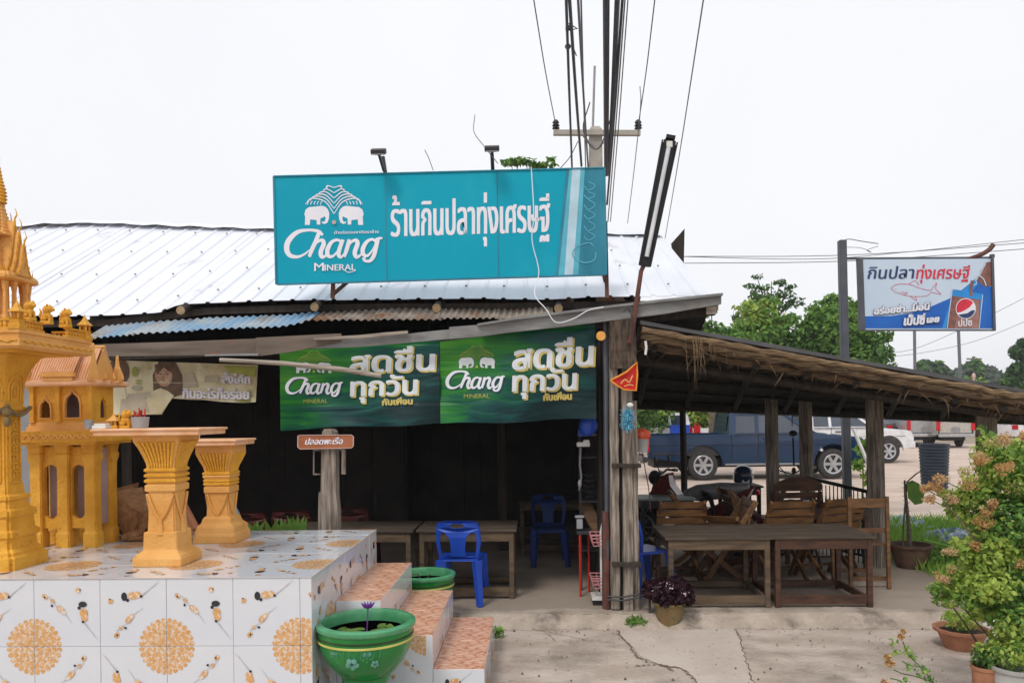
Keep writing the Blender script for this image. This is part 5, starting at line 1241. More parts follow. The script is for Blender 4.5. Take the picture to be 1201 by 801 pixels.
b = MB(); b.plate([(HX0 + .02, zw), (HX1 - .02, zw), (HX1 - .02, zr0), (HX0 + .02, zr0)], [ogee(cx, w_, zw + .03, w_ * 3.6) for cx, w_ in win], lambda u, v, t: Vector((u, HY0 + .01 + (.02 if t else 0), v)), 1)
b.build('front_wall', M['gold'], hs)
b = MB(); 
b.plate([(HY0 + .032, zw), (HY1 - .01, zw), (HY1 - .01, zr0), (HY0 + .032, zr0)], [ogee(5.75, .04, zw + .03, .17)], lambda u, v, t: Vector((HX1 - .02 - (.02 if t else 0), u, v)), 1); b.build('side_wall', M['gold'], hs)
b = MB(); b.bb(HX0 + .02, HX0 + .04, HY0 + .032, HY1 - .01, zw, zr0); b.build('side_wall', M['gold'], hs)
b = MB(); b.bb(HX0 + .041, HX1 - .041, HY1 - .03, HY1 - .01, zw, zr0); b.build('back_wall', M['mauve'], hs)
for cx, w_ in win:
    b = MB(); q = ogee(cx, w_ * 1.05, zw + .028, w_ * 3.75); b.tube([(x, HY0 + .004, z_) for x, z_ in q] , .009, 5, closed=True); b.build('window_frame', M['gold2'], hs)
for x in (HX0 + .03, HX0 + .225, HX1 - .03):
    b = MB(); b.mold([(.02, 0), (.016, .02), (.015, .22), (.024, zr0 - zw)], (x, HY0 + .002, zw)); b.build('pilaster', M['gold'], hs)
# roof: eave slab, main ribbed slopes, raised front tier, corner spikes
b = MB(); b.mold([(.30, 0), (.325, .012), (.325, .035), (.29, .045)], (cxm, 5.75, zr0), 0, (1, .62)); b.build('eave', M['pinkroof'], hs)
ze, zg = zr0 + .04, zr0 + .29
def ribs(x0_, x1_, ya, yb, za, zb2, n, name):
    b = MB()
    for sg in (1, -1):
        y_e = 5.75 - sg * ya; y_r = 5.75 - sg * yb
        b.add([(x0_, y_e, za), (x1_, y_e, za), (x1_, y_r, zb2), (x0_, y_r, zb2), (x0_, y_e, za - .012), (x1_, y_e, za - .012), (x1_, y_r, zb2 - .012), (x0_, y_r, zb2 - .012)], [(0, 1, 2, 3), (4, 7, 6, 5), (0, 4, 5, 1), (1, 5, 6, 2), (2, 6, 7, 3), (3, 7, 4, 0)])
        for k in range(n + 1):
            x = x0_ + (x1_ - x0_) * k / n; b.tube([(x, y_e - sg * .002, za + .003), (x, (y_e + y_r) / 2 - sg * .002, (za + zb2) / 2 + .002), (x, y_r, zb2 + .003)], .006, 5)
    return b.build(name, M['pinkroof'], hs)
ribs(HX0 + .02, HX1 - .02, .18, .03, ze, zg, 22, 'ribbed_roof'); ribs(HX0 + .13, HX1 - .13, .20, .035, ze + .06, zg + .05, 13, 'ribbed_roof')
for x in (HX0 + .02, HX1 - .02):
    b = MB(); b.add([(x, 5.58, ze - .01), (x, 5.92, ze - .01), (x, 5.75, zg), (x + .012, 5.58, ze - .01), (x + .012, 5.92, ze - .01), (x + .012, 5.75, zg)], [(0, 1, 2), (5, 4, 3), (0, 3, 4, 1), (1, 4, 5, 2), (2, 5, 3, 0)]); b.build('gable_wall', M['gold2'], hs)
b = MB(); b.bb(HX0 + .12, HX1 - .12, HY0 - .06, HY0 - .03, ze + .03, ze + .062); b.bb(HX0 + .14, HX1 - .14, HY0 - .05, HY0 - .02, ze - .0, ze + .03); b.build('lower_gutter', M['gold2'], hs)
b = MB(); b.tube([(HX0, 5.75, zg + .012), (HX1, 5.75, zg + .012)], .014, 6); b.build('ridge', M['gold2'], hs)
for x, y, h_ in ((HX1 + .005, HY0 - .02, .27), (HX0 - .01, HY0 - .02, .12), (HX1 + .01, HY1, .2)):
    b = MB(); b.lathe([(.045, 0), (.04, .05), (.03, .10), (.018, h_ * .65), (.013, h_ * .9), (.012, h_), (.004, h_ + .012)], (x, y, ze - .005), 6); b.build('corner_spike', M['gold2'], hs)
for k in range(3):
    b = MB(); b.tube([(HX1 + .06 + .02 * k, HY0 + .02 + .08 * k, ze - .01), (HX1 + .085 + .02 * k, HY0 + .08 * k, ze + .02), (HX1 + .08 + .02 * k, HY0 + .08 * k, ze + .06)], [.014, .012, .004], 6); b.build('eave_finial', M['gold2'], hs)

# ================================================================== ALTAR TABLES
def altar(name, label, cx, cy, hw, ztop, platespec, prof, seed):
    t = thing(name, label, 'altar', (cx, cy, PZ), 'carved altar pedestals on the platform')
    b = MB(); b.mold(prof['base'], (cx, cy, PZ), .0); b.build('base', M['gold2'], t, bevel=.006)
    b = MB(); b.mold(prof['shaft'], (cx, cy, PZ), .1); b.build('shaft', M['gold2'], t)
    b = MB(); b.mold(prof['cap'], (cx, cy, PZ), .0); b.build('capital', M['gold2'], t)
    cap = prof['cap']
    for nrm in ((0, -1), (1, 0), (-1, 0)):
        n_ = Vector((nrm[0], nrm[1], 0)); t_ = Vector((-nrm[1], nrm[0], 0)); b = MB()
        fl = [q for q in cap if prof['fl'][0] <= q[1] <= prof['fl'][1]]
        for k in range(9):
            u = -1 + (k + .5) / 4.5; pts = [Vector((cx, cy, PZ + z_)) + n_ * (r_ + .003) + t_ * u * r_ * .88 for r_, z_ in fl]; b.tube(pts, [.0085 + .004 * i / len(pts) for i in range(len(pts))], 5)
        b.build('fluting', M['gold'], t)
        b = MB(); s0 = prof['fest']; r_ = s0[0]
        f_ = lambda u, z_: Vector((cx, cy, PZ + z_)) + n_ * (r_ + .006) + t_ * u
        b.tube([f_(*q) for q in spline([(-r_ * .92, s0[1]), (-r_ * .5, s0[1] - .10), (0, s0[1] - .16), (r_ * .5, s0[1] - .10), (r_ * .92, s0[1])], 4)], .009, 6)
        b.tube([f_(0, s0[1] - .15), f_(0, s0[1] - .20)], .012, 6); b.tube([f_(0, s0[1] - .195), f_(0, s0[1] - .26)], [.012, .026], 8)
        b.build('carved_garland', M['gold2'], t)
    for k in range(3):
        b = MB(); zc = prof['rings'][k]; b.mold([(zc[0], 0), (zc[0] + .01, .008), (zc[0] + .01, .02), (zc[0], .028)], (cx, cy, PZ + zc[1])); b.build('ring_moulding', M['gold'], t)
    x0_, x1_, y0_, y1_ = platespec; b = MB(); b.bb(x0_, x1_, y0_, y1_, ztop - .045, ztop - .012); b.bb(x0_ - .012, x1_ + .012, y0_ - .012, y1_ + .012, ztop - .016, ztop); b.build('top_slab', M['pinkroof'], t, bevel=.005)
    return t
Z1 = 1.845 - PZ
altar('altar_pedestal', 'front orange-gold altar pedestal with wide top slab and carved garland, holding the grey incense pot', -2.41, 4.985, .16, 1.845, (-2.78, -2.105, 4.77, 5.2),
      dict(base=[(.158, 0), (.158, .05), (.148, .07), (.112, .10), (.108, .21), (.104, .218)], shaft=[(.092, .21), (.088, .3), (.086, .47)],
           cap=[(.086, .47), (.10, .48), (.10, .515), (.088, .525), (.088, .62), (.093, .66), (.105, .70), (.128, .76), (.148, .80), (.152, Z1 - .046)], fl=(.60, .81), fest=(.089, .46), rings=((.093, .53), (.093, .565), (.093, .6))), 1)
Z2 = 1.745 - PZ
altar('altar_pedestal', 'rear smaller orange-gold altar pedestal with fluted flaring capital, nearest the platform right side', -2.415, 5.875, .15, 1.745, (-2.66, -2.225, 5.66, 6.07),
      dict(base=[(.162, 0), (.162, .06), (.15, .08), (.145, .12), (.115, .15), (.108, .18), (.092, .20)], shaft=[(.086, .20), (.082, .3), (.082, .37)],
           cap=[(.082, .37), (.097, .38), (.097, .42), (.085, .43), (.085, .47), (.105, .50), (.088, .53), (.10, .58), (.122, .63), (.14, .68), (.14, Z2 - .046)], fl=(.53, .69), fest=(.083, .37), rings=((.09, .43), (.09, .455), (.095, .51))), 2)
# things on the altars
def incense(x, y, z, w_, h_, m, label, cat, n=9):
    t = thing('incense_pot', label, cat, (x, y, z), 'incense pots on the altars'); b = MB(); b.lathe([(w_ * .82, 0), (w_ * .9, h_ * .3), (w_, h_), (w_ * .88, h_), (w_ * .8, h_ * .6), (0, h_ * .6)], (x, y, z), 18); b.build('pot', m, t, smooth=True)
    g4 = random.Random(1); 
    for k in range(n):
        b = MB(); a = g4.uniform(0, 6.28); r_ = g4.uniform(0, w_ * .45); b.tube([(x + r_ * math.cos(a), y + r_ * math.sin(a), z + h_ * .6), (x + 1.5 * r_ * math.cos(a), y + 1.5 * r_ * math.sin(a), z + h_ + g4.uniform(.03, .06))], .0045, 5); b.build('incense_stick', M['red'], t)
X_, Z_ = XZ(164.5, 503, 4.95); incense(X_, 4.95, 1.845, .057, .075, M['fpr'], 'grey incense pot full of red stick ends on the front altar', 'incense pot', 12)
X_, Z_ = XZ(228, 516, 5.82); incense(X_, 5.82, 1.745, .042, .035, M['whitep'], 'white incense bowl with red stick ends on the rear altar', 'incense bowl', 8)
t = thing('water_glass', 'small clear offering glass at the left end of the front altar', 'glass', (P(104, 500, 4.95).x, 4.95, 1.845)); b = MB(); b.lathe([(.022, 0), (.028, .06), (.026, .06), (.02, .004)], t.location, 14); b.build('cup', M['fpr'], t)
b = MB(); b.box((P(119, 500, 4.9).x, 4.9, 1.845 + .011), (.09, .07, .022)); b.box((P(119, 500, 4.9).x + .004, 4.9, 1.845 + .028), (.075, .06, .012)); b.solo('offering_box', M['whitep'], 'small white flat offering box beside the glass on the front altar', 'box', bevel=.003)
t = thing('toy_pavilion', 'tiny golden pavilion figurine on the front altar', 'figurine', (P(134, 500, 5.0).x, 5.0, 1.845)); x, y, z = t.location
b = MB(); b.mold([(.035, 0), (.035, .015), (.028, .02)], (x, y, z)); 
for a in (-1, 1):
    for c_ in (-1, 1): b.box((x + a * .02, y + c_ * .02, z + .035), (.008, .008, .035))
b.build('base', M['gold'], t); b = MB(); b.mold([(.04, .05), (.028, .06), (.012, .078), (.002, .1)], (x, y, z)); b.build('roof', M['gold2'], t)
l3 = again(li, 'tiny golden horse-like figurine beside the toy pavilion on the front altar', (P(147, 500, 5.0).x, 5.0, 1.845), .2)
l3['group'] = 'altar figurines'; l3.name = 'animal_figurine'
# sleeping tan dog behind the pedestals
dg = thing('dog', 'tan dog resting on the platform behind the altar pedestals, only its back showing', 'dog', (-3.13, 6.02, PZ))
me = bpy.data.meshes.new('body'); V_ = [(-3.17, 6.08, 1.12), (-3.08, 6.04, 1.07), (-3.32, 6.10, 1.19), (-3.46, 6.08, 1.20), (-3.56, 6.0, 1.10), (-3.66, 5.96, 1.05), (-3.06, 5.90, 1.01), (-3.2, 5.84, .99), (-3.0, 6.1, 1.03), (-2.99, 5.98, 1.0)]
E_ = [(0, 1), (0, 2), (2, 3), (3, 4), (4, 5), (1, 6), (6, 7), (1, 8), (1, 9)]
o_ = Vector(dg.location); me.from_pydata([Vector(v) - o_ for v in V_], E_, []); me.materials.append(M['dog']); ob = bpy.data.objects.new('body', me); C.objects.link(ob); ob.parent = dg
ob.modifiers.new('skin', 'SKIN'); sv = me.skin_vertices[0].data
for i, r_ in enumerate((.17, .13, .19, .15, .1, .06, .05, .03, .05, .05)): sv[i].radius = (r_, r_)
sv[0].use_root = True; sb = ob.modifiers.new('sub', 'SUBSURF'); sb.levels = sb.render_levels = 2
b = MB(); b.tube([(-2.99, 6.0, 1.04), (-2.96, 5.93, 1.0), (-3.03, 5.86, .985), (-3.12, 5.83, .98)], [.03, .026, .02, .01], 8); b.build('tail', M['dog'], dg, smooth=True)
# leaning bricks behind the front altar, water bottle
for k, (px0, py0, px1, py1) in enumerate(((208, 588, 226, 622), (203, 598, 220, 630))):
    a = P(px0, py0, 5.75 - .05 * k); c = P(px1, py1, 5.75 - .05 * k); b = MB(); b.bar(a, c, .05, .1)
    b.solo('leaning_brick', M['clay'], ('outer' if k == 0 else 'inner') + ' of two pinkish brick slabs leaning between the altar pedestals', 'brick', 'brick slabs leaning on the altar', bevel=.004)
t = thing('water_bottle', 'clear blue plastic bottle behind the rear altar pedestal', 'bottle', (P(276, 620, 6.25).x, 6.25, PZ)); b = MB(); b.lathe([(.033, 0), (.035, .05), (.03, .08), (.035, .12), (.035, .17), (.014, .21), (.014, .225)], t.location, 14); b.build('bottle_body', mat('bottle_blue', (.22, .38, .5), rough=.15), t, smooth=True)
b = MB(); b.lathe([(.016, .222), (.016, .24), (0, .241)], t.location, 10); b.build('cap', M['blue'], t)

b = MB(); q0 = P(35, 500, 6.6); b.bb(q0.x - .055, q0.x + .055, 6.55, 6.68, 0, P(35, 440, 6.6).z); b.solo('grey_post', M['greyp'], 'plain grey post standing behind the spirit house, left side', 'post', bevel=.006)
# ================================================================== GREEN GLAZED LOTUS BOWLS
def lotus_bowl(label, cx, cy, zr, rw, hgt, flowers=True):
    t = thing('lotus_bowl', label, 'pot', (cx, cy, 0), 'green glazed water bowls by the steps'); zf = zr - hgt
    b = MB(); k = rw
    b.lathe([(k * .50, zf), (k * .62, zf + .03), (k * .80, zf + hgt * .3), (k * .93, zf + hgt * .55), (k * .965, zf + hgt * .78), (k * .975, zr - .03), (k * .90, zr - .03), (k * .8, zf + hgt * .45), (k * .5, zf + .05)], (cx, cy, 0), 48, cap=False); b.build('bowl', M['green'], t, smooth=True)
    b = MB(); b.lathe([(k * .955, zr - .042), (k * .995, zr - .036), (k * 1.015, zr - .024), (k * 1.01, zr - .008), (k * .97, zr), (k * .88, zr), (k * .855, zr - .02), (k * .86, zr - .08)], (cx, cy, 0), 48, cap=False); b.build('rim', M['greenlt'], t, smooth=True)
    b = MB(); b.lathe([(k * .968, zr - .107), (k * .974, zr - .105), (k * .974, zr - .096), (k * .966, zr - .093)], (cx, cy, 0), 48, cap=False); b.build('yellow_stripe', M['yellow'], t)
    b = MB(); b.lathe([(k * .962, zr - .082), (k * .972, zr - .078), (k * .972, zr - .068), (k * .962, zr - .064)], (cx, cy, 0), 48, cap=False); b.build('dark_stripe', M['leafD'], t)
    b = MB(); b.lathe([(k * .55, 0), (k * .56, .03), (k * .45, .06), (k * .42, zf - .05), (k * .5, zf - .02), (k * .5, zf + .004)], (cx, cy, 0), 32); b.build('foot', M['green'], t, smooth=True)
    b = MB(); b.lathe([(0, zr - .075), (k * .86, zr - .075)], (cx, cy, 0), 40); b.build('water', M['water'], t)
    if flowers:
        for fx_, r_ in ((-.62, .032), (-.45, .03), (-.10, .042), (.14, .036), (.28, .04), (.5, .026)):
            a = -math.pi / 2 + fx_ * .8; zz_ = zf + hgt * .5 + .03 * math.sin(fx_ * 9)
            rad = k * (.91 + .0); cxx, cyy = cx + rad * math.cos(a), cy + rad * math.sin(a); b = MB(); tng = Vector((-math.sin(a), math.cos(a), 0)); nrm = Vector((math.cos(a), math.sin(a), -.45)).normalized(); upv = nrm.cross(tng) * -1
            for q in range(5):
                th = q * 1.2566 + .3; c_ = Vector((cxx, cyy, zz_)) + (tng * math.cos(th) + upv * math.sin(th)) * r_ * .6; b.sph(c_ - nrm * .002, r_ * .40, 7, 5, (1, .25, 1))
            b.build('painted_flower', M['flowerpaint'], t)
        b = MB()
        for fx_ in np.linspace(-.65, .6, 9):
            a = -math.pi / 2 + fx_ * .8; r0 = k * .945; r1 = k * .952; zz_ = zf + hgt * .62
            b.tube([(cx + r0 * math.cos(a), cy + r0 * math.sin(a), zz_ - .03), (cx + r1 * math.cos(a + .03), cy + r1 * math.sin(a + .03), zz_ + .015), (cx + r1 * math.cos(a + .09), cy + r1 * math.sin(a + .09), zz_ + .03)], .0022, 4)
        b.build('painted_stem', M['flowerpaint'], t)
    return t
t = lotus_bowl('front green glazed bowl with painted flowers and a purple water lily', -1.045, 4.70, .655, .302, .33)
g5 = random.Random(8)
for k, (dx, dy, r_) in enumerate(((-.12, -.04, .055), (-.07, .02, .06), (-.15, .04, .04), (.09, -.08, .05), (.14, -.02, .06), (.17, .05, .055), (.08, .0, .05), (.1, .1, .05), (.2, -.04, .03))):
    b = MB(); n = 14; a0 = g5.uniform(0, 6.28); q = [Vector((0, 0, 0))] + [Vector((r_ * math.cos(a0 + .3 + i / (n - 1) * 5.7), r_ * math.sin(a0 + .3 + i / (n - 1) * 5.7), .004 * math.sin(i))) for i in range(n)]
    c_ = Vector((-1.045 + dx, 4.70 + dy, .655 - .072 + .001 * k)); b.add([c_ + v for v in q], [(0, i, i + 1) for i in range(1, n)]); ob = b.build('lily_pad', M['lilypad'], t)
b = MB(); fx_, fz_ = XZ(431.5, 712, 4.66); b.tube([(-1.03, 4.66, .58), (fx_, 4.66, fz_ - .0)], .004, 5)
for q in range(14):
    a = q * .45; l = .035 + .008 * (q % 2); b.tube([(fx_, 4.66, fz_ - .005), (fx_ + math.cos(a) * l * .6, 4.66 + math.sin(a) * l * .6, fz_ + .008), (fx_ + math.cos(a) * l, 4.66 + math.sin(a) * l, fz_ + .03)], [.004, .007, .001], 4)
b.build('purple_lily', M['purple'], t)
t = lotus_bowl('rear green glazed bowl half hidden behind the platform steps', -.97, 6.72, .53, .27, .33, False)
b = MB(); b.tube([(-.98, 6.6, .48), (-1.0, 6.55, .55), (-1.08, 6.5, .56)], .006, 5); b.tube([(-.95, 6.66, .48), (-.9, 6.6, .54)], .006, 5); b.build('dry_stem', M['bark'], t)

# ================================================================== FURNITURE
def table(name, label, x0, x1, y0, y1, z0, z1, mt, ml, shelf=True, group='wooden tables on the floor slab', lw=.047):
    t = thing(name, label, 'table', ((x0 + x1) / 2, (y0 + y1) / 2, z0), group)
    n = 4
    for k in range(n):
        ya = y0 - .02 + (y1 - y0 + .04) * k / n; yb = y0 - .02 + (y1 - y0 + .04) * (k + 1) / n
        b = MB(); b.bb(x0 - .03, x1 + .03, ya + .0015, yb - .0015, z1 - .025 + .002 * (k % 2), z1 + .002 * (k % 2)); b.build('board', mt, t, bevel=.003)
    for x in (x0 + lw / 2, x1 - lw / 2):
        for y in (y0 + lw / 2, y1 - lw / 2): b = MB(); b.bb(x - lw / 2, x + lw / 2, y - lw / 2, y + lw / 2, z0, z1 - .026); b.build('leg', ml, t, bevel=.003)
    for y in (y0 + .012, y1 - .012): b = MB(); b.bb(x0 + lw, x1 - lw, y - .011, y + .011, z1 - .12, z1 - .027); b.build('apron', ml, t, bevel=.003)
    for x in (x0 + .012, x1 - .012): b = MB(); b.bb(x - .011, x + .011, y0 + lw, y1 - lw, z1 - .12, z1 - .027); b.build('apron', ml, t)
    if shelf:
        for y in (y0 + .02, y1 - .02): b = MB(); b.bb(x0 + lw, x1 - lw, y - .014, y + .014, z0 + .03, z0 + .115 if y < (y0 + y1) / 2 else z0 + .09); b.build('stretcher', ml, t, bevel=.003)
        for x in (x0 + .02, x1 - .02): b = MB(); b.bb(x - .014, x + .014, y0 + lw, y1 - lw, z0 + .03, z0 + .09); b.build('stretcher', ml, t)
    return t
X_ = lambda px, D: P(px, 600, D).x
table('wooden_table', 'left of the two long wooden tables at the front of the thatched seating, greyish brown', X_(783, 7.14), X_(902, 7.14), 7.12, 7.9, .1, .755, M['woodtop'], M['woodtab'])
table('wooden_table', 'right of the two long wooden tables at the front of the thatched seating, reddish apron', X_(908, 7.14), X_(1022, 7.14), 7.12, 7.9, .1, .757, M['woodtop'], M['woodred'])
table('wooden_table', 'wooden table behind the front blue chair in the dark hall', X_(491, 7.5), X_(602, 7.5), 7.52, 8.15, .1, .785, M['woodtop'], M['woodtab'])
table('wooden_table', 'wooden table half hidden behind the back right corner of the tiled platform', X_(330, 7.55), X_(481, 7.55), 7.55, 8.2, .1, .78, M['woodtop'], M['woodtab'])
table('wooden_table', 'dim wooden table deep in the hall beside the back blue chair', X_(610, 10), X_(690, 10), 10, 10.6, .1, .78, M['woodtop'], M['woodtab'])
table('wooden_table', 'brown wooden table under the thatch in front of the iron balustrade, behind the frame chair', X_(930, 8.9), X_(1012, 8.9), 8.75, 9.2, .1, .80, M['woodtop'], M['woodred'], False)
table('side_table', 'small dark table carrying the motorcycle helmet under the thatch', X_(853, 10.2), X_(893, 10.2), 10.2, 10.7, .1, .93, M['black'], M['black'], False)
table('side_table', 'low pale-topped table behind the slatted wooden chairs next to the corner post', X_(752, 9.6), X_(814, 9.6), 9.6, 10.1, .1, .84, mat('pale_green_top', (.30, .36, .32), rough=.5), M['dgrey'], False)
# monobloc plastic chair, front towards -y, local coordinates
def plastic_chair(label, m, loc, rz, group):
    t = thing('plastic_chair', label, 'chair', (0, 0, 0), group); ORG[t.name] = Vector((0, 0, 0))
    b = MB(); q = [(-.19, -.2), (.19, -.2), (.205, 0), (.185, .2), (-.185, .2), (-.205, 0)]
    b.plate(q, [], lambda u, v, w_: Vector((u, v, .43 + .02 * w_ - .012 * math.cos(u * 6) )), 1); b.bb(-.19, .19, -.205, -.19, .40, .44); b.build('seat', m, t, bevel=.006)
    out2 = [(-.185, .44), (-.215, .60), (-.21, .74), (-.19, .795), (-.12, .815), (.12, .815), (.19, .795), (.21, .74), (.215, .60), (.185, .44)]
    holes = [[(-.065, .755), (-.07, .775), (-.04, .79), (.04, .79), (.07, .775), (.065, .755), (0, .742)],
             [(-.16, .47), (-.175, .6), (-.165, .69), (-.13, .705), (-.085, .655), (-.07, .57), (-.065, .47)], [(.16, .47), (.065, .47), (.07, .57), (.085, .655), (.13, .705), (.165, .69), (.175, .6)]]
    def bk(u, v, w_): return Vector((u, .19 + (v - .44) * .22 + (.022 if w_ else 0) - abs(u) ** 2 * 1.3, v))
    b = MB(); b.plate(out2, holes, bk, 1); b.build('backrest', m, t, bevel=.004)
    for sx in (-1, 1):
        for sy, yo in ((-1, -.18), (1, .18)):
            b = MB(); a = Vector((sx * .172, yo, .43)); c = Vector((sx * .205, yo + sy * .05, 0)); b.tube([a, a.lerp(c, .5), c], [.054, .044, .036], 4)
            b.build('leg', m, t, bevel=.005)
    t.location = loc; t.rotation_euler = (0, 0, rz); return t
gr = 'blue plastic chairs in the restaurant'
ch = plastic_chair('bright blue plastic chair at the front table, its back turned to the street', M['blue'], (P(541, 700, 7.35).x, 7.46, .1), R(176), gr)
plastic_chair('shade-darkened blue plastic chair deep in the dark hall left of the corner post', M['blueshade'], (P(645, 660, 9.2).x, 9.3, .1), R(2), gr)
again(ch, 'blue plastic chair mostly hidden right behind the corner post', (P(752, 660, 7.9).x, 7.75, .1), R(120))
rch = plastic_chair('dull red plastic chair behind the platform, left of the wooden name post', mat('dull_red_plastic', (.07, .008, .007), rough=.5), (P(300, 600, 8.2).x, 8.3, .1), R(170), 'dull red chairs in the dark hall')
again(rch, 'dull red plastic chair directly left of the wooden name post', (P(340, 600, 8.2).x, 8.4, .1), R(184))
again(rch, 'dull red plastic chair right of the wooden name post', (P(412, 600, 8.4).x, 8.6, .1), R(176))
bch = plastic_chair('black plastic chair left of the small dark helmet table', M['black'], (P(850, 600, 9.7).x, 9.9, .1), R(100), 'black plastic chairs under the thatch')
again(bch, 'black plastic chair right of the small dark helmet table', (P(898, 600, 9.9).x, 10.0, .1), R(-110))
# slatted wooden garden chairs with crossed legs, facing -y
def garden_chair(label, m, loc, rz, group, arch=.05, n=5, wdt=.52):
    t = thing('garden_chair', label, 'chair', (0, 0, 0), group); h = wdt / 2
    for k in range(n):
        z = .47 + k * .085; w_ = h - (0 if k < n - 1 else .02); b = MB()
        ns = 8; top_ = lambda x: (arch * (1 - (x / h) ** 2) if k == n - 1 else 0)
        q = [(-w_ + 2 * w_ * i / ns, z) for i in range(ns + 1)] + [(w_ - 2 * w_ * i / ns, z + .07 + top_(w_ - 2 * w_ * i / ns)) for i in range(ns + 1)]
        b.plate(q, [], lambda u, v, tt: Vector((u, .2 + (v - .45) * .3 + (.018 if tt else 0), v)), 1); b.build('back_slat', m, t)
    for k in range(5): b = MB(); b.bb(-h + .01, h - .01, -.24 + k * .09, -.165 + k * .09, .41, .43); b.build('seat_slat', m, t, bevel=.003)
    for sx in (-1, 1):
        b = MB(); b.bar((sx * (h - .03), .36, .88), (sx * (h - .03), -.20, 0), .025, .055, (0, 1, 0)); b.build('leg', m, t, bevel=.003)
        b = MB(); b.bar((sx * (h - .06), -.22, .42), (sx * (h - .06), .30, 0), .025, .055, (0, 1, 0)); b.build('leg', m, t, bevel=.003)
    b = MB(); b.bb(-h, h, -.19, -.165, .08, .11); b.build('stretcher', m, t)
    t.location = loc; t.rotation_euler = (0, 0, rz); return t
gg = 'slatted wooden chairs under the thatch'
gc = garden_chair('orange-brown slatted chair seen from behind, right beside the corner post', M['woodora'], (P(783, 600, 8.8).x, 8.35, .1), R(183), gg, 0)
again(gc, 'orange-brown slatted chair turned sideways behind the left front table', (P(823, 600, 9).x, 9.0, .1), R(85))
again(gc, 'orange-brown slatted chair tilted forward against a table, middle of the seating', (P(855, 600, 8.6).x, 8.5, .1), R(150)).rotation_euler = (R(-18), 0, R(150))
g2_ = garden_chair('large round-topped dark brown slatted chair left of the iron balustrade', M['woodred'], (P(921, 600, 9.2).x, 9.2, .1), R(184), gg, .10, 6, .60)
again(gc, 'brown slatted chair leaning sideways beside the round-topped chair', (P(890, 600, 8.7).x, 8.7, .1), R(60)).rotation_euler = (0, R(20), R(60))
again(g2_, 'reddish round-topped chair directly in front of the iron balustrade', (P(976, 600, 9.1).x, 9.1, .1), R(175), scale=(.8, .8, .76))
again(gc, 'brown slatted chair with crossed legs behind the right front table', (P(960, 600, 8.6).x, 8.45, .1), R(200))
again(gc, 'brown folding chair whose crossed legs show under the left front table', (P(840, 640, 8.3).x, 8.25, .1), R(268))
again(gc, 'orange-brown slatted chair pushed up behind the join of the two front tables', (P(905, 600, 8.5).x, 8.3, .1), R(188))
again(gc, 'brown slatted chair seen edge-on, right of the dark helmet table', (P(885, 600, 9.3).x, 9.35, .1), R(96))
# open frame chair at the right end
t = thing('frame_chair', 'orange-red wooden chair with open railed back at the right end of the front tables', 'chair', (P(1003, 660, 8.2).x, 8.1, .1)); o_ = Vector(t.location)
for x, y, z, ln in ((-.19, -.19, .0, .93), (.19, -.19, 0, .93), (-.19, .2, 0, .44), (.19, .2, 0, .44)):
    b = MB(); b.bar(o_ + Vector((x + .0, y - (.06 if z == 0 and ln > .5 else 0), 0)), o_ + Vector((x, y, ln)) + Vector((.015 if ln > .5 else 0, 0, 0)), .035, .035); b.build('leg', M['woodora'], t, bevel=.003)
for z in (.82, .56): b = MB(); b.bb(o_.x - .19, o_.x + .2, o_.y - .2, o_.y - .18, .1 + z, .1 + z + (.09 if z > .7 else .05)); b.build('back_rail', M['woodora'], t)
for k in range(5): b = MB(); b.bb(o_.x - .2, o_.x + .2, o_.y - .19 + k * .085, o_.y - .115 + k * .085, .53, .55); b.build('seat_slat', M['woodora'], t)
for y in (-.2, .2): b = MB(); b.bb(o_.x - .18, o_.x + .18, o_.y + y - .012, o_.y + y + .012, .18, .22); b.build('stretcher', M['woodora'], t)
# tilted wooden plank behind the rack
a = P(684, 590, 8.0); c = P(703, 622, 7.9); b = MB(); b.bar(a, c, .13, .03, (0, -1, .3)); b.bar(a + Vector((.05, .05, 0)), c + Vector((.06, .05, 0)), .06, .03, (0, -1, .3)); b.solo('leaning_plank', M['woodora'], 'orange-brown wooden plank leaning left of the corner post', 'plank', bevel=.004)
# pink two-tier wire rack on a white pole
rk = thing('wire_rack', 'white pole rack with two pink wire baskets left of the corner post', 'rack', (P(706, 712, 7.35).x, 7.35, .1)); cx, cy = rk.location.x, 7.35
b = MB(); b.tube([(cx, cy, .12), (cx, cy, .78), (cx + .02, cy, .87), (cx + .07, cy, .90), (cx + .11, cy, .86)], .014, 8); b.build('pole', M['whitep'], rk, smooth=True)
for z in (.66, .26):
    b = MB(); b.T = Matrix.Translation((cx + .02, cy, 0))
    for k, dz in enumerate((0, .035, .07, .1)): 
        w_ = .10 + .008 * k; b.tube([(-w_, -w_, z + dz), (w_, -w_, z + dz), (w_, w_, z + dz), (-w_, w_, z + dz)], .0055, 5, closed=True)
    for k in range(5):
        u = -.1 + k * .05
        for s_ in (-1, 1): b.tube([(u, s_ * .10, z), (u * 1.2, s_ * .125, z + .1)], .0045, 4); b.tube([(s_ * .10, u, z), (s_ * .125, u * 1.2, z + .1)], .0045, 4)
        b.tube([(u, -.1, z), (u, .1, z)], .0045, 4)
    b.build('basket', M['pinkwire'], rk)
b = MB(); b.bb(cx - .09, cx + .1, cy - .1, cy + .1, .1, .145); b.build('foot', M['black'], rk); b = MB(); b.bb(cx - .1, cx + .1, cy - .11, cy + .1, .15, .18); b.build('base_tray', M['whitep'], rk)
rs = thing('red_stand', 'thin red metal stand with a small dial box left of the pink wire rack', 'stand', (P(681, 706, 7.6).x, 7.6, .1)); cx = rs.location.x
b = MB(); b.tube([(cx, 7.6, .1), (cx, 7.6, .72)], .012, 6); b.build('leg', M['red'], rs)
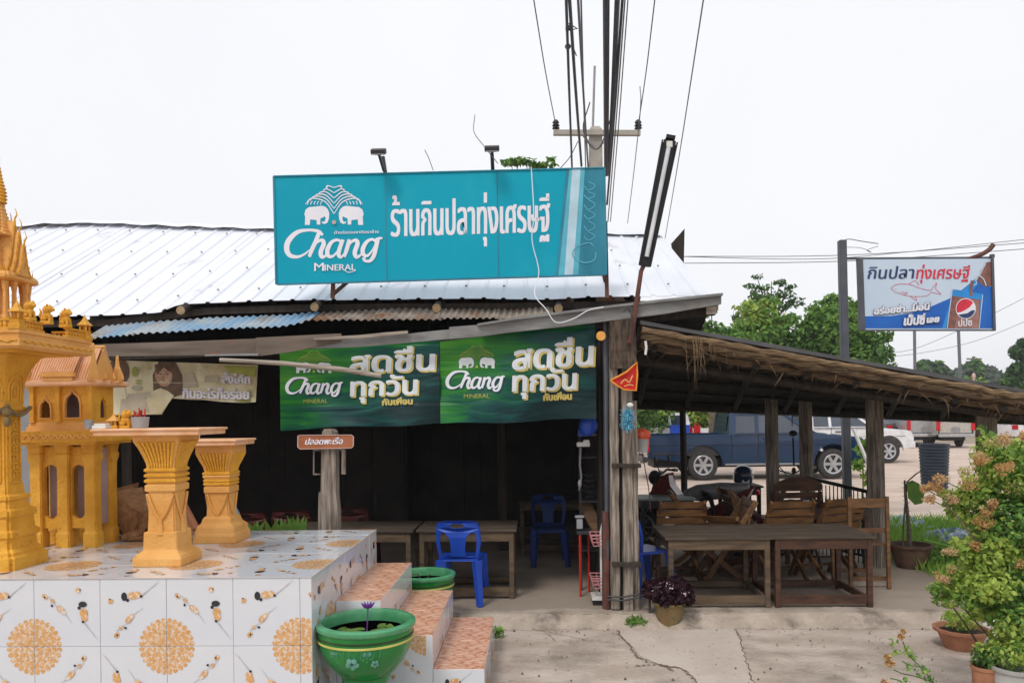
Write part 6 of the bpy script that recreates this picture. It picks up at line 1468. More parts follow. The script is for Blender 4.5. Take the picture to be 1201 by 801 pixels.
b = MB(); b.tube([(cx + .1, 7.8, .1), (cx + .1, 7.8, .72)], .012, 6); b.build('leg', M['red'], rs)
b = MB(); b.bb(cx - .03, cx + .12, 7.58, 7.8, .72, .75); b.build('top', M['dgrey'], rs)
b = MB(); b.box((cx, 7.62, .82), (.06, .06, .1)); b.box((cx, 7.62, .89), (.09, .08, .02)); b.build('dial_box', M['fpr'], rs, bevel=.005)
wl = thing('hanging_scale', 'white hanging scale head with hook and strap left of the corner post', 'scale', P(681, 560, 7.6))
p = P(684, 521, 7.6); b = MB(); b.box(p, (.13, .06, .045)); b.box(p + Vector((.03, 0, .03)), (.06, .05, .03)); b.build('head', M['whitep'], wl, bevel=.006)
b = MB(); b.tube([P(681, 525, 7.6), P(680, 545, 7.6), P(682, 560, 7.6), P(679, 575, 7.6)], [.01, .012, .008, .006], 6); b.sph(P(680, 567, 7.6), .02, 8, 6, (1, .6, 2)); b.build('strap', M['greyp'], wl)
b = MB(); q = P(684, 508, 7.62); b.box(q, (.10, .05, .06)); b.build('blue_box', M['blue'], wl)
# dark steel shelf with shiny rims behind
ds = thing('dish_shelf', 'dark shelf of stacked metal dishes in shade beside the corner post', 'shelf', (P(695, 650, 7.9).x, 7.9, .1)); cx = ds.location.x
for dx in (-.12, .12):
    b = MB(); b.bb(cx + dx - .012, cx + dx + .012, 7.88, 7.9, .1, 1.75); b.build('upright', M['dgrey'], ds)
for z in (.5, 1.0, 1.45, 1.68): b = MB(); b.bb(cx - .13, cx + .13, 7.86, 8.1, z, z + .02); b.build('shelf_board', M['greyp'] if z > 1.6 else M['dgrey'], ds)
for k in range(5):
    b = MB(); b.lathe([(.05, 0), (.09, .03), (.095, .034), (.08, .03), (.045, .006), (0, .006)], (cx, 7.97, 1.03 + k * .055), 18); b.build('dish', M['chrome'], ds)
b = MB(); b.sph((cx + .02, 7.93, 1.82), .13, 12, 8, (1, .5, 1.1)); b.solo('green_bundle', mat('dark_green_cloth', (.01, .06, .03), rough=.8), 'dark green bundle on top of the dish shelf', 'bundle')
# helmet
hp = P(871.5, 556, 10.45); hp.z = .95
t = thing('helmet', 'dark blue motorcycle helmet on the small dark table', 'helmet', hp); z0_ = .93
b = MB(); b.lathe([(.10, z0_), (.125, z0_ + .05), (.135, z0_ + .12), (.12, z0_ + .2), (.08, z0_ + .245), (.03, z0_ + .262), (0, z0_ + .264)], (hp.x, hp.y, 0), 20, 1, 1.1); b.build('shell', mat('helmet_navy', (.012, .03, .09), rough=.12, coat=.8), t, smooth=True)
b = MB(); b.tube([(hp.x + .127 * math.cos(a), hp.y + .14 * math.sin(a) - .005, z0_ + .17 + .02 * math.sin(a)) for a in np.linspace(math.pi * 1.0, math.pi * 2.0, 13)], .014, 6); b.build('visor_rim', M['chrome'], t)
b = MB(); b.box((hp.x, hp.y - .125, z0_ + .05), (.1, .02, .05)); b.build('chin_patch', M['whitep'], t, bevel=.005)
# cups and bottles on the rear table
for px, D, lab, m_ in ((928, 8.95, 'clear plastic tumbler on the rear wooden table, left one', 'glassw'), (945, 8.9, 'clear plastic tumbler on the rear wooden table, right one', 'glassw')):
    t = thing('tumbler', lab, 'cup', (P(px, 590, D).x, D, .80), 'tumblers on the rear table'); b = MB(); b.lathe([(.028, .0), (.036, .09), (.034, .09), (.026, .006), (0, .006)], t.location, 14); b.build('cup_body', M[m_], t, smooth=True)
# iron balustrade along the right of the seating
fe = thing('iron_balustrade', 'black iron balustrade with spindles along the right edge of the seating', 'fence', P(985, 640, 9.4))
A, B_ = P(948, 640, 10.0), P(1022, 655, 9.05); A.z = B_.z = .1
for za, zb in ((.97, 1.0), (.2, .22), (.62, .635)):
    b = MB(); b.bar(A + Vector((0, 0, (za - .1) * 1.09)), B_ + Vector((0, 0, (za - .1) * .98)), .03, zb - za + .01); b.build('rail', M['black'], fe)
prof_ = [(.007, 0), (.007, .10), (.018, .13), (.022, .20), (.010, .25), (.022, .33), (.018, .42), (.007, .47), (.012, .5), (.007, .55), (.02, .62), (.012, .70), (.007, .76), (.007, .88)]
b = MB(); b.lathe(prof_, (0, 0, 0), 7); sp0 = b.build('spindle', mat('iron_blue_black', (.02, .03, .035), rough=.5), fe, org=Vector((0, 0, 0))); sp0.location = A - ORG[fe.name]
N_ = 17
for k in range(1, N_): link_mesh(sp0.data, 'spindle', fe, A.lerp(B_, k / (N_ - 1)) - ORG[fe.name])
b = MB(); b.tube([B_ + Vector((.14, 0, 0)), B_ + Vector((.14, 0, .9))], .018, 7); b.sph(B_ + Vector((.14, 0, .92)), .03, 8, 6); b.tube([B_ + Vector((.0, 0, .9)), B_ + Vector((.15, 0, .88))], .008, 5); b.build('newel', M['rust'], fe)
# hanging gourd lamp and hammock cord under the thatch
b = MB(); p = P(930, 508, 10.2); b.tube([P(929, 485, 10.2), P(929, 500, 10.2)], .006, 5); b.sph(p, .05, 10, 7, (1.1, 1, .8)); b.tube([P(930, 513, 10.2), P(931, 545, 10.2)], .012, 5); b.sph(P(931, 552, 10.2), .03, 8, 6, (1, 1, 1.6)); b.solo('hanging_gourd', M['wooddark'], 'dark gourd-like ornament hanging on a cord between the thatch posts', 'ornament')
b = MB(); b.tube([P(905, 545, 10.15), P(915, 552, 10.2), P(930, 556, 10.25), P(944, 548, 10.15)], .01, 5); b.tube([P(908, 540, 10.15), P(925, 560, 10.25), P(944, 562, 10.15)], .008, 5); b.solo('slung_cords', M['polegrey'], 'grey cords slung between two thatch posts', 'cord')
b = MB(); b.bar(P(1001, 503, 11.9), P(1019, 546, 11.6), .035); b.solo('white_prop', M['whitep'], 'thin white pole leaning right of the blue pickup hood', 'pole')

# ================================================================== MOTORCYCLE
def wheel(parent, c, r, w_, nm=('tyre', 'rim'), spokes=6, axis='y', rimm='rim', hub=.6):
    """wheel with its axle along y; a part 'wheel' holding tyre and rim"""
    c = Vector(c); b = MB(); n = 28
    prof = [(r * .64, -w_ * .42), (r * .86, -w_ * .5), (r * .97, -w_ * .42), (r, -w_ * .2), (r, w_ * .2), (r * .97, w_ * .42), (r * .86, w_ * .5), (r * .64, w_ * .42)]
    vs = []
    for q, y in prof:
        for j in range(n): a = 2 * math.pi * j / n; vs.append(c + Vector((q * math.cos(a), y, q * math.sin(a))))
    b.add(vs, [(i * n + j, i * n + (j + 1) % n, ((i + 1) % len(prof)) * n + (j + 1) % n, ((i + 1) % len(prof)) * n + j) for i in range(len(prof)) for j in range(n)])
    tyre = b.build('wheel', M['rubber'], parent, smooth=True)
    b = MB(); yy = -w_ * .44
    for q0, q1 in ((r * .72, r * .60),):
        vs = []
        for q, y in ((r * .66, yy), (r * .64, yy - .004), (r * .56, yy + .004), (r * .55, yy + .03), (r * .55, w_ * .4), (r * .66, w_ * .4)):
            for j in range(n): a = 2 * math.pi * j / n; vs.append(c + Vector((q * math.cos(a), y, q * math.sin(a))))
        b.add(vs, [(i * n + j, i * n + (j + 1) % n, (i + 1) * n + (j + 1) % n, (i + 1) * n + j) for i in range(5) for j in range(n)])
    for k in range(spokes):
        a = 2 * math.pi * k / spokes; d = Vector((math.cos(a), 0, math.sin(a))); b.bar(c + Vector((0, yy + .012, 0)) + d * r * .1, c + Vector((0, yy + .008, 0)) + d * r * .58, r * (.19 if r > .3 else .05), .012, (0, 1, 0))
    vs = [c + Vector((r * .16 * math.cos(t), yy - .004, r * .16 * math.sin(t))) for t in np.linspace(0, 2 * math.pi, 12, False)]; b.add(vs, [tuple(range(12))])
    vs = [c + Vector((r * .61 * math.cos(t), yy + .035, r * .61 * math.sin(t))) for t in np.linspace(0, 2 * math.pi, 20, False)]; 
    b.build('rim', M[rimm], tyre)
    b = MB(); b.add(vs, [tuple(range(20))]); b.build('brake_disc', M['dgrey'], tyre)
    return tyre
mo = thing('motorcycle', 'dark maroon motorcycle with grey exhaust parked behind the slatted chair', 'motorcycle', (0, 0, 0), None)
wheel(mo, (-.62, 0, .29), .29, .09, spokes=8); wheel(mo, (.62, 0, .29), .29, .10, spokes=8)
b = MB(); b.tube([(-.62, -.07, .29), (-.48, -.07, .62), (-.40, -.06, .92)], [.018, .02, .02], 7); b.build('fork', M['chrome'], mo); b = MB(); b.tube([(-.62, .07, .29), (-.48, .07, .62), (-.40, .06, .92)], [.018, .02, .02], 7); b.build('fork', M['chrome'], mo)
b = MB(); q = [(-.50, .70), (-.30, .98), (-.22, 1.0), (-.18, .86), (.02, .60), (.30, .58), (.60, .74), (.85, .86), (.78, .72), (.45, .48), (.20, .42), (-.10, .40), (-.30, .50)]
b.plate(q, [], lambda u, v, tt: Vector((u, (-.11 if tt == 0 else .11), v)), 1); b.build('fairing', M['maroon'], mo, bevel=.03)
b = MB(); b.tube([(-.02, 0, .73), (.15, 0, .77), (.45, 0, .81), (.80, 0, .86)], [.07, .11, .11, .06], 10); b.build('saddle', M['greyp'], mo, smooth=True)
b = MB(); b.box((.02, 0, .34), (.36, .18, .24)); b.tube([(.0, -.13, .34), (.0, .13, .34)], .1, 14); b.build('engine', M['greyp'], mo, bevel=.02)
b = MB(); b.tube([(.05, -.14, .24), (.35, -.17, .27), (.5, -.18, .32), (.92, -.19, .44)], [.022, .03, .05, .055], 12); b.build('exhaust', M['chrome'], mo, smooth=True)
b = MB(); b.tube([(-.26, -.33, 1.03), (-.31, -.15, 1.05), (-.34, 0, 1.0), (-.31, .15, 1.05), (-.26, .33, 1.03)], .016, 7); b.tube([(-.24, -.36, 1.03), (-.25, -.24, 1.04)], .022, 7); b.tube([(-.24, .36, 1.03), (-.25, .24, 1.04)], .022, 7); b.build('handlebar', M['black'], mo)
for s_ in (-1, 1):
    b = MB(); b.tube([(-.30, s_ * .2, 1.05), (-.32, s_ * .26, 1.18)], .007, 5); b.sph((-.32, s_ * .28, 1.2), .05, 9, 6, (.3, 1.1, .8)); b.build('mirror', M['black'], mo)
b = MB(); b.sph((-.43, 0, .95), .10, 12, 8, (.8, 1, 1)); b.build('headlight', M['black'], mo, smooth=True)
b = MB(); b.tube([(-.62 + .33 * math.cos(a), 0, .29 + .33 * math.sin(a)) for a in np.linspace(.3, 2.6, 10)], .04, 6); b.build('front_fender', M['maroon'], mo)
b = MB(); b.tube([(.62 + .34 * math.cos(a), 0, .29 + .34 * math.sin(a)) for a in np.linspace(.1, 1.9, 8)], .05, 6); b.build('rear_fender', M['maroon'], mo)
b = MB(); b.sph((.90, 0, .80), .05, 9, 6, (.6, 1.4, .8)); b.build('tail_light', M['lamp_red'], mo)
mo.location = (P(806, 560, 10.0).x, 10.05, .1); mo.rotation_euler = (0, 0, R(-28))

# ================================================================== VEHICLES
def arch(cx, r, z0_, a0=0, n=12): return [(cx + r * math.cos(t), z0_ + r * math.sin(t)) for t in np.linspace(0, math.pi, n)][::-1]
def side_panel(root, out_, holes, y, th, m, name='side_panel', lean_=None):
    b = MB(); s_ = 1 if y > 0 else -1
    def f(u, v, tt):
        yy = y - s_ * (th if tt else 0)
        if lean_: yy -= s_ * max(0, v - lean_[0]) * lean_[1]
        return Vector((u, yy, v))
    b.plate(out_, holes, f, 1); return b.build(name, m, root, bevel=.012)
def pickup(label, m, loc, rz, group=None, detail=True, canopy=False, plate_txt=None):
    """x forwards, wheelbase 3.0, rear wheel centre at x=0"""
    t = thing('pickup_truck', label, 'pickup truck', (0, 0, 0), group)
    W = .82; zb = .30
    lean_ = (1.0, .32)
    low = [(-1.28, .52), (-.46, .50)] ; 
    prof = [(-1.28, .52)] + [(-.44, .42)] + arch(0, .44, .36) + [(.44, .34), (2.56, .34)] + arch(3.0, .44, .36) + [(3.44, .42), (3.72, .45), (3.76, .72), (3.70, .88), (3.55, .95), (2.75, 1.02), (2.60, 1.04), (1.98, 1.50), (1.80, 1.545), (.72, 1.55), (.66, 1.52), (.60, 1.04), (-1.28, 1.03)]
    w1 = [(.76, 1.07), (1.22, 1.07), (1.24, 1.46), (.80, 1.47)]; w2 = [(1.30, 1.07), (2.42, 1.07), (2.36, 1.12), (1.92, 1.455), (1.84, 1.47), (1.32, 1.47)]
    for y in (-W, W):
        side_panel(t, prof, [w1, w2], y, .04, m, 'side_panel', lean_)
        for q in (w1, w2):
            b = MB(); sg = 1 if y > 0 else -1; b.add([(u, y - sg * (.022 + max(0, v - 1.0) * .32), v) for u, v in q], [tuple(range(len(q)))]); b.build('window', M['glass'], t)
        if detail:
            b = MB(); sg = 1 if y > 0 else -1
            for q in ([(1.28, .44), (1.28, 1.04)], [(2.5, .44), (2.52, .9), (2.48, 1.04)], [(.66, .44), (.66, 1.03)], [(-1.25, .80), (.6, .80)], [(.7, .78), (3.5, .78)]):
                b.tube([(u, y + sg * .001, v) for u, v in q], .0065, 4)
            b.build('panel_gap', M['black'], t)
            b = MB(); b.bar((.75, y + sg * .02, 1.035), (2.5, y + sg * .02, 1.035), .018, .02); b.bar((-1.2, y + sg * .02, .62), (-.46, y + sg * .02, .62), .02, .03); b.build('trim_strip', M['dgrey'], t)
            b = MB(); b.bar((1.4, y + sg * .015, .93), (1.56, y + sg * .015, .93), .03, .03); b.build('door_handle', M['dgrey'], t)
            b = MB(); b.bar((.5, y, .36), (2.5, y, .36), .08, .04); b.build('running_board', M['greyp'], t)
            b = MB(); b.box((2.42, y + sg * .1, 1.13), (.08, .16, .13)); b.build('mirror', m, t, bevel=.015)
            b = MB(); b.tube([(.0 + .455 * math.cos(a), y + sg * .004, .36 + .455 * math.sin(a)) for a in np.linspace(0, math.pi, 14)], .018, 5); b.build('wheel_lip', m, t); b = MB(); b.tube([(3.0 + .455 * math.cos(a), y + sg * .004, .36 + .455 * math.sin(a)) for a in np.linspace(0, math.pi, 14)], .018, 5); b.build('wheel_lip', m, t)
    Wt = W - .17
    b = MB(); b.add([(.62, -Wt, 1.542), (1.90, -Wt, 1.53), (1.90, Wt, 1.53), (.62, Wt, 1.542), (.72, 0, 1.565), (1.84, 0, 1.555)], [(0, 1, 5, 4), (1, 2, 5), (2, 3, 4, 5), (3, 0, 4)]); b.build('roof', m, t)
    b = MB(); b.add([(1.93, -Wt - .0, 1.50), (2.66, -W + .05, 1.04), (2.66, W - .05, 1.04), (1.93, Wt, 1.50)], [(0, 1, 2, 3)]); b.build('windscreen', M['glass'], t)
    b = MB(); b.add([(2.62, -W + .03, 1.035), (3.56, -W + .03, .95), (3.56, W - .03, .95), (2.62, W - .03, 1.035), (2.65, 0, 1.07), (3.58, 0, .975)], [(0, 1, 5, 4), (2, 3, 4, 5), (1, 2, 5)]); b.build('bonnet', m, t)
    b = MB(); b.bb(3.66, 3.72, -W + .04, W - .04, .5, .93); b.build('front_end', m, t, bevel=.03)
    b = MB(); b.bb(3.72, 3.82, -W, W, .42, .62); b.build('bumper', m, t, bevel=.03)
    for y in (-.62, .62): b = MB(); b.box((3.715, y, .79), (.04, .3, .16)); b.build('headlight', M['glassw'], t, bevel=.02)
    b = MB(); b.bb(3.705, 3.73, -.42, .42, .72, .86); b.build('grille', M['dgrey'], t)
    b = MB(); b.bb(.58, .62, -W + .04, W - .04, .55, 1.05); b.add([(.60, -W + .06, 1.05), (.60, W - .06, 1.05), (.68, Wt, 1.53), (.68, -Wt, 1.53)], [(0, 1, 2, 3)]); b.build('cab_back', m, t)
    b = MB(); b.add([(.61, -.55, 1.12), (.61, .55, 1.12), (.655, .5, 1.45), (.655, -.5, 1.45)], [(0, 3, 2, 1)]); b.v = [(v[0] - .012, v[1], v[2]) for v in b.v]; b.build('rear_window', M['glass'], t)
    b = MB(); b.bb(-1.24, .58, -W + .04, W - .04, .56, .60); b.bb(-1.24, .58, -W + .04, -W + .09, .6, .95); b.bb(-1.24, .58, W - .09, W - .04, .6, .95); b.build('cargo_bed', M['dgrey'], t)
    b = MB(); b.bb(-1.285, -1.24, -W + .10, W - .10, .56, 1.03); b.build('tailgate', m, t, bevel=.012)
    b = MB(); b.bb(-1.40, -1.29, -W + .03, W - .03, .42, .54); b.build('bumper', M['chrome'] if group else M['dgrey'], t, bevel=.02)
    for y in (-W + .05, W - .05): b = MB(); b.box((-1.285, y, .86), (.08, .17, .40)); b.build('tail_light', M['lamp_red'], t, bevel=.012)
    b = MB(); b.box((-1.30, 0, .7), (.02, .36, .16)); b.build('number_plate', M['whitep'] if not group else M['greyp'], t)
    for x in (0, 3.0):
        for y in (-W + .10, W - .10):
            wt = wheel(t, (x, y, .345), .345, .21, spokes=6)
            if y > 0:
                pass
    b = MB(); b.bb(-1.1, 3.5, -.5, .5, .28, .5); b.build('chassis', M['black'], t)
    if canopy:
        b = MB(); q = [(-1.24, 1.035), (.58, 1.035), (.60, 1.56), (-1.12, 1.56)]; b.plate(q, [], lambda u, v, tt: Vector((u, (W - .02 - max(0, v - 1.0) * .25) * (1 if tt else -1), v)), 1); b.build('canopy_shell', m, t, bevel=.02)
        b = MB(); b.add([(-1.235, -.6, 1.1), (-1.235, .6, 1.1), (-1.15, .52, 1.48), (-1.15, -.52, 1.48)], [(0, 3, 2, 1)]); b.v = [(v[0] - .02, v[1], v[2]) for v in b.v]; b.build('rear_window', M['glass'], t)
    t.location = loc; t.rotation_euler = (0, 0, rz); return t
DT = 18.0
pk = pickup('dark blue extended-cab pickup parked side-on behind the thatched seating', M['truck'], (P(825, 546, DT).x, DT + .82, gz(DT)), 0)
pk.scale = (1.0, 1, 1.03)
gp = 'pickups parked in the far row with tails to the seating'
gp1 = pickup('silver-grey pickup with chrome bumper in the far row, second from the right', M['silver'], (P(1093, 520, 31).x, 32.5, gz(31)), R(84), gp, False)
for px, D, mm, lab, rz in ((1127, 30.5, 'beige', 'champagne pickup with red tail lights, rightmost clearly seen in the far row', 82), (1057, 33, 'graphite', 'dark grey pickup in the far row, left of the silver pickup', 88)):
    pickup(lab, M[mm], (P(px, 520, D).x, D + 1.3, gz(D)), R(rz), gp, False, canopy=(mm == 'graphite')).scale = (1, .82, 1.05)
gp1.scale = (1, .82, 1.05)
pickup('white pickup parked side-on directly behind the blue pickup hood', M['carwhite'], (P(925, 520, 22.5).x, 23.5, gz(23)), R(4), None, True).scale = (1.0, 1, 1.02)
pickup('white pickup with goods in its bed behind the blue pickup cargo bed', M['carwhite'], (P(838, 520, 24.5).x, 26, gz(25)), R(180), None, False)
def car(label, m, loc, rz, group='cars parked in the far row'):
    t = thing('parked_car', label, 'car', (0, 0, 0), group); W = .84
    prof = [(-.8, .45), (-.42, .36)] + arch(0, .38, .33, n=9) + [(.40, .30), (2.2, .30)] + arch(2.6, .38, .33, n=9) + [(3.02, .36), (3.36, .42), (3.38, .70), (3.2, .86), (2.4, 1.0), (1.75, 1.42), (1.5, 1.47), (.3, 1.47), (-.2, 1.40), (-.70, 1.02), (-.84, .95)]
    w1 = [(-.45, 1.02), (.72, 1.0), (.72, 1.38), (-.05, 1.36)]; w2 = [(.80, 1.0), (2.2, 1.0), (1.66, 1.37), (.80, 1.39)]
    for y in (-W, W):
        side_panel(t, prof, [w1, w2], y, .04, m, 'side_panel', (.95, .35)); sg = 1 if y > 0 else -1
        for q in (w1, w2): b = MB(); b.add([(u, y - sg * (.022 + max(0, v - .95) * .35), v) for u, v in q], [tuple(range(len(q)))]); b.build('window', M['glass'], t)
    top = [(3.38, .70), (3.2, .86), (2.4, 1.0), (1.75, 1.42), (1.5, 1.47), (.3, 1.47), (-.2, 1.40), (-.70, 1.02), (-.84, .95), (-.8, .45)]
    for i in range(len(top) - 1):
        (xa, za), (xb, zb2) = top[i], top[i + 1]; wa, wb = [W - .005 - max(0, z - .95) * .35 for z in (za, zb2)]; b = MB()
        b.add([(xa, -wa, za - .004), (xb, -wb, zb2 - .004), (xb, wb, zb2 - .004), (xa, wa, za - .004)], [(0, 1, 2, 3)])
        gl = i in (2, 6); b.build('windscreen' if i == 2 else 'rear_window' if gl else 'body_top', M['glass'] if gl else m, t)
    for y in (-.68, .68): b = MB(); b.box((-.82, y, .80), (.06, .26, .18)); b.build('tail_light', M['lamp_red'], t, bevel=.02); b = MB(); b.box((3.36, y, .68), (.06, .3, .12)); b.build('headlight', M['glassw'], t)
    for x in (0, 2.6):
        for y in (-W + .1, W - .1): wheel(t, (x, y, .31), .31, .2, spokes=5)
    t.location = loc; t.rotation_euler = (0, 0, rz); return t
car('bright blue car at the left end of the far row, behind the thatch post', M['carblue'], (P(1038, 515, 36).x, 37, gz(36)), R(70))
car('dark grey hatchback between the bright blue car and the grey pickups', M['graphite'], (P(1053, 518, 33).x, 33.5, gz(33)), R(100))
car('white car at the far right edge of the lot behind the flowering bush', M['carwhite'], (P(1172, 512, 32).x, 31, gz(32)), R(20))
# goods in the beds behind
for px, py, w_, h_, m_, lab, cat in ((796, 503, 22, 10, 'blue', 'blue box on the white pickup behind the blue one', 'box'), (808, 504, 7, 9, 'lamp_red', 'left of two red jerrycans on the far white pickup', 'jerrycan'), (817, 503, 7, 12, 'lamp_red', 'right of two red jerrycans on the far white pickup', 'jerrycan')):
    D = 25.2; p = P(px, py + h_ / 2, D); s_ = D / 900; z0_ = 1.24; b = MB()
    if cat == 'box': b.bb(p.x - w_ * s_ / 2, p.x + w_ * s_ / 2, D - .25, D + .25, z0_ - .1, z0_ + h_ * s_ - .02); b.bb(p.x - w_ * s_ / 2 - .02, p.x + w_ * s_ / 2 + .02, D - .27, D + .27, z0_ + h_ * s_ - .03, z0_ + h_ * s_)
    else: b.bb(p.x - w_ * s_ / 2, p.x + w_ * s_ / 2, D - .1, D + .1, z0_ - .1, z0_ + h_ * s_ - .08); b.tube([(p.x - .05, D, z0_ + h_ * s_ - .09), (p.x - .05, D, z0_ + h_ * s_ - .02), (p.x + .05, D, z0_ + h_ * s_ - .02), (p.x + .05, D, z0_ + h_ * s_ - .09)], .02, 5)
    b.solo('cargo_' + cat, M[m_], lab, cat, 'jerrycans' if cat == 'jerrycan' else None)
t = thing('road_sign', 'small yellow diamond road sign among the trees beyond the lot', 'sign', (P(769, 500, 27).x, 27, gz(27)))
b = MB(); p = P(769, 490, 27); b.bar((p.x, 27, gz(27)), (p.x, 27, p.z), .07); b.build('post', M['whitep'], t)
b = MB(); r_ = .24; b.plate([(p.x - r_, p.z), (p.x, p.z - r_), (p.x + r_, p.z), (p.x, p.z + r_)], [], lambda u, v, tt: Vector((u, 26.93 + (.02 if tt else 0), v)), 1); b.build('diamond', mat('sign_yellow', (.78, .45, .02), rough=.5), t)
# ribbed plastic bin and sheets on the ground at right
rb = thing('ribbed_barrel', 'dark blue ribbed plastic barrel in the lot right of the seating', 'barrel', (P(1096, 570, 16.0).x, 16.0, gz(16)))
b = MB(); pr_ = [(.22, 0), (.235, .02)]
for i in range(13): pr_ += [(.235 + .003 * i, .03 + i * .065), (.25 + .003 * i, .045 + i * .065), (.25 + .003 * i, .07 + i * .065), (.235 + .003 * i, .085 + i * .065)]
pr_ += [(.29, .90), (.29, .93), (.25, .93), (.24, .85)]
b.lathe(pr_, rb.location, 24); b.build('shell', M['barrel'], rb); b = MB(); b.lathe([(0, .85), (.24, .85)], rb.location, 20); b.build('lid', M['dgrey'], rb)
def crumple(name, pts, h_, m, label, seed):
    g6 = random.Random(seed); (x0_, x1_, y0_, y1_) = pts; n = 16; vs = []
    for j in range(n + 1):
        for i in range(n + 1):
            u, v = i / n, j / n; e = min(u, v, 1 - u, 1 - v) * 4; x = x0_ + (x1_ - x0_) * u + g6.uniform(-.02, .02); y = y0_ + (y1_ - y0_) * v
            vs.append((x, y, gz(y) + .006 + min(1, e) * h_ * (.45 + .55 * g6.random())))
    b = MB(); b.add(vs, [(j * (n + 1) + i, j * (n + 1) + i + 1, (j + 1) * (n + 1) + i + 1, (j + 1) * (n + 1) + i) for j in range(n) for i in range(n)]); b.solo(name, m, label, 'sheet')
q = P(1048, 580, 11.6); crumple('plastic_sheet', (q.x - .35, q.x + .55, 11.0, 12.2), .22, M['tarpbw'], 'crumpled blue and white plastic sheet right of the seating posts', 2)
q = P(1130, 605, 10.2); crumple('plastic_sheet', (q.x - .6, q.x + .9, 9.9, 10.8), .28, M['tarpbw'], 'crumpled blue and white plastic sheet behind the flowering bush', 5)

# ================================================================== UTILITY POLE AND OVERHEAD CABLES
DU = 17.6
up = thing('utility_pole', 'concrete utility pole with a crossarm and two insulators behind the teal sign', 'utility pole', (P(700, 300, DU).x, DU, gz(DU)))
x = P(700, 300, DU).x; zt_ = P(700, 150, DU).z
b = MB(); b.mold([(.17, gz(DU)), (.145, zt_ - .08), (.10, zt_), (.02, zt_ + .03)], (x, DU, 0), 0); b.build('shaft', M['concpole'], up, bevel=.02)
zc = P(700, 157, DU).z; b = MB(); b.bar(P(649, 156, DU - .18), P(751, 156.5, DU - .18), .11, .11); b.build('crossarm', M['concpole'], up)
b = MB(); b.bar(P(684, 160, DU - .18), P(697, 172, DU - .15), .03); b.bar(P(716, 160, DU - .18), P(703, 172, DU - .15), .03); b.build('brace', M['greyp'], up)
for px in (652, 748.5):
    b = MB(); q = P(px, 154, DU - .18); b.lathe([(.03, 0), (.04, .05), (.09, .06), (.05, .10), (.09, .12), (.055, .16), (.08, .19), (.05, .24), (.02, .26)], q, 12); b.build('insulator', M['dgrey'], up)
b = MB(); b.tube([P(697.5, 78, DU + .1), P(695, 160, DU + .1)], .03, 6); b.build('lightning_rod', M['greyp'], up)
def cable(pts, r, m, label, name='overhead_cable', group=None, n=6, cat='cable'):
    q = spline([tuple(P(*p) if len(p) == 3 and p[2] > -50 else p) for p in pts], 8); b = MB(); b.tube([tuple(v) for v in q], r, n); return b.solo(name, m, label, cat, group)
def over(px0, py0, D0_, px1, py1, D1_, r, m, label, ext=1.6, **k):
    """from a point at the pole to one high over the camera, running on behind it"""
    a = P(px0, py0, D0_); c = P(px1, py1, D1_); d = c - a; e = c + d * ext + Vector((0, 0, .5)); mid = a.lerp(c, .55) + Vector((0, 0, -.10))
    b = MB(); b.tube([tuple(v) for v in spline([tuple(a), tuple(mid), tuple(c), tuple(e)], 10)], r, 6); return b.solo('overhead_cable', m, label, 'cable', 'power and telephone cables over the restaurant')
over(652, 148, DU - .18, 626, 0, 12.0, .010, M['cable'], 'thin bare wire from the left insulator of the crossarm')
over(748.5, 148, DU - .18, 768, 0, 12.0, .010, M['cable'], 'thin bare wire from the right insulator of the crossarm')
over(780, 280, 24, 825, 0, 10.0, .010, M['cablelt'], 'lone thin wire farthest right of the overhead cables')
over(682, 195, DU, 668, 0, 11.0, .026, M['cable'], 'thick dark cable left of the utility pole, outermost of that bundle')
over(671, 200, DU + .5, 664, 0, 11.0, .022, M['cable'], 'dark cable crossing the left part of the crossarm')
over(690, 200, DU + .5, 678, 0, 11.2, .02, M['cablelt'], 'grey cable just left of the utility pole shaft')
over(687, 200, DU + 1, 681.5, 0, 11.4, .014, M['cablelt'], 'thin grey cable beside the utility pole shaft')
over(711, 205, DU - .3, 711, 0, 11.0, .05, M['cable'], 'thickest blue-black cable bundle right of the utility pole')
over(714, 205, DU - .2, 724, 0, 11.0, .04, M['cable'], 'second thick cable bundle right of the utility pole')
over(712, 240, DU - .1, 730, 0, 11.2, .022, M['cable'], 'dark cable along the right side of the second thick bundle')
over(713, 260, DU, 733, 0, 11.4, .012, M['cablelt'], 'thin grey cable right of the two thick bundles')
over(716, 260, DU, 736.5, 0, 11.6, .010, M['cablelt'], 'thinnest of the cables right of the two thick bundles')
over(736, 262, DU + 6, 751, 130, 16, .010, M['cablelt'], 'thin wire running down right behind the crossarm', 0)
b = MB(); b.tube([tuple(v) for v in spline([tuple(P(*q)) for q in ((692, 120, 17), (684, 150, 17.2), (693, 172, 17.3), (704, 172, 17.2), (716, 140, 17))], 6)], .014, 5); b.tube([tuple(v) for v in spline([tuple(P(*q)) for q in ((655, 200, 17.2), (668, 185, 17.2), (678, 166, 17.2))], 6)], .01, 5); b.solo('loose_cables', M['cable'], 'loops of loose cable hanging under the crossarm', 'cable')
b = MB(); b.box(P(667, 33, 12), (.10, .06, .06)); b.tube([P(667, 28, 12), P(677, 34, 12), P(666, 36, 12)], .012, 5); b.sph(P(666, 55, 12.5), .05, 8, 6); b.tube([P(667, 52, 12.4), P(673, 58, 12.4), P(676, 66, 12.4)], .01, 5); b.solo('cable_clamp', M['dgrey'], 'dark clamps and wire ends on the left overhead cable bundle', 'clamp')
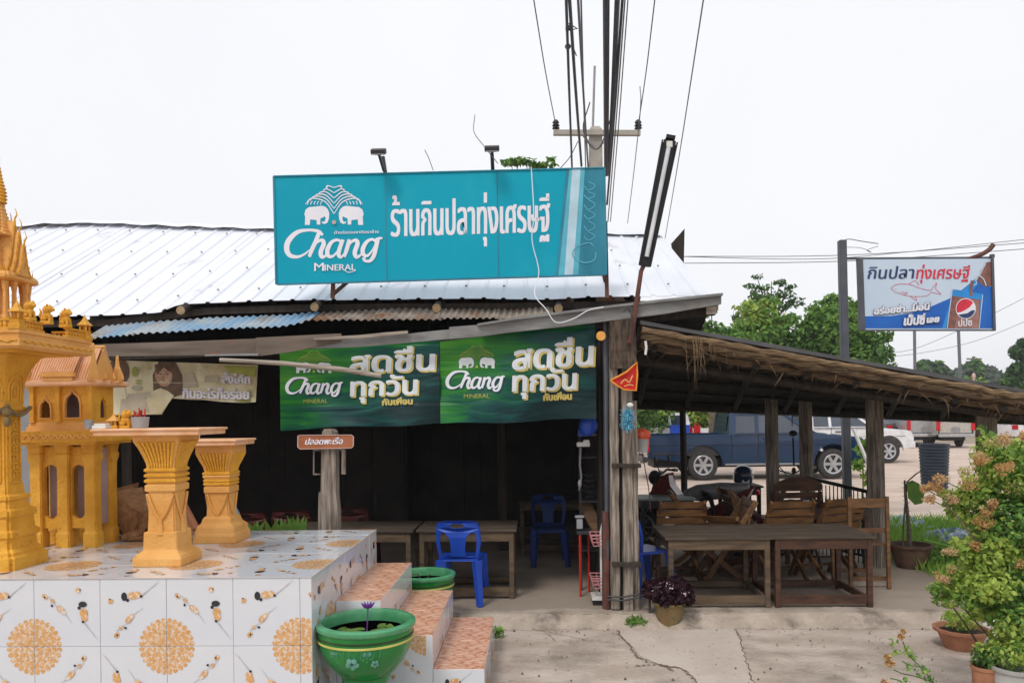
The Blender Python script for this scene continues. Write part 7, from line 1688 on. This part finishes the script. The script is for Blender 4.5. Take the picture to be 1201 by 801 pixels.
for k, pts in enumerate((((790, 301, 24), (1000, 299, 24), (1230, 283, 24)), ((790, 309, 24), (1000, 306, 24), (1230, 290, 24)), ((780, 300.5, 26), (950, 304, 26), (1060, 296, 26), (1230, 278, 26)), ((1000, 409, 30), (1060, 412, 30), (1130, 385, 30), (1230, 335, 30)), ((1020, 420, 30), (1080, 414, 30), (1150, 398, 30), (1230, 365, 30)))):
    cable(pts, .012 if k < 3 else .010, M['cablelt'], ('upper', 'middle', 'faint third', 'steeper lower', 'lowest')[k] + ' of the thin wires crossing the sky around the hanging sign', group='thin wires on the right')
for px, top, D, lab in ((1072, 390, 48, 'far thin grey lamp pole left of centre below the hanging sign'), (1122, 390, 46, 'far thin leaning pole below the right part of the hanging sign')):
    b = MB(); b.tube([(P(px + (1 if px < 1100 else 6), 450, D).x, D, gz(D)), P(px, top - 60, D)], .09, 7); b.solo('far_pole', M['cablelt'], lab, 'pole')
t = thing('far_pylon', 'far small power pole with two crossarms above the thatch', 'utility pole', (P(1142, 450, 80).x, 80, gz(80)))
b = MB(); b.bar((t.location.x, 80, gz(80)), P(1142, 418, 80), .22); b.build('shaft', M['cablelt'], t)
for y in (421, 427): b = MB(); b.bar(P(1134, y, 79.8), P(1151, y, 79.8), .16); b.build('crossarm', M['cablelt'], t)
b = MB(); b.tube([P(1142, 455, 20), P(1142, 443, 20)], .03, 8); b.sph(P(1142, 441, 20), .06, 8, 6, (.8, .8, 1.3)); b.build('x', M['bag']) if False else b.solo('finial', M['rose'], 'small pinkish-red knob just above the thatch roofline', 'knob')

# ================================================================== TREES AND SHRUBS
def tree(name, label, cat, px, base_D, blobs, n, leaf, mats, seed, trunk=True, group=None, sparse=None, r0=.16):
    """blobs in photo pixels (px, py, rpx, rpy) at distance base_D"""
    x = P(px, 480, base_D).x; g_ = gz(base_D); t = thing(name, label, cat, (x, base_D, g_), group); s_ = base_D / 900; rg = random.Random(seed); bl = []
    for (bx, by, rx, ry) in blobs: p = P(bx, by, base_D); bl.append((p.x, p.y + rg.uniform(-.4, .4) * rx * s_, p.z, rx * s_, rx * s_ * .8, ry * s_))
    leafmesh('crown', mats, t, bl, n, leaf, seed)
    if trunk:
        b = MB(); top = max(bl, key=lambda q: q[2]); b.tube([(x, base_D, g_ - .1), (x + .05, base_D, g_ + (top[2] - g_) * .4), (x * .5 + top[0] * .5, base_D, g_ + (top[2] - g_) * .75)], [r0, r0 * .75, r0 * .4], 8)
        for q in bl[::max(1, len(bl) // 9)]: b.tube([(x + .03, base_D, g_ + (top[2] - g_) * .42), ((x + q[0]) / 2, (base_D + q[1]) / 2, (g_ + (top[2] - g_) * .5 + q[2]) / 2), (q[0], q[1], q[2] + q[5] * .4)], [r0 * .4, r0 * .25, r0 * .08], 5)
        b.build('trunk', M['bark'], t)
    return t
GA = [M['leafD'], M['leafC'], M['leafC'], M['leafB']]
GB = [M['leafD'], M['leafC'], M['leafB'], M['leafB'], M['leafA']]
tree('light_tree', 'airy light green tree rising over the thatch just right of the roof end', 'tree', 885, 26,
     [(885, 400, 34, 26), (860, 410, 26, 20), (915, 400, 26, 24), (895, 375, 26, 14), (880, 362, 20, 10), (935, 410, 26, 20), (845, 415, 20, 12), (905, 355, 14, 8), (870, 385, 18, 12), (925, 375, 14, 9), (900, 450, 60, 30), (850, 450, 40, 25)], 9000, .20, GB, 3)
tw = thing('sparse_treetop', 'sparse leafless-looking upper twigs of a tree above the light green tree', 'tree', (P(895, 480, 27).x, 27, gz(27)))
leafmesh('twig_leaves', [M['leafD'], M['leafC']], tw, [(*P(a, c, 27), r_ * .03, .4, q_ * .03) for a, c, r_, q_ in ((888, 325, 7, 3), (915, 332, 9, 4), (880, 336, 9, 3), (895, 338, 12, 4), (926, 337, 7, 3), (872, 358, 7, 3), (884, 345, 7, 4), (900, 350, 14, 8), (920, 345, 12, 6), (930, 355, 14, 8), (890, 352, 12, 8), (865, 372, 8, 5), (912, 362, 14, 6))], 900, .15, 9)
b = MB(); x = tw.location.x; b.tube([(x, 27, gz(27)), P(897, 400, 27), P(900, 350, 27)], [.12, .08, .03], 6)
for a, c in ((888, 325), (915, 332), (880, 336), (926, 337), (872, 358), (930, 355), (865, 372), (905, 330)): b.tube([P(898, 395, 27), P((a + 898) / 2 + 3, (c + 385) / 2 - 4, 27), P(a, c, 27)], [.05, .03, .012], 5)
b.build('trunk', M['bark'], tw)
tree('dense_tree', 'dense dark green tree behind the slate pole of the hanging sign', 'tree', 985, 25,
     [(985, 385, 36, 34), (965, 372, 22, 20), (1005, 378, 24, 26), (985, 356, 18, 12), (960, 400, 24, 22), (1020, 400, 22, 22), (1038, 395, 8, 7), (945, 385, 12, 9), (975, 350, 8, 6), (1000, 430, 50, 30), (960, 440, 40, 30), (1030, 415, 16, 12), (1000, 362, 14, 9)], 12000, .19, GA + [M['leafB']], 5, r0=.2)
tree('roof_end_tree', 'loose tree foliage showing between the roof end and the thatch', 'tree', 835, 22, [(830, 384, 20, 8), (850, 390, 20, 7), (815, 378, 12, 8), (862, 398, 20, 9), (820, 372, 8, 4), (835, 366, 6, 3), (840, 410, 30, 20)], 1900, .16, GA, 6)
tree('moringa_tree', 'feathery treetop showing just above the teal roof sign', 'tree', 620, 14, [(600, 192, 14, 3), (618, 190, 13, 3), (630, 194, 14, 2), (642, 195, 14, 2), (606, 188, 8, 1.5), (648, 188, 9, 1.2)], 230, .12, GA, 7, r0=.08)
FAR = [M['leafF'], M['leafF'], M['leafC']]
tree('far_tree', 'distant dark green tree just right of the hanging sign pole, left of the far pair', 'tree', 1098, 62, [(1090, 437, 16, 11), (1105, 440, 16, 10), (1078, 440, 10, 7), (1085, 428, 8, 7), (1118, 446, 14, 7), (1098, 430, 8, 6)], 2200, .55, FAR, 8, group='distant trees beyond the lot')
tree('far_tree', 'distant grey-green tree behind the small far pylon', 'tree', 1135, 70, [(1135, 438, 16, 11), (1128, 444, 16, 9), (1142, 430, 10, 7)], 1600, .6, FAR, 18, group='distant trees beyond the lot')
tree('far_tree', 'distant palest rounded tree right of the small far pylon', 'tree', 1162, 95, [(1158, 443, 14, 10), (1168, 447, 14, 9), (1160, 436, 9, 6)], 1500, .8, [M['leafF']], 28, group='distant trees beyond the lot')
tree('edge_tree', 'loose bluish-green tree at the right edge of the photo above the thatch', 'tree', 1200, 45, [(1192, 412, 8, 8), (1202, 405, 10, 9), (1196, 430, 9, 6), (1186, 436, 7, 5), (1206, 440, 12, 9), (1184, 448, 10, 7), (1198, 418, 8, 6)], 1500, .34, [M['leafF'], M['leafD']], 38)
g7 = random.Random(12)
spots = [(752, 24), (775, 25.5), (800, 27), (826, 25.5), (852, 27.5), (880, 27), (1000, 40), (1040, 45), (1090, 45), (1140, 44), (1190, 45), (1235, 43)]
nm = ['behind the hanging bucket', 'around the small yellow road sign', 'above the blue box in the pickup', 'above the red jerrycans', 'just left of the blue pickup cab', 'above the blue pickup cab', 'behind the bright blue car', 'behind the far grey pickups, left one', 'behind the silver pickup', 'behind the champagne pickup', 'behind the far right white car', 'beyond the right edge of the lot']
for k, (px, D) in enumerate(spots):
    s_ = 900 / D; h_ = 2.6 if D < 30 else 3.2; y0_ = 482 + (EYE - gz(D)) * s_; bl = []
    for q in range(6): bl.append((px + g7.uniform(-14, 14), y0_ - g7.uniform(.35, .85) * h_ * s_, g7.uniform(14, 22), g7.uniform(.25, .4) * h_ * s_))
    tree('hedge_shrub', 'leafy hedge shrub ' + nm[k], 'shrub', px, D, bl, 2300, .15 if D < 30 else .28, GB if k % 2 else GA, 50 + k, group='hedge beyond the parking lot', r0=.06)

# ================================================================== BIG FLOWERING BUSH at right
bd = 4.85
bush = thing('flowering_bush', 'big yellow-green bush with dusty orange flower heads at the right edge of the photo', 'bush', (P(1185, 700, bd).x, bd, 0))
BL = []
def bb_(px, py, rx, ry, dd=0): p = P(px, py, bd + dd); s_ = bd / 900; BL.append((p.x, p.y, p.z, rx * s_, rx * s_ * .9, ry * s_))
for a in ((1185, 560, 40, 36, 0), (1160, 535, 22, 18, 0), (1200, 535, 34, 22, .1), (1145, 580, 26, 24, 0), (1180, 620, 40, 34, -.1), (1125, 590, 18, 14, 0), (1215, 600, 40, 50, 0), (1160, 650, 32, 28, -.1), (1135, 680, 26, 24, 0), (1185, 680, 38, 34, 0), (1110, 698, 18, 15, 0), (1170, 715, 34, 18, 0), (1205, 730, 34, 22, 0), (1158, 517, 12, 12, 0), (1152, 505, 5, 9, 0), (1100, 690, 13, 8, -.05), (1230, 660, 40, 60, 0), (1128, 640, 14, 12, 0), (1145, 610, 20, 16, 0), (1200, 750, 40, 22, 0), (1225, 720, 40, 40, 0), (1165, 688, 28, 18, -.25), (1192, 728, 28, 24, -.25), (1140, 700, 20, 16, -.15), (1122, 600, 14, 10, 0), (1112, 580, 10, 7, 0)): bb_(*a)
leafmesh('foliage', [M['leafC'], M['leafB'], M['leafA'], M['leafA'], M['leafA'], M['leafA']], bush, BL, 19000, .038, 61, shell=.5, up=.5, aspect=.62)
b = MB(); base = Vector((P(1215, 760, bd).x, bd + .15, 0))
rg = random.Random(4)
for q in BL[:16]: b.tube([base + Vector((rg.uniform(-.08, .08), rg.uniform(-.08, .08), 0)), base.lerp(Vector(q[:3]), .5) + Vector((rg.uniform(-.05, .05), 0, .08)), Vector(q[:3]) + Vector((0, 0, q[5] * .5))], [.010, .007, .003], 5)
b.build('stems', M['bark'], bush)['kind'] = 'stuff'
FL_ = [(1168, 517, 13), (1180, 514, 9), (1153, 536, 10), (1147, 540, 7), (1136, 554, 12), (1138, 567, 11), (1175, 551, 11), (1183, 546, 8), (1190, 571, 12), (1104, 562, 10), (1098, 571, 9), (1086, 574, 8), (1107, 577, 9), (1090, 585, 8), (1157, 600, 10), (1153, 613, 10), (1113, 648, 9), (1143, 641, 7), (1106, 678, 9), (1196, 660, 9), (1117, 667, 7), (1200, 512, 9), (1163, 590, 7), (1116, 586, 8)]
for k, (px, py, r_) in enumerate(FL_):
    p = P(px, py, bd - .20 + .02 * (k % 3) if px > 1120 else bd - .08); s_ = bd / 900
    bl = [(p.x + rg.uniform(-.5, .5) * r_ * s_, p.y + rg.uniform(-.5, .5) * r_ * s_, p.z + rg.uniform(-.35, .35) * r_ * s_, r_ * s_ * .6, r_ * s_ * .6, r_ * s_ * .5) for _ in range(5)]
    leafmesh('flower_head', [M['flowO'], M['flowO'], M['flowO2']] if k % 4 else [M['flowO2'], M['leafA'], M['flowO2']], bush, bl, 260, .011, 70 + k, shell=.25, aspect=.9)
    b = MB(); b.tube([p, p + (Vector((.22, .08, -.10)) if px < 1125 else Vector((.06, .16, -.14)))], .003, 4); b.build('flower_stalk', M['leafC'], bush)
b = MB(); b.tube([tuple(P(x, y, 4.7)) for x, y in ((1105, 590), (1118, 600), (1132, 618), (1150, 640))], .004, 5); b.build('bare_twig', M['bark'], bush)
b = MB(); b.tube([tuple(v) for v in spline([tuple(P(x, y, 6.6)) for x, y in ((1085, 633), (1105, 638), (1122, 642), (1135, 640), (1142, 632))], 5)], .006, 5); b.solo('green_hose', M['leafB'], 'thin pale green hose looping between the cactus pot and the bush', 'hose')
# small rose sprig in front
sp_ = thing('rose_sprig', 'thin rose sprig with faded orange blooms at the bottom right', 'plant', G(1100, 840, 0)); D = 3.9
b = MB(); 
for pts in (((1112, 830), (1095, 800), (1080, 782), (1066, 768), (1059, 752)), ((1095, 800), (1075, 793), (1060, 790), (1048, 785)), ((1070, 820), (1058, 800), (1044, 795)), ((1080, 782), (1068, 780), (1058, 775))): b.tube([tuple(v) for v in spline([tuple(P(x, y, D)) for x, y in pts], 4)], .003, 5)
b.build('stem', M['leafC'], sp_)
leafmesh('leaves', [M['leafC'], M['leafB'], M['leafA']], sp_, [(*P(x, y, D), .03, .03, .025) for x, y in ((1064, 762), (1070, 768), (1052, 765), (1078, 790), (1090, 797), (1060, 797), (1068, 782), (1095, 806), (1047, 752), (1085, 785))], 130, .025, 90)
for x, y, r_ in ((1044, 777, .026), (1041, 770, .018), (1057, 746, .016), (1060, 740, .012), (1038, 800, .02)): leafmesh('bloom', [M['flowO'], M['flowO2']], sp_, [(*P(x, y, D), r_, r_, r_)], 60, .02, 91)

# ================================================================== POTTED PLANTS
def pot(b, c, r0, r1, h, n=28, scal=0, rimh=.025):
    c = Vector(c); vs = []; prof = [(r0, 0), (r0 + (r1 - r0) * .5, h * .45), (r1 * .97, h - rimh), (r1 * 1.06, h - rimh * .8), (r1 * 1.08, h), (r1 * .96, h), (r1 * .9, h * .8), (0.001, h * .78)]
    for i, (r_, z) in enumerate(prof):
        for j in range(n):
            a = 2 * math.pi * j / n; rr = r_ * (1 + (scal * abs(math.sin(a * 7)) if 3 <= i <= 5 else 0)); vs.append(c + Vector((rr * math.cos(a), rr * math.sin(a), z - (scal * .12 * abs(math.cos(a * 7)) if i in (3,) else 0))))
    b.add(vs, [(i * n + j, i * n + (j + 1) % n, (i + 1) * n + (j + 1) % n, (i + 1) * n + j) for i in range(len(prof) - 1) for j in range(n)])
def soil(t, c, r, z): b = MB(); b.lathe([(0, z), (r, z - .005)], c, 16); b.build('soil', M['soil'], t)
p = G(785, 734, 0); t = thing('purple_plant_pot', 'dark purple leafy plant with pale flowers in a mossy clay pot by the corner post', 'potted plant', p)
b = MB(); pot(b, p, .095, .14, .22); b.build('pot', M['claymoss'], t, smooth=True); soil(t, p, .12, .18)
leafmesh('foliage', [M['leafP']], t, [(p.x, p.y, .33, .20, .17, .11), (p.x - .15, p.y, .33, .10, .12, .09), (p.x + .15, p.y, .28, .09, .12, .10), (p.x + .05, p.y, .40, .10, .1, .06), (p.x, p.y - .08, .26, .16, .1, .08)], 1500, .045, 95, up=.2, aspect=.7)
leafmesh('small_flowers', [M['flowW']], t, [(p.x - .02, p.y - .12, .38, .12, .05, .06), (p.x - .16, p.y - .08, .33, .05, .05, .06), (p.x + .12, p.y - .1, .31, .06, .05, .05)], 42, .018, 96, aspect=.9)
p = G(1128, 760, 0); t = thing('terracotta_bowl', 'scalloped terracotta bowl planter with bright green seedlings below the flowering bush', 'potted plant', p)
b = MB(); pot(b, p, .12, .185, .165, 56, .06); b.build('pot', M['clay'], t, smooth=True); soil(t, p, .165, .14)
leafmesh('seedlings', [M['leafA'], M['leafB']], t, [(p.x, p.y, .22, .15, .14, .07), (p.x - .05, p.y, .25, .1, .1, .05)], 600, .035, 97, up=.1, aspect=.4)
p = G(1068, 665, .1); t = thing('cactus_pot', 'old brown clay pot with a tall spiny stem and broad green pad', 'potted plant', p)
b = MB(); pot(b, p, .15, .225, .27, 28, 0, .04); b.build('pot', M['claydk'], t, smooth=True); soil(t, p, .2, .235)
D = p.y; b = MB(); st = [P(x, y, D) for x, y in ((1067, 640), (1066, 620), (1064, 600), (1062, 580), (1061, 563))]; b.tube(st, [.026, .022, .02, .017, .010], 7)
for k in range(40):
    q = st[0].lerp(st[-1], k / 40); a = k * 2.4; b.bar(q, q + Vector((math.cos(a) * .04, math.sin(a) * .04, .01)), .005)
b.build('spiny_stem', M['bark'], t)
b = MB(); b.tube([P(x, y, D) for x, y in ((1059, 640), (1060, 610), (1064, 565), (1074, 556), (1084, 550))], [.010, .010, .009, .009, .004], 5); b.build('branch', M['bark'], t)
b = MB(); q = [(1063, 566), (1070, 563), (1078, 567), (1084, 580), (1082, 590), (1073, 592), (1065, 584)]; b.plate(q, [], lambda u, v, tt: P(u, v, D - (.03 if tt else 0) - .02 * math.sin((u - 1063) * .2)), 1); b.build('broad_pad', M['leafB'], t)
for px, py, w_, h_, m_, lab, z0_ in ((1157, 840, .075, .40, 'clay', 'tall terracotta pot at the bottom right corner, left of the grey pot', 0), (1192, 846, .125, .42, 'potgrey', 'pale grey cement pot in the bottom right corner', 0)):
    p = G(px, py + 20, 0); t = thing('corner_pot', lab, 'potted plant', p, 'pots in the bottom right corner'); b = MB(); pot(b, p, w_ * .75, w_, h_); b.build('pot', M[m_], t, smooth=True); soil(t, p, w_ * .85, h_ * .85)
    leafmesh('herb', [M['leafB'], M['leafA'], M['leafC']], t, [(p.x, p.y, h_ + .06, w_ * 1.1, w_, .09)], 420, .03, 98 + px)
p = G(1168, 752, 0); b = MB(); vs = []; n = 16
for i, (r_, z) in enumerate(((.10, 0), (.095, .08), (.07, .18), (.04, .26), (.01, .30))):
    for j in range(n): a = 2 * math.pi * j / n; rr = r_ * (1 + .22 * math.sin(a * 5 + i)); vs.append((p.x + rr * math.cos(a) + .02 * (i == 4), p.y + rr * math.sin(a), z))
b.add(vs, [(i * n + j, i * n + (j + 1) % n, (i + 1) * n + (j + 1) % n, (i + 1) * n + j) for i in range(4) for j in range(n)]); b.solo('white_cloth', M['signw'], 'white gathered cloth cone standing right of the scalloped terracotta bowl', 'cloth')
# weeds and grass
for px, py, r_, n_, lab in ((746, 736, .11, 260, 'green weed tuft growing at the foot of the corner post'), (583, 748, .07, 110, 'small green weed at the foot of the lowest tiled step'), (580, 730, .05, 70, 'tiny weed tuft behind the lowest tiled step')):
    p = G(px, py, 0); ob = leafmesh('weed', [M['grassA'], M['leafB']], None, [(p.x, p.y, .05, r_, r_ * .7, .06)], n_, .045, 120 + px, up=.2, org=p, aspect=.35); ob.location = p; tag(ob, lab, 'weed')
p = P(322, 618, 6.7)
for k, (px, h_) in enumerate(((300, .10), (318, .12), (332, .13), (347, .16), (352, .12))):
    q = P(px, 620, 6.62); b = MB(); z0_ = .98 - .02
    for j in range(4):
        a = j * 1.6 + k; w_ = .03; t0 = Vector((q.x, q.y, .72)); t1 = Vector((q.x + math.cos(a) * .03, q.y + math.sin(a) * .03, .93)); t2 = Vector((q.x + math.cos(a) * .08, q.y + math.sin(a) * .05, .93 + h_ * .8)); sd_ = Vector((w_, 0, 0))
        b.add([t0 - sd_ * .3, t0 + sd_ * .3, t1 + sd_, t1 - sd_, t2], [(0, 1, 2, 3), (3, 2, 4)])
    b.solo('leafy_plant', M['leafB'], ('leftmost', 'second', 'middle', 'tallest', 'rightmost')[k] + ' of the green leaf tips peeking over the back edge of the platform', 'plant', 'leaf tips behind the platform')
# ground cover right of the seating
def grass(name, area, n, h, seed):
    g_ = np.random.default_rng(seed); x0_, x1_, y0_, y1_ = area; xs_ = g_.uniform(x0_, x1_, n); ys_ = g_.uniform(y0_, y1_, n); vs = []; fs = []
    for k in range(n):
        x, y = xs_[k], ys_[k]; z = gz(y); hh = h * g_.uniform(.4, 1.1); a = g_.uniform(0, 6.28); dx, dy = math.cos(a) * .008, math.sin(a) * .008; lx, ly = g_.uniform(-.06, .06, 2); i = len(vs)
        vs += [(x - dx, y - dy, z), (x + dx, y + dy, z), (x + lx + dx * .7, y + ly, z + hh * .6), (x + lx * 2.2, y + ly * 2.2, z + hh)]; fs += [(i, i + 1, i + 2), (i, i + 2, i + 3)]
    b = MB(); b.add(vs, fs); o = b.build(name, M['grassA']); tag(o, 'rough green grass growing right of the thatched seating', 'grass', kind='stuff')
grass('grass', (4.3, 8.8, 7.7, 11.8), 30000, .26, 5)
bb2 = []
for k in range(9): q = P(1108 + k * 9, 610 + (k % 3) * 8, 8.8); bb2.append((q.x, q.y + .2 * (k % 2), .17 + .05 * (k % 3), .22, .2, .17))
t = thing('low_shrub', 'low tangled green shrub between the grass and the flowering bush', 'shrub', (P(1120, 640, 8.8).x, 8.8, 0)); leafmesh('foliage', [M['leafB'], M['leafB'], M['grassA']], t, bb2, 1800, .055, 130); b = MB()
for q in bb2: b.tube([(q[0], q[1], 0), (q[0] + .03, q[1], q[2])], .008, 4)
b.build('stems', M['bark'], t)['kind'] = 'stuff'
t = thing('sapling', 'small light green sapling between the blue pickup and the right thatch posts', 'plant', (P(1012, 560, 13).x, 13, gz(13))); leafmesh('leaves', [M['leafA'], M['leafB']], t, [(*P(1012, 525, 13), .14, .14, .16), (*P(1006, 545, 13), .12, .12, .12), (*P(1018, 560, 13), .12, .12, .15)], 220, .11, 131); b = MB(); b.tube([t.location, P(1012, 525, 13)], .012, 5); b.build('stem', M['leafC'], t)
# litter and grit on the pavement
g9 = random.Random(77); b = MB()
for k in range(420):
    x = g9.uniform(-.4, 4.2); y = 5.0 + 2.0 * g9.random() ** .6
    if g9.random() < .45: y = 6.84 - abs(g9.gauss(0, .06))
    s_ = g9.uniform(.004, .013); a = g9.uniform(0, 6.28); z_ = .016
    b.cur = 0 if g9.random() < .75 else 1
    p0 = [(x + s_ * math.cos(a + t) * g9.uniform(.7, 1.3), y + s_ * math.sin(a + t) * g9.uniform(.7, 1.3)) for t in (0, 1.5, 3.1, 4.7)]
    b.add([(*q, .008) for q in p0] + [(x, y, z_ + s_ * .6)], [(0, 1, 4), (1, 2, 4), (2, 3, 4), (3, 0, 4)])
o = b.build('grit', [M['gravel'], M['bark']]); tag(o, 'grit and dry leaf litter scattered on the concrete before the slab', 'litter', kind='stuff')
# dim things inside the hall
t = thing('cupboard', 'dim wooden cupboard against the dark back wall of the hall', 'cupboard', (P(440, 600, 11.6).x, 11.7, .1)); x = t.location.x
b = MB(); b.bb(x - .5, x + .5, 11.6, 12.0, .1, 1.9); b.build('carcass', M['wooddark'], t, bevel=.01)
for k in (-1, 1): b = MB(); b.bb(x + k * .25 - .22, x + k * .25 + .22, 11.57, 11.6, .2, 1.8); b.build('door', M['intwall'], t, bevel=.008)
# thin, moist air between the camera and the far trees
b = MB(); b.bb(-520, 520, -70, 705, -1.2, 17); hz = b.build('haze', MATS['black']); hz['kind'] = 'stuff'; hz['label'] = 'thin pale humid haze over the whole place'; hz['category'] = 'haze'
hm = bpy.data.materials.new('haze_air'); hm.use_nodes = True; hm.node_tree.nodes.remove(hm.node_tree.nodes['Principled BSDF'])
pv = hm.node_tree.nodes.new('ShaderNodeVolumePrincipled'); pv.inputs['Color'].default_value = (.93, .95, 1, 1); pv.inputs['Density'].default_value = .0009
hm.node_tree.links.new(pv.outputs[0], hm.node_tree.nodes['Material Output'].inputs['Volume']); hz.data.materials[0] = hm
bpy.context.view_layer.update()
